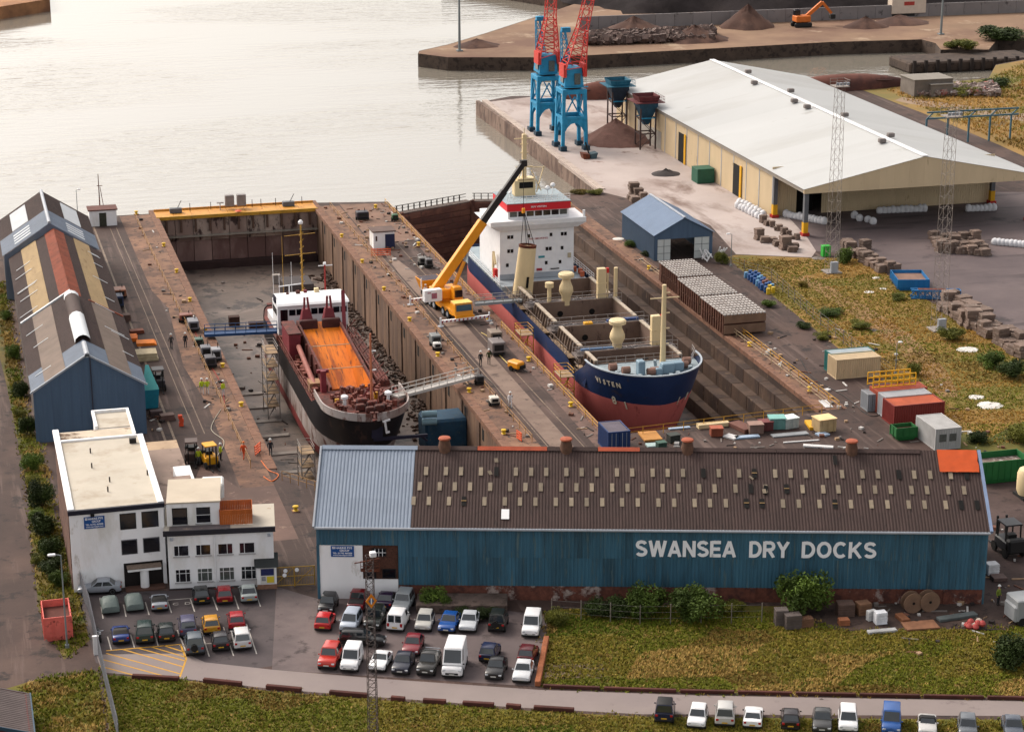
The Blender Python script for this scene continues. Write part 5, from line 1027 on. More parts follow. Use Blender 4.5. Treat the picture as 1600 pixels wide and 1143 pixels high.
# ================================================================ CRANES, HOPPERS, MASTS
cyan = M('crane_blue', (34, 158, 208), .6, .2, .8, c3=(60, 100, 120), t3=.64, rv=.05); jred = M('jib_red', (222, 62, 52), .6, .15, .8, rv=.05)
def lattice(m, base, top, wb, wt, n, r, up=None):
    """four-chord lattice between two points; square section wb -> wt"""
    base, top = Vector(base), Vector(top); d = (top - base).normalized(); x = d.cross(Vector((0, 1, 0)));
    if x.length < .1: x = Vector((1, 0, 0))
    x.normalize(); y = d.cross(x).normalized(); R_ = []
    for i in range(n + 1):
        c = base + (top - base) * i / n; w = (wb + (wt - wb) * i / n) / 2; R_.append([c + x * w * sx_ + y * w * sy_ for sx_, sy_ in ((-1, -1), (1, -1), (1, 1), (-1, 1))])
    for k in range(4): m.bar(R_[0][k], R_[n][k], r * 1.5)
    for i in range(n):
        for k in range(4):
            m.bar(R_[i][k], R_[i + 1][(k + 1) % 4] if i % 2 else R_[i + 1][k], r) if False else m.bar(R_[i][k], R_[i + 1][(k + 1) % 4], r)
            m.bar(R_[i + 1][k], R_[i + 1][(k + 1) % 4], r)
    return m
def dock_crane(label, cx, cy, jib_dir, jib_top, sc=1.0):
    t = T('dock_crane', label, 'crane', (cx, cy, 0), 0, 'blue and red dockside cranes'); PW, PD, PH = 2.3, 2.3, 11.6
    for sx_ in (-1, 1):
        for sy_ in (-1, 1):
            l = MB().bar((sx_ * PW, sy_ * PD, .8), (sx_ * (PW - .25), sy_ * (PD - .25), PH), .62, .62).build('portal_leg', cyan, t)
            MB().box(sx_ * PW - .6, sy_ * PD - .9, .0, sx_ * PW + .6, sy_ * PD + .9, .9).build('bogie', M('bogie_dark', (40, 70, 90), .7, .2), l)
            for k in range(5): z = 1.5 + k * 2; MB().bar((sx_ * (PW - .05), sy_ * PD - .5, z), (sx_ * (PW - .05), sy_ * PD + .5, z), .09).build('leg_rung', cyan, l)
    for s_ in (-1, 1):
        # arched lower portal beam, ring beam and bracing
        for ax_ in (0, 1):
            P_ = lambda a, z: (a, s_ * PD, z) if ax_ == 0 else (s_ * PW, a, z)
            for q in range(6):
                a0, a1 = -PW + .2 + q * (2 * PW - .4) / 6, -PW + .2 + (q + 1) * (2 * PW - .4) / 6; h = lambda a: 5.2 - 2.6 * (abs(a) / PW) ** 2.2
                MB().add([P_(a0, h(a0)), P_(a1, h(a1)), P_(a1, 6.0), P_(a0, 6.0)], [(0, 1, 2, 3)]).build('arch_plate', cyan, t)
            MB().bar(P_(-PW, 6.2), P_(PW, 6.2), .4, .5).build('portal_beam', cyan, t)
            MB().bar(P_(-PW + .3, 6.5), P_(0, 10.3), .22).build('brace', cyan, t); MB().bar(P_(PW - .3, 6.5), P_(0, 10.3), .22).build('brace', cyan, t)
    MB().box(-PW - .1, -PD - .1, PH - .9, PW + .1, PD + .1, PH).build('portal_top', cyan, t, bev=.08)
    MB().tube((0, 0, PH), (0, 0, PH + .5), 1.9, 20).build('slew_ring', black, t)
    cab = MB().frus((-1.9, -2.0, 1.9, 2.4), (-1.6, -1.6, 1.6, 2.2), PH + .5, PH + 4.0).build('machinery_house', cyan, t, bev=.1)
    MB().box(.0, -2.05, PH + .9, 1.2, -1.9, PH + 3.0).build('cab_window', M('cab_glass', (96, 108, 108), .2, .4, 3), cab); MB().box(-2.0, -1.2, PH + 1.2, -1.85, .6, PH + 2.6).build('cab_window', glass, cab)
    MB().box(-2.6, -2.5, PH + .4, 2.6, -2.05, PH + .55).build('cab_platform', cyan, cab)
    # red jib: wide splayed foot, narrowing lattice going up out of the picture
    zb = PH + 3.6; j0 = Vector((0, -1.0, zb)); j1 = Vector((jib_dir, -1.2, zb + 7.5)); j2 = Vector((jib_top[0], jib_top[1], zb + jib_top[2]))
    m = MB(); lattice(m, j0, j1, 4.0, 1.9, 6, .13); jb = m.build('jib_foot', jred, t)
    m = MB(); lattice(m, j1, j2, 1.9, .9, 12, .1); m.build('jib', jred, t)
    MB().box(-2.3, -2.6, zb - 1.2, -1.7, .6, zb + 1.2).build('jib_cheek', jred, t); MB().box(1.7, -2.6, zb - 1.2, 2.3, .6, zb + 1.2).build('jib_cheek', jred, t)
    af = MB(); lattice(af, (-.6, 1.6, PH + 4), (-1.2 if jib_dir > .3 else .2, 1.8, PH + 10.5), 1.6, .8, 4, .1); af.build('a_frame', cyan if jib_dir > .3 else jred, t)
    MB().box(-1.5 if jib_dir > .3 else -.5, 1.4, PH + 10.3, .2 if jib_dir > .3 else 1.0, 2.4, PH + 11.2).build('counterweight', cyan if jib_dir > .3 else jred, t)
    MB().tube((2.2, -2.2, PH + 3), (2.7, -2.5, 1.5), .03, 4).build('hoist_rope', black, t)
    return t

dock_crane('farther blue portal crane with near-vertical red jib on the jetty', 114.3, 398.0, .5, (1.4, -1.0, 30))
dock_crane('nearer blue portal crane with red jib leaning right on the jetty', 114.9, 382.5, 1.6, (6.5, -2.0, 30))
# grab lying on the quay
gb = T('crane_grab', 'rusty clamshell grab lying on the jetty edge beside the nearer blue crane', 'grab', G(920, 247))
for s_ in (-1, 1): MB().add([(s_ * .1, -1, .9), (s_ * 1.5, -1, 1.1), (s_ * 1.2, -1, 0), (s_ * .1, -1, .0), (s_ * .1, 1, .9), (s_ * 1.5, 1, 1.1), (s_ * 1.2, 1, 0), (s_ * .1, 1, .0)], [(0, 1, 2, 3), (7, 6, 5, 4), (0, 4, 5, 1), (1, 5, 6, 2), (2, 6, 7, 3), (3, 7, 4, 0)]).build('grab_jaw', rust if s_ < 0 else M('grab_teal', (70, 96, 106), .7, .3), gb)
MB().bar((0, 0, .9), (-.6, .3, 3.0), .25).build('grab_arm', black, gb)
# hopper towers
def hopper_tower(label, px, py, bm, hm):
    g_ = G(px, py); t = T('hopper_tower', label, 'hopper', g_, 0, 'discharge hoppers by the warehouse'); st = M('hopper_frame_rust', (84, 64, 62), .7, .3, 1)
    for sx_ in (-1.9, 1.9):
        for sy_ in (-1.9, 1.9): MB().bar((sx_, sy_, 0), (sx_, sy_, 9.2), .32).build('leg', st, t)
    for z in (3.0, 6.0):
        for s_ in (-1.9, 1.9):
            MB().bar((-1.9, s_, z), (1.9, s_, z), .2).build('tie_beam', cyan if z > 5 else st, t); MB().bar((s_, -1.9, z), (s_, 1.9, z), .2).build('tie_beam', st, t)
    for s_ in (-1.9, 1.9): MB().bar((-1.9, s_, .3), (1.9, s_, 3), .12).build('brace', st, t); MB().bar((1.9, s_, 3), (-1.9, s_, 6), .12).build('brace', st, t)
    MB().frus((-.6, -.6, .6, .6), (-2.2, -2.2, 2.2, 2.2), 4.6, 8.2).build('funnel', hm, t); MB().frus((-2.3, -2.3, 2.3, 2.3), (-2.3, -2.3, 2.3, 2.3), 8.2, 9.2).build('bin_wall', hm, t)
    for s_ in (-1, 1):
        MB().add([(s_ * 2.3, -2.3, 9.2), (s_ * 2.3, 2.3, 9.2), (s_ * 2.7, 2.7, 10.3), (s_ * 2.7, -2.7, 10.3)], [(0, 1, 2, 3)]).build('bin_flare', bm, t); MB().add([(-2.3, s_ * 2.3, 9.2), (2.3, s_ * 2.3, 9.2), (2.7, s_ * 2.7, 10.3), (-2.7, s_ * 2.7, 10.3)], [(0, 1, 2, 3)]).build('bin_flare', bm, t)
    t.scale = (.8, .8, 1); MB().box(-3.6, -3.6, 9.05, 3.6, 3.6, 9.18).build('walkway', bm, t); MB().flat([(-2.4, -2.4), (2.4, -2.4), (2.4, 2.4), (-2.4, 2.4)], 9.6).build('bin_load', M('ore_fill', (112, 70, 62), .9, .2), t)
    rails_mesh(MB(), [(-3.5, -3.5, 9.2), (3.5, -3.5, 9.2), (3.5, 3.5, 9.2)], 1.0, 1.2, .05).build('walkway_rail', bm, t)
hopper_tower('farther discharge hopper with blue rim on rusty legs', 964, 203, M('hopper_cyan', (30, 116, 146), .7, .25, 1), M('hopper_navy', (44, 62, 82), .7, .3, 1)); hopper_tower('nearer discharge hopper with dark red rim on rusty legs', 1008, 231, M('hopper_red', (120, 50, 54), .7, .2, 1), M('hopper_blue', (34, 84, 112), .7, .3, 1))
ore = M('ore_brown', (132, 96, 86), .95, .2, .5, c2=(112, 78, 70), bump=.6, bscale=3)
pc = G(962, 220); mound('ore_pile', (pc[0], pc[1], 0), 7.6, 7.2, 4.3, ore, 'conical brown ore pile under the discharge hoppers', 'pile', 8, .95, 40, 14)
# lattice light towers
ltm = M('galvanised', (168, 156, 148), .5, .25, 1)
def light_tower(label, px, py, toprow, w=1.6, mat=ltm, base=True):
    g_ = G(px, py); h = HZ(px, py, toprow); t = T('light_tower', label, 'light tower', g_)
    m = MB(); lattice(m, (0, 0, 0), (0, 0, h), w, w * .7, int(h / 1.5), .027); m.build('lattice', mat, t)
    MB().box(-1.1, -1.1, h, 1.1, 1.1, h + .12).build('platform', mat, t)
    for x in (-.8, -.25, .3, .85): MB().cb(x, -.9, h + .5, .4, .25, .4).build('floodlight', gut, t)
    rails_mesh(MB(), [(-1.1, -1.1, h + .1), (1.1, -1.1, h + .1), (1.1, 1.1, h + .1), (-1.1, 1.1, h + .1)], .9, 1, .05).build('platform_rail', mat, t)
    if base: MB().cb(0, -.9, 1.0, 1.1, .5, 1.6).build('control_cabinet', gut, t); MB().box(-1.2, -1.2, 0, 1.2, 1.2, .2).build('footing', pale, t)
    return t
light_tower('lattice floodlight tower in front of the warehouse beside the green bin', 1299, 425, 135); light_tower('lattice floodlight tower at the edge of the bulk yard, farther right', 1466, 515, 182)
def pole(name, label, px, py, toprow, r, mat, cat='mast', arm=None):
    g_ = G(px, py); h = HZ(px, py, toprow); t = T(name, label, cat, g_); MB().tube((0, 0, 0), (0, 0, h), r, 8, r * .6).build('pole', mat, t)
    MB().cb(0, 0, .15, r * 4, r * 4, .3).build('base_plate', mat, t)
    if arm: MB().bar((0, 0, h), (arm, 0, h + .15), r * .8).build('arm', mat, t); MB().cb(arm * 1.15, 0, h + .12, abs(arm) * .55 + .3, .35, .18).build('lamp_head', whitem, t, bev=.05)
    return t
pole('light_mast', 'tall grey mast standing on the tip of the far quay', 718, 80, -30, .35, M('mast_grey', (150, 158, 160), .5, .1)); pole('light_mast', 'grey mast on the far ore quay at the upper right', 1470, 54, -40, .35, M('mast_grey', (150, 158, 160)))
pole('lamp_post', 'grey street lamp post beside the palisade fence and red skip', 105, 1011, 867, .09, M('mast_grey', (150, 158, 160)), 'lamp post', -.7)
pole('lamp_post', 'thin lamp post on the grass behind the beige container', 1399, 585, 536, .07, M('mast_grey', (150, 158, 160)), 'lamp post', .4); pole('lamp_post', 'thin post with small sign beside the open blue shed', 1142, 416, 366, .08, M('mast_grey', (150, 158, 160)), 'lamp post', -.5)
pole('lamp_post', 'thin lamp post at the water edge by the left workshop', 122, 345, 297, .07, M('mast_grey', (150, 158, 160)), 'lamp post', .4)
lm_ = T('signal_mast', 'twin-pole signal mast behind the white gate hut', 'mast', G(157, 338)); MB().tube((0, 0, 0), (0, 0, 7.2), .14, 6, .06).build('pole', rust, lm_); MB().tube((.8, 0, 0), (.2, 0, 5), .06).build('stay', rust, lm_); MB().bar((-.3, 0, 5.2), (.6, 0, 5.2), .1).build('yard', rust, lm_)
# near lattice mast with orange diamond
fm2 = T('lattice_mast', 'slim dark lattice mast with orange diamond sign and camera box', 'mast', (*G(584, 1190)[:2], 0)); hh = HZ(584, 1190, 868)
m = MB(); lattice(m, (0, 0, 0), (0, 0, hh), .75, .55, int(hh / .62), .03); m.build('lattice', M('mast_dark', (92, 78, 76), .6, .3), fm2)
zc = HZ(584, 1190, 935)
dm = MB().add([(0, -.45, zc - .62), (.45, -.45, zc), (0, -.45, zc + .62), (-.45, -.45, zc), (0, -.4, zc - .62), (.45, -.4, zc), (0, -.4, zc + .62), (-.45, -.4, zc)], [(0, 1, 2, 3), (7, 6, 5, 4), (0, 4, 5, 1), (1, 5, 6, 2), (2, 6, 7, 3), (3, 7, 4, 0)]).build('diamond_sign', M('diamond_orange', (236, 140, 26), .5, .08), fm2)
MB().add([(0, -.47, zc - .32), (.23, -.47, zc), (0, -.47, zc + .32), (-.23, -.47, zc)], [(0, 1, 2, 3)]).build('diamond_centre', M('diamond_blue', (70, 110, 150), .5, .1), dm); MB().box(-.05, -.5, zc - .25, .05, -.475, zc + .25).build('white_bar', whitem, dm)
MB().cb(.25, -.2, hh + .2, .5, .5, .4).build('camera_box', whitem, fm2, bev=.05); MB().bar((-1.2, 0, hh - .5), (.8, 0, hh - .3), .07).build('cross_arm', rust, fm2)
# ---------------------------------------------------------------- yellow mobile crane
yc = M('crane_yellow', (246, 158, 12), .45, .08, 1, spec=.5); mc = T('mobile_crane', 'yellow mobile crane lifting the ship funnel from the middle quay', 'crane', (66.4, 272.6, 0), R(8))
ty = M('tyre', (30, 28, 28), .8, .2)
ch = MB().box(-1.35, .1, .9, 1.35, 11.5, 1.6).build('chassis', yc, mc, bev=.05)
for y in (2.0, 3.7, 7.2, 8.8, 10.4):
    for sx_ in (-1, 1): w_ = MB().tube((sx_ * 1.0, y, .68), (sx_ * 1.42, y, .68), .68, 16).build('wheel', ty, mc); MB().tube((sx_ * 1.42, y, .68), (sx_ * 1.45, y, .68), .35, 10).build('hub', gut, w_)
cabm = MB().frus((-1.35, -.9, 1.35, 1.2), (-1.3, -.6, 1.3, 1.1), 1.0, 2.75).build('driver_cab', yc, mc, bev=.08)
MB().add([(-1.15, -.84, 1.75), (1.15, -.84, 1.75), (1.12, -.69, 2.6), (-1.12, -.69, 2.6)], [(0, 1, 2, 3)]).build('windscreen', M('cab_blueglass', (66, 104, 126), .15, .2, 2), cabm); MB().box(-1.3, -.6, 2.75, 1.3, 1.1, 2.85).build('cab_roof', M('cab_roof', (250, 206, 110), .5, .1), cabm)
MB().box(-1.4, -1.15, .55, 1.4, -.9, 1.15).build('bumper', yc, mc)
wr_ = M('stripe_red', (190, 70, 84), .6, .1)
for yb in (-1.1, 10.8):
    o_ = MB().box(-3.6, yb - .2, .55, 3.6, yb + .2, .85).build('outrigger_beam', whitem, mc)
    for i in range(12): MB().cb(-3.4 + i * .62, yb - .215, .7, .22, .02, .28, 0, .5).build('stripe', wr_, o_)
    for sx_ in (-3.6, 3.6): MB().tube((sx_, yb, .05), (sx_, yb, 1.25), .14, 8).build('outrigger_jack', whitem, o_); MB().tube((sx_, yb, 0), (sx_, yb, .07), .45, 12).build('jack_pad', gut, o_)
slew = MB().tube((0, 6.2, 1.6), (0, 6.2, 2.0), 1.2, 18).build('turntable', yc, mc)
sup = MB().box(-2.0, 4.8, 2.0, 1.6, 7.6, 3.4).build('superstructure', yc, mc, bev=.12); oc = MB().frus((.2, 3.4, 1.6, 5.2), (.3, 3.7, 1.5, 5.0), 2.0, 3.9).build('operator_cab', yc, mc, bev=.1); MB().box(.35, 3.38, 2.5, 1.45, 3.5, 3.5).build('cab_window', glass, oc)
MB().cb(-2.6, 4.6, 2.9, 2.6, 1.0, 1.7).build('counterweight', whitem, mc, bev=.06); MB().box(-2.9, 4.06, 2.5, -2.1, 4.09, 3.3).box(-3.5, 4.06, 3.3, -3.0, 4.09, 3.45).build('counterweight_emblem', M('emblem_pink', (196, 120, 140), .6, .3, 3), mc)
# boom in world coordinates converted to the crane frame
Mi = (Matrix.Translation((66.4, 272.6, 0)) @ Matrix.Rotation(R(8), 4, 'Z')).inverted(); wl_ = lambda p: Mi @ Vector(p)
b0 = Vector((64.2, 279.2, 3.0)); b1 = Vector(G(818, 255, 20.2)); bmid = b0 + (b1 - b0) * .54
MB().bar(wl_(b0), wl_(bmid), 1.0, 1.25).build('boom_base', yc, mc, bev=.06); MB().bar(wl_(b0 + (b1 - b0) * .5), wl_(b0 + (b1 - b0) * .78), .72, .9).build('boom_section', M('boom_black', (52, 46, 48), .5, .2), mc); MB().bar(wl_(b0 + (b1 - b0) * .76), wl_(b1), .55, .7).build('boom_section', M('boom_black', (52, 46, 48)), mc)
MB().cb(*wl_(b1), .9, .6, .9).build('boom_head', M('boom_black', (52, 46, 48)), mc)
lc0 = Vector((66.4, 278.6, 2.6)); lc1 = b0 + (b1 - b0) * .42 + Vector((0, 0, -.6)); MB().tube(wl_(lc0), wl_(lc0 + (lc1 - lc0) * .6), .28, 10).build('luffing_cylinder', yc, mc); MB().tube(wl_(lc0 + (lc1 - lc0) * .55), wl_(lc1), .16, 8).build('luffing_rod', M('chrome', (190, 190, 200), .3, .1, 1, metal=.8), mc)
# funnel hanging from the crane
hk = Vector((b1.x, b1.y, 13.4)); MB().tube(wl_(b1), wl_(hk), .04, 4).build('hoist_rope', black, mc); MB().cb(*wl_(hk), .4, .3, .7).build('hook_block', yc, mc)
fb = Vector((b1.x - .2, b1.y - .3, 0))
fu = T('ship_funnel', 'cream ship funnel hanging in slings from the yellow crane', 'funnel', (fb.x, fb.y, 1.3)); fu.rotation_euler = (0, R(6), 0)
MB().loft([[(math.cos(a_) * r1 , math.sin(a_) * r1 * .75, z) for a_ in [2 * math.pi * i / 20 for i in range(20)]] for z, r1 in ((0, 1.45), (2, 1.4), (7.0, 1.25))]).build('casing', cream, fu, smooth=True)
MB().lathe([(1.28, 6.9), (1.3, 7.25), (1.1, 7.3), (1.05, 6.95)], (0, 0, 0), 20).build('funnel_rim', rust, fu).scale = (1, .76, 1)
MB().box(.05, -1.12, 1.2, .4, -1.0, 2.8).build('funnel_slot', dark, fu)
for a_ in ((-1.0, 0), (1.0, 0), (0, .7), (0, -.7)): MB().tube((a_[0], a_[1], 7.2), (-1.0, .25, 12.1), .045, 4).build('sling', black, fu)
# lorry body / yellow skip behind the crane
dump = T('tipping_skip', 'orange-yellow tipping skip behind the mobile crane boom', 'skip', (65.2, 287.5, 0), R(8)); MB().frus((-1.1, -1.0, 1.1, 1.0), (-1.7, -1.4, 1.7, 1.4), .8, 2.5).build('bin', yc, dump); MB().flat([(-1.55, -1.3), (1.55, -1.3), (1.55, 1.3), (-1.55, 1.3)], 2.52).build('load', M('load_grey', (96, 88, 98), .9, .2), dump)
for x in (-1.75, 1.75): MB().bar((x, -1.4, 1.2), (x, -1.4, 2.9), .14).build('side_post', whitem, dump)
MB().box(-1, -.9, 0, 1, .9, .8).build('base_frame', black, dump)
# ---------------------------------------------------------------- gangways
def gangway(label, a, b, w, deckm, railm, sidem=None, rz=0):
    a, b = Vector(a), Vector(b); t = T('gangway', label, 'gangway'); d = (b - a); n_ = Vector((-d.y, d.x, 0)).normalized() * w / 2
    MB().bar(a, b, w, .16).build('deck', deckm, t)
    for s_ in (-1, 1):
        MB().bar(a + n_ * s_, b + n_ * s_, .1, .35).build('stringer', sidem or deckm, t); k = max(3, int(d.length / 1.3))
        for i in range(k + 1): p = a + d * i / k + n_ * s_; MB().bar(p, p + Vector((0, 0, 1.1)), .07).build('stanchion', railm, t)
        for z in (.55, 1.1): MB().bar(a + n_ * s_ + Vector((0, 0, z)), b + n_ * s_ + Vector((0, 0, z)), .07).build('handrail', railm, t)
    return t
gw = M('gang_white', (216, 210, 204), .6, .12); gangway('long white gangway from the dredger bow up to the middle quay', (49.6, 238.0, 1.6), (61.4, 245.6, .9), 1.2, gw, gw)
gangway('pale grey gangway from the middle quay to the cargo ship', (69.2, 276.8, 1.2), (77.2, 276.0, 1.5), 1.2, M('gang_grey', (176, 182, 186), .6, .12), M('gang_rail', (190, 180, 170), .6, .12))
gangway('blue lattice gangway from the left quay to the dredger stern', (31.0, 273.8, .6), (40.6, 272.2, .8), 1.6, M('gang_blue', (36, 84, 140), .6, .15), M('gang_blue', (36, 84, 140)))
# blue netting and tanks hung below the white gangway
tk = T('work_barge', 'blue work platform with two pale tanks under the white gangway', 'platform', (56.2, 241.5, FL)); MB().box(-2.6, -2.2, 2.0, 2.8, 2.2, 6.6).build('side_net', M('net_blue', (44, 86, 116), .8, .3, .6, c3=(80, 100, 110), t3=.58), tk, bev=.3)
for z in (6.9, 7.9): MB().tube((-3.0, -2.0, z - .4), (-1.2, -2.2, z - .4), .42, 12).build('tank', M('tank_pale', (150, 186, 200), .5, .1), tk, smooth=True)
for x, y in ((-2, -1.6), (2.2, -1.6), (-2, 1.6), (2.2, 1.6)): MB().bar((x, y, 0), (x, y, 2.1), .3).build('support', blk, tk)
# ================================================================ VEHICLES
PAINT = {}
def paint(rgb):
    k = 'car_paint_%d_%d_%d' % rgb
    return M(k, rgb, .22, .05, 1.5, spec=.6)
cglass = M('car_glass', (44, 52, 58), .08, .25, 1.2, spec=1.0); trimb = M('car_trim', (34, 33, 34), .6, .2); hlm = M('headlamp', (210, 214, 220), .15, .1, spec=.9); tlm = M('tail_lamp', (190, 24, 30), .25, .1, spec=.6); plw = M('plate_white', (226, 226, 220), .5, .05); ply = M('plate_yellow', (226, 178, 50), .5, .05); rimm = M('alloy', (150, 152, 158), .35, .1, 1, metal=.4)
def ringbody(L, W, zb, prof):
    """prof: list of (y fraction -.5...5, top z, width factor)"""
    rings = []
    for yf, zt, wf in prof:
        h = W / 2 * wf; y = yf * L; zs = zb + (zt - zb) * .62
        rings.append([(-h * .9, y, zb), (-h, y, zb + .12), (-h, y, zs), (-h * .93, y, zt - .04), (-h * .8, y, zt), (0, y, zt + .025), (h * .8, y, zt), (h * .93, y, zt - .04), (h, y, zs), (h, y, zb + .12), (h * .9, y, zb)])
    return MB().loft(rings)
WH = {}
def wheel_meshes(r):
    if r not in WH: WH[r] = (MB().lathe([(r * .72, -.11), (r * .95, -.11), (r, -.06), (r, .06), (r * .95, .11), (r * .72, .11)], (0, 0, 0), 16).mesh('tyre', ty, smooth=True), MB().lathe([(r * .2, -.08), (r * .68, -.115), (r * .68, .115), (r * .2, .08)], (0, 0, 0), 10).mesh('rim', rimm))
    return WH[r]
SPEC = { # L, W, zbelt, zroof, ws_base, ws_top, rear_top, rear_base, zbonnet, zboot (y in metres from centre, front negative)
 'hatch': (3.95, 1.70, .88, 1.45, -.95, -.25, 1.45, 1.82, .84, .90), 'saloon': (4.5, 1.76, .88, 1.42, -.9, -.15, 1.05, 1.7, .82, .93), 'estate': (4.65, 1.76, .90, 1.48, -.95, -.2, 1.95, 2.2, .84, .92),
 'coupe': (4.3, 1.74, .84, 1.28, -.7, .05, .85, 1.6, .78, .88), 'mpv': (4.2, 1.76, .98, 1.65, -1.35, -.5, 1.7, 2.0, .92, 1.0), 'suv': (4.3, 1.80, 1.08, 1.80, -.85, -.45, 1.75, 2.0, 1.02, 1.08),
 'jeep': (3.9, 1.75, 1.12, 1.85, -.6, -.45, 1.7, 1.85, 1.06, 1.12), 'convertible': (4.0, 1.68, .82, 1.2, -.6, -.05, .75, 1.35, .76, .86), 'vanS': (4.4, 1.75, 1.02, 1.85, -1.25, -.45, 2.05, 2.15, .95, 1.02), 'vanL': (5.5, 2.05, 1.25, 2.55, -2.2, -1.3, 2.6, 2.7, 1.15, 1.25), 'pickup': (5.0, 1.80, 1.05, 1.75, -1.1, -.55, .65, .85, 1.0, 1.05)}
def make_car(kind, rgb, label, group, front_cam=True, roof=None, spare=False, extra=None):
    L, W, zb_, zr, y1, y2, y3, y4, zbo, zbt = SPEC[kind]; p = paint(rgb); van = kind in ('vanS', 'vanL')
    t = T({'vanS': 'van', 'vanL': 'van', 'pickup': 'pickup_truck', 'suv': 'car', 'jeep': 'car'}.get(kind, 'car'), label, {'vanS': 'van', 'vanL': 'van', 'pickup': 'pickup truck'}.get(kind, 'car'), group=group)
    z0 = .28 if kind not in ('suv', 'jeep', 'pickup') else .38
    prof = [(-.5, zbo * .62, .80), (-.488, zbo * .82, .9), (-.455, zbo * .93, .97), (-.36, zbo * .99, 1), (y1 / L, zb_ * .98, 1), (y2 / L, zb_, 1), (y3 / L, zb_, 1), (min(y4, L * .44) / L, zbt, 1), (.455, zbt * .985, .98), (.488, zbt * .9, .92), (.5, zbt * .62, .84)]
    ringbody(L, W, z0, prof).build('body', p, t, smooth=True)
    MB().box(-W * .46, -L * .5 - .02, z0 - .06, W * .46, L * .5 + .02, z0 + .16).build('sill_trim', trimb, t, bev=.05)
    hb, hr = W / 2 * .93, W / 2 * (.76 if not van else .86); zb2 = zb_ - .03; zrf = zr - .05
    if kind != 'convertible':
        MB().add([(-hb, y1, zb2), (hb, y1, zb2), (hb, y4, zb2), (-hb, y4, zb2), (-hr, y2, zrf), (hr, y2, zrf), (hr, y3, zrf), (-hr, y3, zrf)], [(4, 5, 6, 7), (0, 1, 5, 4), (1, 2, 6, 5), (2, 3, 7, 6), (3, 0, 4, 7)]).build('cabin', p, t, bev=.07, seg=2, smooth=True)
        MB().loft([[(-hr * .98, y, zrf - .02), (-hr * .85, y, zrf + .035 * c_), (0, y, zrf + .06 * c_), (hr * .85, y, zrf + .035 * c_), (hr * .98, y, zrf - .02)] for y, c_ in ((y2 + .05, .3), (y2 + .35, 1), (y3 - .35, 1), (y3 - .05, .3))], close=False, caps=False).build('roof', roof or p, t, smooth=True)
    else:
        MB().add([(-hb, -.1, zb2), (hb, -.1, zb2), (hb, y4, zb2), (-hb, y4, zb2), (-hr, .1, zrf), (hr, .1, zrf), (hr, y3, zrf), (-hr, y3, zrf)], [(4, 5, 6, 7), (0, 1, 5, 4), (1, 2, 6, 5), (2, 3, 7, 6), (3, 0, 4, 7)]).build('soft_top', roof or trimb, t, bev=.1, seg=2, smooth=True)
    def pane(name, a, b, c, d, i0=.06, i1=.94, j0=.12, j1=.9, off=.02):
        a, b, c, d = map(Vector, (a, b, c, d)); P_ = lambda u, v: (a * (1 - u) + b * u) * (1 - v) + (d * (1 - u) + c * u) * v
        n_ = (b - a).cross(d - a).normalized() * off; return MB().add([P_(i0, j0) + n_, P_(i1, j0) + n_, P_(i1, j1) + n_, P_(i0, j1) + n_], [(0, 1, 2, 3)]).build(name, cglass, t)
    pane('windscreen', (-hb, y1, zb2), (hb, y1, zb2), (hr, y2, zrf), (-hr, y2, zrf))
    if kind != 'vanL' and kind != 'convertible':
        if van:
            pane('rear_window', (hb, y4, zb2), (-hb, y4, zb2), (-hr, y3, zrf), (hr, y3, zrf), .08, .46); pane('rear_window', (hb, y4, zb2), (-hb, y4, zb2), (-hr, y3, zrf), (hr, y3, zrf), .54, .92)
        else: pane('rear_window', (hb, y4, zb2), (-hb, y4, zb2), (-hr, y3, zrf), (hr, y3, zrf))
    ends = (.06, .45, .94) if not van else (.08, .36, None) if kind == 'vanS' else (.07, .25, None)
    if kind != 'convertible':
        for i in range(2):
            if ends[i + 1] is None: break
            g0, g1 = ends[i] + (.03 if i else 0), ends[i + 1] - .02
            pane('side_window', (hb, y1, zb2), (hb, y4, zb2), (hr, y3, zrf), (hr, y2, zrf), g0, g1, .14, .86); pane('side_window', (-hb, y4, zb2), (-hb, y1, zb2), (-hr, y2, zrf), (-hr, y3, zrf), 1 - g1, 1 - g0, .14, .86)
    r = .31 if kind not in ('suv', 'jeep', 'pickup', 'vanL') else .37; tyre_m, rim_m = wheel_meshes(r)
    for yy in (-L * .315, L * .30):
        for s_ in (-1, 1):
            ar = MB().tube((s_ * (W / 2 - .25), yy, r + .02), (s_ * (W / 2 + .006), yy, r + .02), r * 1.18, 14).build('wheel_arch', trimb, t)
            w_ = ob('wheel', tyre_m, t, (s_ * (W / 2 - .09), yy, r)); w_.rotation_euler = (0, R(90), 0); q_ = ob('rim', rim_m, w_)
    for s_ in (-1, 1):
        MB().cb(s_ * W * .36, -L * .485, zbo * .72, W * .17, .16, .15, -s_ * .25).build('headlight', hlm, t, bev=.03)
        MB().cb(s_ * W * .38, L * .487, zbt * .78, W * .14, .12, .2 if not van else .35).build('tail_light', tlm, t, bev=.03); MB().cb(s_ * (W / 2 + .06), y1 + .2, zb_ + .05, .16, .1, .12).build('wing_mirror', p if rgb != (244, 244, 246) else trimb, t, bev=.03)
    MB().box(-W * .3, -L * .5 - .012, z0 + .17, W * .3, -L * .5 + .05, zbo * .55).build('grille', trimb, t); MB().box(-.26, -L * .5 - .035, z0 + .14, .26, -L * .5 - .02, z0 + .25).build('number_plate', plw, t); MB().box(-.26, L * .5 + .01, zbt * .5, .26, L * .5 + .025, zbt * .5 + .12).build('number_plate', ply, t)
    if spare: s1 = MB().tube((.1, L * .5, .95), (.1, L * .5 + .2, .95), .34, 14).build('spare_wheel', ty, t)
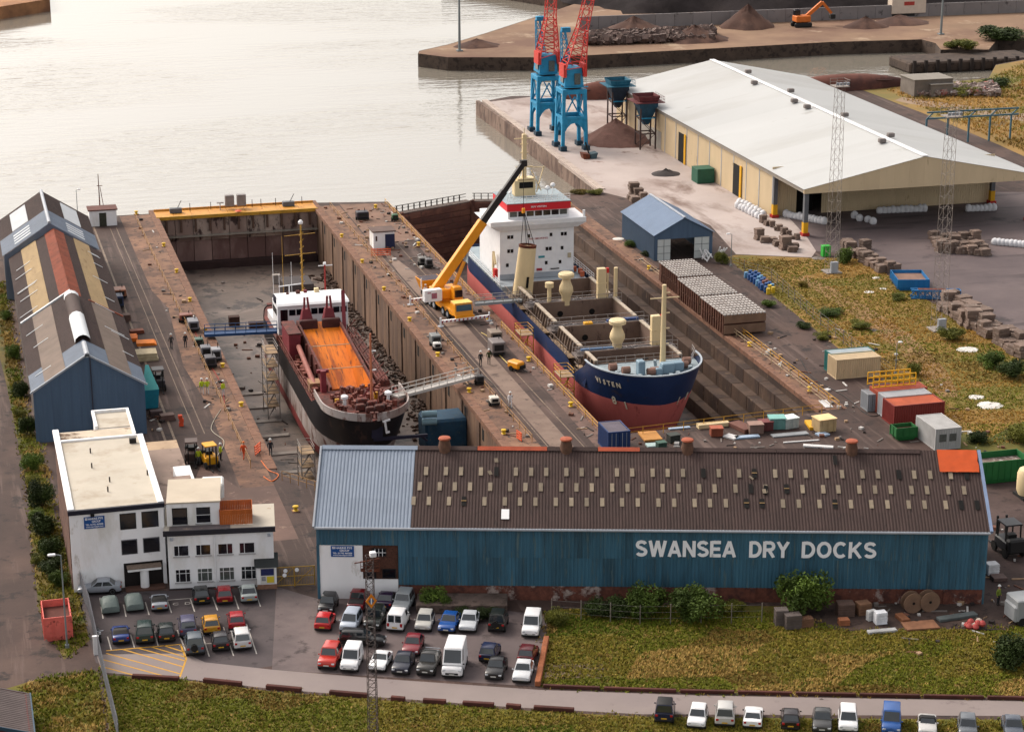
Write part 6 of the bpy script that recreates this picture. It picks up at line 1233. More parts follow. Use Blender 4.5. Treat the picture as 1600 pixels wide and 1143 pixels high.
    if kind == 'pickup':
        MB().box(-W * .42, .95, zb_ - .35, W * .42, L * .46, zb_ + .045).build('load_bed', trimb, t)
        for q in range(3): MB().bar((-W * .4, 1.0 + q * .55, zb_ + .3), (W * .4, 1.0 + q * .55, zb_ + .3), .06).build('bed_bar', gut, t) if extra == 'bars' else None
    if kind == 'vanL' or extra == 'rack':
        for q in range(0): pass
    return t
def put(t, px, py, away, rz=None, side=0):
    """stand a vehicle with the end nearest the camera at photo pixel (px,py)"""
    g_ = G(px, py); L = max((o.dimensions.y for o in t.children), default=4)
    t.rotation_euler[2] = (R(180) if away else 0) + (rz or 0)
    t.scale = (.92, .74, 1)
    a_ = rz or 0; t.location = (g_[0] - math.sin(a_) * 1.5, g_[1] + math.cos(a_) * 1.5, 0) if not side else (g_[0], g_[1], 0)
WHITE = (244, 244, 246); SILVER = (176, 182, 192); BLACK = (26, 26, 30); DBLUE = (34, 44, 84)
gA_ = 'cars parked in front of the office'; gB_ = 'vehicles parked beside the long blue shed'; gC_ = 'cars parked along the lower road edge'
# covered cars: draped sheets
def covered(label, px, py):
    t = T('covered_car', label, 'car', group=gA_); L, W = 4.1, 1.8; rings = []
    for yf, zt, wf in ((-.5, .45, .86), (-.47, .72, .97), (-.3, .92, 1), (-.14, 1.25, .98), (-.02, 1.4, .96), (.25, 1.38, .96), (.38, 1.05, 1), (.47, .85, .97), (.5, .5, .88)):
        h = W / 2 * wf; y = yf * L; k = [(-h, y, .3), (-h * 1.01, y, zt * .55), (-h * .92, y, zt * .8), (-h * .66, y, zt * .97), (0, y, zt), (h * .66, y, zt * .97), (h * .92, y, zt * .8), (h * 1.01, y, zt * .55), (h, y, .3)]; rings.append(k)
    MB().loft(rings).build('car_cover', M('cover_greygreen', (128, 142, 138), .55, .1, 1.2, bump=.4, bscale=4), t, smooth=True)
    for yy in (-1.3, 1.25):
        for s_ in (-1, 1): o_ = ob('wheel', wheel_meshes(.31)[0], t, (s_ * .78, yy, .31)); o_.rotation_euler = (0, R(90), 0)
    put(t, px, py, True)
covered('car under a grey-green cover nearest the palisade fence', 174, 961); covered('car under a grey-green cover, second from the palisade fence', 212, 957)
TW = ' in the office car park'
for kind, rgb, label, px, py, kw in [
    ('convertible', SILVER, 'silver open sports car with dark cockpit beside the covered cars', 250, 957, {}), ('hatch', (34, 38, 40), 'black hatchback in the bay right of the empty lettered bay', 316, 946, {}), ('hatch', (156, 32, 40), 'dark red hatchback in the front row by the office', 352, 946, {}), ('saloon', (176, 186, 186), 'silver saloon at the right end of the front row by the office', 390, 943, {}),
    ('convertible', (36, 70, 150), 'bright blue convertible with dark soft top in the middle row', 190, 1008, dict(roof=M('softtop', (70, 66, 64), .8, .1))), ('suv', (34, 62, 58), 'dark green estate car with tailgate in the middle row', 227, 1008, {}), ('hatch', (24, 40, 38), 'black hatchback with tall red tail lights in the middle row', 261, 1005, {}),
    ('mpv', (98, 96, 128), 'grey-violet hatchback behind the silver car with spare wheel', 295, 997, {}), ('hatch', (222, 158, 42), 'golden yellow hatchback in the office car park', 332, 993, {}), ('hatch', (190, 40, 50), 'bright red hatchback beside the yellow hatchback', 371, 987, {}),
    ('suv', (92, 104, 116), 'grey off-roader with spare wheel beside the yellow hatched area', 306, 1026, dict(spare=True)), ('hatch', (36, 30, 36), 'black hatchback in the nearest row of the office car park', 346, 1019, {}), ('mpv', (228, 226, 226), 'white hatchback at the right of the nearest row of the office car park', 380, 1017, {})]:
    put(make_car(kind, rgb, label, gA_, **kw), px, py, True, R(rnd.uniform(-6, -2)))
c = make_car('saloon', SILVER, 'silver saloon parked sideways against the office front wall', gA_); g_ = G(157, 929); c.location = (g_[0], g_[1] + .6, 0); c.rotation_euler[2] = R(-90 - 8); c.scale = (.8, .92, 1)
for kind, rgb, label, px, py, aw, kw in [
    ('hatch', BLACK, 'black hatchback facing out beside the white shed wall corner', 508, 961, 0, {}), ('pickup', (124, 28, 34), 'dark red pickup truck in front of the white shed wall', 556, 957, 1, {}), ('saloon', (54, 36, 70), 'dark purple car half hidden behind the orange diamond sign', 600, 954, 1, {}), ('suv', (170, 176, 180), 'silver off-roader at the corner of the white shed wall', 625, 961, 0, {}),
    ('hatch', (214, 34, 36), 'bright red hatchback at the left end of the second row', 503, 988, 1, {}), ('mpv', (196, 206, 222), 'pale blue-silver hatchback beside the bright red hatchback', 543, 990, 0, {}), ('jeep', (40, 46, 42), 'dark green off-roader behind the lattice mast', 580, 988, 0, {}), ('vanS', WHITE, 'small white van seen from behind with twin rear windows', 617, 988, 1, {}),
    ('hatch', (214, 212, 206), 'off-white hatchback left of the bright blue car', 660, 989, 0, {}), ('saloon', (30, 92, 178), 'bright blue saloon in the second row', 697, 990, 0, {}), ('saloon', (218, 222, 228), 'silver-white saloon right of the bright blue car', 730, 989, 0, {}), ('jeep', (38, 42, 38), 'black off-roader with spare wheel beside the concrete platform', 775, 990, 1, dict(spare=True)), ('vanS', WHITE, 'white van standing alone at the grass edge', 828, 997, 0, {}),
    ('suv', (214, 54, 40), 'dented red-orange off-roader at the left end of the nearest row', 510, 1048, 0, {}), ('vanS', WHITE, 'white van beside the red-orange off-roader', 545, 1051, 0, {}), ('coupe', WHITE, 'white coupe behind the lattice mast in the nearest row', 588, 1051, 0, {}), ('saloon', (44, 48, 66), 'dark grey-blue saloon right of the white coupe', 625, 1055, 0, {}), ('saloon', (148, 40, 52), 'dark red saloon behind the dark grey pickup', 641, 1026, 0, {}),
    ('pickup', (60, 58, 56), 'dark grey pickup truck left of the large white van', 665, 1056, 0, dict(extra='bars')), ('vanL', WHITE, 'large high-roofed white van, biggest vehicle of the car park', 707, 1057, 0, {}), ('hatch', DBLUE, 'dark blue hatchback right of the large white van', 760, 1037, 1, {}), ('saloon', (34, 32, 34), 'black saloon facing the road in the nearest row', 771, 1063, 0, {}), ('hatch', (104, 26, 34), 'dark maroon hatchback behind the white saloon', 820, 1040, 1, {}), ('saloon', (226, 228, 232), 'white saloon at the right end beside the timber kerb', 814, 1068, 0, {})]:
    put(make_car(kind, rgb, label, gB_, **kw), px, py, aw, R(rnd.uniform(-27, -21)))
c = make_car('estate', BLACK, 'black estate car parked sideways between two rows', gB_); g_ = G(566, 1006); c.location = (g_[0], g_[1], 0); c.rotation_euler[2] = R(70); c.scale = (.8, .92, 1)
for kind, rgb, label, px, py, aw, kw in [
    ('jeep', (32, 40, 76), 'navy off-roader with dark roof, leftmost on the lower road edge', 1037, 1133, 1, dict(roof=trimb)), ('hatch', WHITE, 'white hatchback next to the navy off-roader on the lower road edge', 1087, 1141, 0, {}), ('suv', (214, 212, 210), 'pale off-roader with open boot, third on the lower road edge', 1132, 1138, 1, {}), ('coupe', WHITE, 'white car with dark rear screen, fourth on the lower road edge', 1175, 1140, 1, {}),
    ('hatch', (44, 34, 36), 'black hatchback with red tail lights on the lower road edge', 1235, 1143, 1, {}), ('saloon', (80, 80, 80), 'dark grey saloon on the lower road edge', 1284, 1146, 0, {}), ('mpv', WHITE, 'white hatchback beside the dark grey saloon on the lower road edge', 1325, 1147, 0, {}), ('vanS', (46, 100, 178), 'bright blue van on the lower road edge', 1392, 1150, 0, {}), ('convertible', (218, 216, 214), 'white convertible with black hood on the lower road edge', 1449, 1153, 0, {}), ('hatch', (120, 126, 134), 'grey hatchback, second from the right on the lower road edge', 1512, 1157, 0, {}), ('saloon', (98, 106, 120), 'grey-blue saloon, rightmost on the lower road edge', 1585, 1158, 0, {})]:
    put(make_car(kind, rgb, label, gC_, **kw), px, py, aw, R(rnd.uniform(-27, -21)))
# motorbike
mb = T('motorcycle', 'black motorcycle parked by the palisade fence', 'motorcycle', G(154, 998), R(8))
for y in (-.7, .7): w_ = MB().tube((-.06, y, .32), (.06, y, .32), .32, 14).build('wheel', ty, mb)
MB().bar((0, -.6, .55), (0, .6, .75), .28, .35).build('frame', trimb, mb, bev=.06); MB().bar((0, .1, .85), (0, .7, .9), .26, .14).build('seat', black, mb); MB().bar((-.38, -.55, 1.05), (.38, -.55, 1.05), .06).build('handlebar', gut, mb); MB().cb(0, -.72, .9, .2, .16, .2).build('headlight', hlm, mb); MB().cb(0, .95, .6, .2, .04, .16).build('number_plate', ply, mb); MB().cb(0, -.1, .95, .3, .45, .25).build('tank', M('bike_tank', (60, 60, 66), .3, .1), mb, bev=.08)
# ================================================================ QUAYSIDE THINGS
ybol = M('bollard_yellow', (236, 190, 30), .5, .1, 1)
bmesh_b = MB().lathe([(.55, 0), (.5, .15), (.34, .25), (.3, .6), (.52, .75), (.5, .95), (.2, 1.05)], n=12).mesh('head', ybol, smooth=True); bbase = MB().cb(0, 0, .06, 1.3, 1.3, .12).mesh('base_plate', cope)
def bollards(where, pts):
    for i, p in enumerate(pts):
        t = T('mooring_bollard', '%s yellow mooring bollard from the gate along the %s' % (ORD[i], where), 'bollard', G(*p), 0, 'yellow mooring bollards'); t.scale = (.62,) * 3; ob('head', bmesh_b, t); ob('base_plate', bbase, t)
bollards('left edge of the left dock', [(213, 335), (256, 385), (276, 426), (297, 471), (321, 519), (348, 574), (377, 635), (462, 798)]); bollards('left edge of the middle quay', [(534, 371), (566, 411), (600, 454), (640, 502), (684, 557), (733, 613), (787, 678)])
bollards('right edge of the middle quay', [(587, 325), (654, 384), (763, 499), (826, 564), (892, 635)]); bollards('right edge of the right dock', [(890, 322), (1014, 421), (1171, 541), (1265, 611)])
rmat = M('rail_ochre', (196, 146, 84), .6, .25, 1); rpale = M('rail_pale', (200, 176, 140), .6, .2, 1); ryel = M('rail_yellow', (218, 162, 44), .6, .2, 1)
railing('railing', [(29.6, 222, 0), (29.2, 280, 0), (28.6, 345, 0)], rmat, 1.0, 3.4, label='ochre tube railing along the left quay of the left dock', w=.06)
railing('railing', [(61.9, 248, 0), (61.6, 290, 0), (61.2, 345, 0)], rmat, 1.0, 3.4, label='ochre tube railing along the middle quay beside the left dock, far stretch', w=.06); railing('railing', [(62.3, 222, 0), (62.0, 243, 0)], rmat, 1.0, 2.6, label='ochre tube railing along the middle quay below the white gangway', w=.06)
railing('railing', [(70.9, 223, 0), (70.8, 268, 0)], ryel, 1.0, 3.0, label='yellow railing along the middle quay beside the cargo ship', w=.07); railing('railing', [(70.8, 280, 0), (70.7, 345, 0)], ryel, 1.0, 3.4, label='yellow railing on the middle quay beyond the mobile crane', w=.07)
railing('railing', [(100.4, 224, 0), (100.3, 262, 0), (100.2, 296, 0)], rpale, 1.0, 3.2, label='pale double railing along the right edge of the right dock', w=.07); railing('railing', [(101.5, 224, 0), (101.4, 262, 0)], ryel, 1.0, 3.2, label='yellow second railing along the right edge of the right dock', w=.07)
a, b = G(940, 688), G(1284, 645); railing('railing', [(a[0], a[1], 0), (b[0], b[1], 0)], ryel, 1.1, 2.6, label='yellow railing across the head of the right dock before the bow', w=.07)
a, b = G(441, 750), G(505, 770); railing('railing', [(a[0], a[1], 0), (b[0], b[1], 0)], rmat, 1.1, 1.2, label='short ochre railing round the head of the left dock', w=.06)
# access towers of scaffold on the dock edge
def stair_tower(label, x, y, w, d, h, mat, n):
    t = T('scaffold_tower', label, 'scaffold', (x, y, FL))
    for sx_ in (0, w):
        for sy_ in (0, d): MB().bar((sx_, sy_, 0), (sx_, sy_, h), .1).build('upright', mat, t)
    for k in range(n):
        z = h * (k + 1) / n; MB().box(0, 0, z - .08, w, d, z).build('platform', M('board_tan', (190, 160, 126)), t); rails_mesh(MB(), [(0, 0, z), (w, 0, z), (w, d, z), (0, d, z), (0, 0, z)], .9, 3, .06).build('guard_rail', mat, t)
        MB().bar((.2, d * .3, z - h / n), (w - .2, d * .3, z), .3, .08).build('stair_flight', mat, t)
stair_tower('yellow stair tower between the middle quay and the cargo ship', 71.9, 243, 1.8, 3, 9.6, ryel, 4); stair_tower('yellow stair tower beside the cargo ship, nearer the crane', 71.9, 262, 1.8, 3, 9.6, ryel, 4); stair_tower('grey scaffold stair tower on the left side of the dredger stern', 37.8, 264, 1.6, 4, 9.2, M('scaffold', (176, 166, 160)), 5); stair_tower('low grey scaffold beside the dredger bow', 37.6, 236, 1.6, 3, 5, M('scaffold', (176, 166, 160)), 3)
# --- containers: top corners (near-left, near-right, far-left) read at roof height
def container(label, nl, nr, fl, h, rgb, z=0, doors='end', name='shipping_container', roof=None, cat='container'):
    A_, B_, C_ = G(*nl, z + h), G(*nr, z + h), G(*fl, z + h); w = B_[0] - A_[0]; d = C_[1] - A_[1]; an = math.atan2(B_[1] - A_[1], w)
    t = T(name, label, cat, (A_[0], A_[1], z), 0); p = M('container_%d_%d_%d' % rgb, rgb, .6, .12, .8, c3=tuple(int(v * .6) for v in rgb), t3=.66, streak=(1, 1, .4)); 
    MB().box(.06, .06, .1, w - .06, d - .06, h - .1).build('inner_shell', p, t)
    MB().corr((0, d, .12), (0, -d, 0), (0, 0, h - .24), (-1, 0, 0), .3, .05).build('side_panel', p, t); MB().corr((w, 0, .12), (0, d, 0), (0, 0, h - .24), (1, 0, 0), .3, .05).build('side_panel', p, t)
    MB().corr((.08, .08, h - .08), (0, d - .16, 0), (w - .16, 0, 0), (0, 0, 1), .3, .03).build('roof_panel', roof or p, t)
    if w > d or doors == 'none': MB().corr((0, 0, .12), (w, 0, 0), (0, 0, h - .24), (0, -1, 0), .3, .05).build('side_panel', p, t)
    else:
        for k in (0, 1):
            dr = MB().box(.05 + k * w / 2, -.06, .15, w / 2 - .03 + k * w / 2, .05, h - .15).build('door', p, t)
            for q in (.3, .7): MB().tube((k * w / 2 + q * w / 2, -.1, .2), (k * w / 2 + q * w / 2, -.1, h - .2), .03, 5).build('lock_bar', gut, dr)
    for x in (0, w):
        for y in (0, d): MB().box(x - .07, y - .07, 0, x + .07, y + .07, h).build('corner_post', p, t)
    for x0, y0, x1, y1 in ((0, 0, w, 0), (0, d, w, d), (0, 0, 0, d), (w, 0, w, d)):
        for zz in (.08, h - .08): MB().bar((x0, y0, zz), (x1, y1, zz), .13).build('frame_rail', p, t)
    return t
container('dark blue shipping container at the head of the right dock', (951, 675), (983, 671), (934, 659), 2.6, (44, 72, 128), roof=M('roof_dust', (132, 122, 134), .7, .15))
container('beige container with clutter on its roof in the right yard', (1308, 562), (1381, 560), (1302, 552), 2.6, (222, 196, 158), doors='none'); container('teal container with pale roof behind the beige container', (1299, 553), (1368, 549), (1294, 546), 2.6, (40, 124, 120), doors='none', roof=M('roof_paleblue', (196, 208, 214), .6, .1))
container('rust-red container, nearest of the stacked row in the right yard', (1398, 634), (1480, 630), (1386, 621), 2.6, (150, 52, 46), doors='none', roof=M('roof_orange', (214, 106, 70), .7, .2)); container('white-topped grey container in the middle of the right yard row', (1384, 620), (1458, 616), (1377, 612), 2.7, (196, 196, 200), doors='none')
container('orange-red container at the back of the right yard row', (1372, 611), (1452, 607), (1364, 602), 2.7, (196, 92, 66), doors='none'); container('small grey container with open doors left of the right yard row', (1357, 616), (1370, 615), (1352, 608), 2.2, (168, 172, 178))
yf = T('guard_frame', 'yellow steel railing frame standing on the orange-red container', 'frame', (*G(1364, 607, 2.7)[:2], 2.75)); Wy = G(1436, 605, 2.7)[0] - G(1364, 607, 2.7)[0]
for yy in (0, 1.6):
    for z in (.1, .8, 1.5): MB().bar((0, yy, z), (Wy, yy, z), .12).build('rail', ydr, yf)
    for k in range(8): MB().bar((Wy * k / 7, yy, 0), (Wy * k / 7, yy, 1.5), .1).build('post', ydr, yf)
pcab = container('grey portable cabin with two front windows in the right yard', (1463, 670), (1501, 666), (1459, 646), 2.6, (206, 204, 202), doors='none', name='portable_cabin', cat='cabin')
for k in (.15, .58): MB().box(2.9 * k, -.1, 1.0, 2.9 * k + .85, -.06, 1.9).build('window', glass2, pcab)
def skip(label, x, y, w, d, h, m, fill=None, rz=0, name='skip', fl=.35):
    t = T(name, label, 'skip', (x, y, 0), rz); th = .08
    MB().frus((-w / 2 + fl, -d / 2 + .1, w / 2 - fl, d / 2 - .1), (-w / 2, -d / 2, w / 2, d / 2), .05, .5).build('base', m, t)
    for s_ in (-1, 1):
        MB().box(*sorted((s_ * w / 2, s_ * (w / 2 - th)))[:1], -d / 2, .5, sorted((s_ * w / 2, s_ * (w / 2 - th)))[1], d / 2, h).build('side_wall', m, t); MB().box(-w / 2 + th, s_ * d / 2 - (th if s_ > 0 else 0), .5, w / 2 - th, s_ * d / 2 + (th if s_ < 0 else 0), h).build('end_wall', m, t)
    k = int(d / .7)
    for i in range(k + 1):
        for s_ in (-1, 1): MB().box(*sorted((s_ * w / 2, s_ * (w / 2 + .06)))[:1], -d / 2 + i * d / k - .05, .3, sorted((s_ * w / 2, s_ * (w / 2 + .06)))[1], -d / 2 + i * d / k + .05, h).build('rib', m, t)
    k = int(w / .7)
    for i in range(k + 1): MB().box(-w / 2 + i * w / k - .05, -d / 2 - .06, .3, -w / 2 + i * w / k + .05, -d / 2, h).build('rib', m, t)
    if fill: MB().flat([(-w / 2 + .1, -d / 2 + .1), (w / 2 - .1, -d / 2 + .1), (w / 2 - .1, d / 2 - .1), (-w / 2 + .1, d / 2 - .1)], h * .72).build('load', fill, t)
    return t
junkm = M('mixed_rubbish', (150, 130, 120), .9, .6, 1.5, c2=(90, 70, 60), c3=(220, 214, 208), t3=.58)
g_ = G(92, 1000); skip('faded red open steel skip on the verge by the lamp post', g_[0], g_[1] + 1.9, 2.5, 4.2, 2.4, M('skip_red', (238, 116, 104), .7, .15, .8, c3=(130, 60, 50), t3=.6), M('skip_rust_fill', (110, 60, 50), .9, .3))
g_ = G(1416, 688); skip('small green and brown skip before the rust-red container', g_[0], g_[1] + .8, 2.6, 1.7, 1.6, M('skip_green', (40, 120, 60), .7, .2), M('skip_rust_fill', (110, 60, 50)))
g_ = G(1572, 756); skip('large green skip filled with rubbish at the right edge', g_[0], g_[1] + 2, 6.0, 3.2, 2.6, M('skip_biggreen', (36, 124, 62), .7, .15), junkm)
g_ = G(1430, 452); skip('bright blue tipper body lying at the edge of the bulk yard', g_[0], g_[1] + 2, 4.6, 5.6, 1.7, M('skip_blue', (30, 128, 196), .6, .12), M('tan_fill', (160, 126, 110), .9, .2), rz=R(-14))
cvb = T('conveyor_frame', 'blue and rust conveyor frame lying beside the blue tipper body', 'conveyor', G(1460, 466), R(-18)); m = MB()
lattice(m, (-3.4, 0, .7), (3.6, 0, .7), 1.1, 1.1, 7, .12); m.build('lattice', M('skip_blue', (30, 128, 196)), cvb); MB().box(-2.4, -.4, 1.2, 1.6, .4, 1.4).build('belt_pan', rust, cvb)
# --- hatch cover stacks
hcs = M('hatch_rust', (112, 70, 54), .85, .3, .8, rv=.1, c3=(150, 110, 86), t3=.6); hct = M('hatch_top', (206, 200, 196), .7, .15, .6, c3=(140, 120, 108), t3=.6)
for k, (nl, nr, fl) in enumerate([((1131, 491), (1197, 485), (1101, 462)), ((1092, 460), (1153, 455), (1062, 434)), ((1060, 431), (1117, 428), (1032, 407))]):
    A_, B_, C_ = G(*nl, 3.1), G(*nr, 3.1), G(*fl, 3.1); w = B_[0] - A_[0]; d = C_[1] - A_[1]
    t = T('hatch_cover_stack', ('nearest', 'middle', 'farthest')[k] + ' stack of rusty hatch covers with white ribbed top beside the right dock', 'hatch covers', (A_[0], A_[1], 0), 0, 'stacks of hatch covers')
    for z0, z1 in ((.2, 1.55), (1.65, 2.9)):
        c_ = MB().box(.15, .1, z0, w - .15, d - .1, z1).build('cover', hcs, t)
        for i in range(int(d / .9)): MB().box(.0, .2 + i * .9, z0, .15, .5 + i * .9, z1).build('rib', hcs, c_)
        MB().box(.1, -.02, z0 + .1, w - .1, .1, z1 - .05).build('end_plate', M('hatch_end', (150, 118, 96), .8, .2, .8, rv=.08), c_)
    for i in range(12): MB().box(w * i / 12 + .06, 0, 2.9, w * (i + 1) / 12 - .14, d, 3.06).build('top_slat', hct, t)
    for i in range(int(d / 1.1)): MB().bar((0, .5 + i * 1.1, 3.1), (w, .5 + i * 1.1, 3.1), .1, .08).build('cross_slat', M('hatch_slat', (176, 160, 150), .7, .2), t)
# --- blue drums
drm = [MB().lathe([(.29, 0), (.3, .03), (.3, .3), (.32, .32), (.3, .34), (.3, .58), (.32, .6), (.3, .62), (.3, .88), (.28, .9)], n=12).mesh('oil_drum', M(n_, c_, .45, .1, 1), smooth=True) for n_, c_ in (('drum_blue', (36, 96, 168)), ('drum_sky', (110, 168, 214)), ('drum_rust', (150, 90, 80)), ('drum_yellow', (226, 190, 40)))]
k = 0
for px, py in [(1166 + 4.2 * i, 434 + 3.2 * i) for i in range(9)] + [(1172 + 4.4 * i, 431 + 3.3 * i) for i in range(9)] + [(1180 + 4.4 * i, 432 + 3.4 * i) for i in range(7)]:
    kind = 0 if k % 4 else 1
    if k in (14, 22): kind = 2
    if k in (8, 17, 16): kind = 3
    nmz = {0: 'dark blue drum in the cluster by the wire fence beside the grass', 1: 'pale blue drum in the cluster by the wire fence beside the grass', 2: 'rusty pink drum in the blue drum cluster', 3: 'yellow drum at the near end of the blue drum cluster'}[kind]
    tag(ob('oil_drum', drm[kind], None, G(px + rnd.uniform(-1, 1), py)), nmz, 'drum', nmz.split(' drum')[0] + ' drums by the fence'); k += 1
# --- white bulk bags, block stacks
bagm = M('bag_white', (232, 232, 236), .8, .1, 1.5, bump=.5, bscale=5); bag_me = []
for q in range(3):
    r3 = random.Random(q); rg = []
    for z, r_ in ((0, .42), (.15, .52), (.5, .56), (.8, .52), (1.0, .36), (1.15, .14)): rg.append([(r_ * (1 + .12 * abs(math.sin(2 * a_))) * math.cos(a_) * r3.uniform(.93, 1.07), r_ * (1 + .12 * abs(math.sin(2 * a_))) * math.sin(a_) * r3.uniform(.93, 1.07), z) for a_ in [2 * math.pi * i / 10 for i in range(10)]])
    bag_me.append(MB().loft(rg).mesh('bulk_bag', bagm, smooth='all'))
def bags(where, pts, sc=1.0):
    for i, p in enumerate(sorted(pts)):
        o = tag(ob('bulk_bag', rnd.choice(bag_me), None, G(*p), rnd.uniform(0, 3)), ORD[i] + ' white bulk bag from the left ' + where, 'bag', 'white bulk bags ' + where); o.scale = (sc, sc, sc * rnd.uniform(.9, 1.15))
bags('along the beige side wall of the warehouse', [(1153 + 5.2 * i + (3 if j else 0), 325 + 2.6 * i - 5 * j) for i in range(8) for j in (0, 1)]); bags('between the two yellow-footed canopy columns', [(1228 + 5.4 * i, 339 + 1.0 * i) for i in range(12)]); bags('against the warehouse front right of the dark opening', [(1374 + 7 * i, 333 - .3 * i) for i in range(11)]); bags('under the right end of the warehouse canopy', [(1513 + 6.5 * i, 330 - .2 * i) for i in range(7)]); bags('at the far right of the bulk yard', [(1554 + 6.5 * i, 382 + .6 * i) for i in range(8)]); bags('left of the light tower under the canopy', [(1335, 341), (1343, 345), (1356, 347), (1364, 350)])
blkm = M('block_stack', (142, 120, 108), .9, .25, 1, rv=.18, c3=(188, 172, 160), t3=.6)
blk_me = []
for q in range(4):
    m = MB(); r3 = random.Random(q + 30)
    for lv in range(r3.choice((3, 4, 5))): m.cb(r3.uniform(-.06, .06), r3.uniform(-.06, .06), .14 + lv * .27, 1.15 + r3.uniform(-.1, .1), 1.0, .25, r3.uniform(-.06, .06))
    blk_me.append(m.mesh('slab_stack', blkm, bev=.02))
def blocks(where, pts, sc=1.2):
    for p in pts:
        o = tag(ob('slab_stack', rnd.choice(blk_me), None, G(p[0] + rnd.uniform(-1.5, 1.5), p[1] + rnd.uniform(-1, 1)), rnd.uniform(-.25, .25)), 'grey-brown stack of flat slabs ' + where, 'slab stack', 'slab stacks ' + where); q_ = sc * rnd.uniform(.85, 1.2); o.scale = (q_, q_, q_ * rnd.uniform(.8, 1.2))
blocks('on the pale apron edge by the grass', [(1186, 374), (1195, 378), (1206, 378), (1216, 383), (1226, 389), (1236, 392), (1242, 389)]); blocks('standing alone in the middle of the bulk yard', [(1458 + 9.5 * i + 4 * j, 374 + 6.5 * j + .6 * i) for i in range(8) for j in range(4) if rnd.random() < .85])
blocks('along the grass edge behind the light tower', [(1322 + 7.5 * i + 2 * j, 392 + 4.6 * i - 5 * j) for i in range(8) for j in range(2)] + [(1391, 424), (1399, 426), (1330, 386), (1350, 390)]); blocks('in the long heap at the right yard edge', [(1476 + 8.6 * i + 5 * j, 486 + 5.1 * i - 6 * j) for i in range(15) for j in range(3) if rnd.random() < .95], 1.45); blocks('tumbled beside the white bags at the warehouse side', [(1192 + 6.6 * i, 347 + 3.4 * i + (i % 2) * 2) for i in range(9)], .75); blocks('behind the small blue shed', [(985, 311), (992, 315), (998, 308), (1006, 312), (990, 305)], 1.2)
# --- timber baulks along the road
bkm = M('timber_baulk', (96, 52, 44), .9, .3, 1, rv=.15)
for i, (x0, y0, x1, y1) in enumerate([(207, 1059, 280, 1063), (318, 1065, 378, 1071), (416, 1075, 471, 1080), (515, 1084, 575, 1089), (611, 1093, 633, 1095), (661, 1097, 697, 1099), (723, 1101, 772, 1104), (791, 1105, 814, 1107), (834, 1108, 897, 1112)]):
    a, b = Vector(G(x0, y0)), Vector(G(x1, y1)); up_ = Vector((0, 0, .2)); tag(MB().bar(a + up_, b + up_, .4, .4).build('timber_baulk', bkm, None, bev=.04), ORD[i] + ' dark timber baulk from the left along the lower road edge', 'timber', 'timber baulks along the road')
a0 = [(846, 1073), (940, 1077), (1060, 1081), (1150, 1083), (1240, 1085), (1340, 1087), (1440, 1089), (1540, 1091), (1630, 1093)]
for i in range(8):
    a, b = Vector(G(*a0[i])), Vector(G(*a0[i + 1])); d = (b - a) * .03; up_ = Vector((0, 0, .15)); tag(MB().bar(a + up_ + d, b + up_ - d, .3, .3).build('timber_baulk', bkm, None, bev=.03), ORD[i] + ' rusty edging beam from the left along the upper lawn edge', 'beam', 'edging beams along the lawn')
a, b = Vector(G(854, 1000)), Vector(G(840, 1072)); tag(MB().bar(a + Vector((0, 0, .25)), b + Vector((0, 0, .25)), .5, .5).build('timber_baulk', M('baulk_orange', (176, 104, 66), .85, .3, 1), None, bev=.05), 'orange-brown timber beam between the car park and the lawn', 'beam')
# --- palisade fence on the left
pf_ = T('palisade_fence', 'grey steel palisade fence left of the office car park', 'fence'); pl_m = MB().box(-.04, -.03, 0, .04, .03, 2.1).mesh('pale', M('palisade_grey', (150, 152, 160), .5, .15, 1, rv=.1))
pts = [G(116, 895), G(140, 960), G(155, 1028), G(168, 1085), G(186, 1160)]
for a, b in zip(pts, pts[1:]):
    a, b = Vector(a), Vector(b); k = int((b - a).length / .2)
    for i in range(k): ob('pale', pl_m, pf_, a + (b - a) * i / k, math.atan2((b - a).y, (b - a).x))
    for z in (.5, 1.7): MB().bar(a + Vector((0, 0, z)), b + Vector((0, 0, z)), .06).build('rail', M('palisade_grey', (150, 152, 160)), pf_)
wp_ = G(151, 1022); tag(MB().cb(0, 0, .9, .5, .25, 1.8).cb(0, 0, 1.82, .56, .3, .06).build('gate_post', whitem, None, wp_), 'white gate post at the bend of the palisade fence', 'post')
# wire fence on posts between yard and grass
wf = T('wire_fence', 'wire fence on thin posts between the right yard and the grass', 'fence'); pm_ = MB().tube((0, 0, 0), (0, 0, 2), .05, 5).mesh('post', M('post_conc', (150, 140, 130), .8, .2)); pts = [G(1142, 420), G(1205, 440), G(1270, 500), G(1330, 548), G(1390, 590)]
for a, b in zip(pts, pts[1:]):
    a, b = Vector(a), Vector(b); k = int((b - a).length / 2.6)
    for i in range(k): ob('post', pm_, wf, a + (b - a) * i / k)
    for z in (.4, .9, 1.4, 1.9): MB().bar(a + Vector((0, 0, z)), b + Vector((0, 0, z)), .025).build('wire', M('wire_grey', (150, 145, 140), .5, .2), wf)
wf2 = T('wire_fence', 'wire mesh fence on posts across the lawn before the blue shed', 'fence'); pts = [G(862, 965), G(1000, 975), G(1190, 972)]
for a, b in zip(pts, pts[1:]):
    a, b = Vector(a), Vector(b); k = int((b - a).length / 2.4)
    for i in range(k + 1): ob('post', pm_, wf2, a + (b - a) * i / k)
    for z in (.6, 1.2, 1.8): MB().bar(a + Vector((0, 0, z)), b + Vector((0, 0, z)), .015).build('wire', M('wire_grey', (150, 145, 140)), wf2)
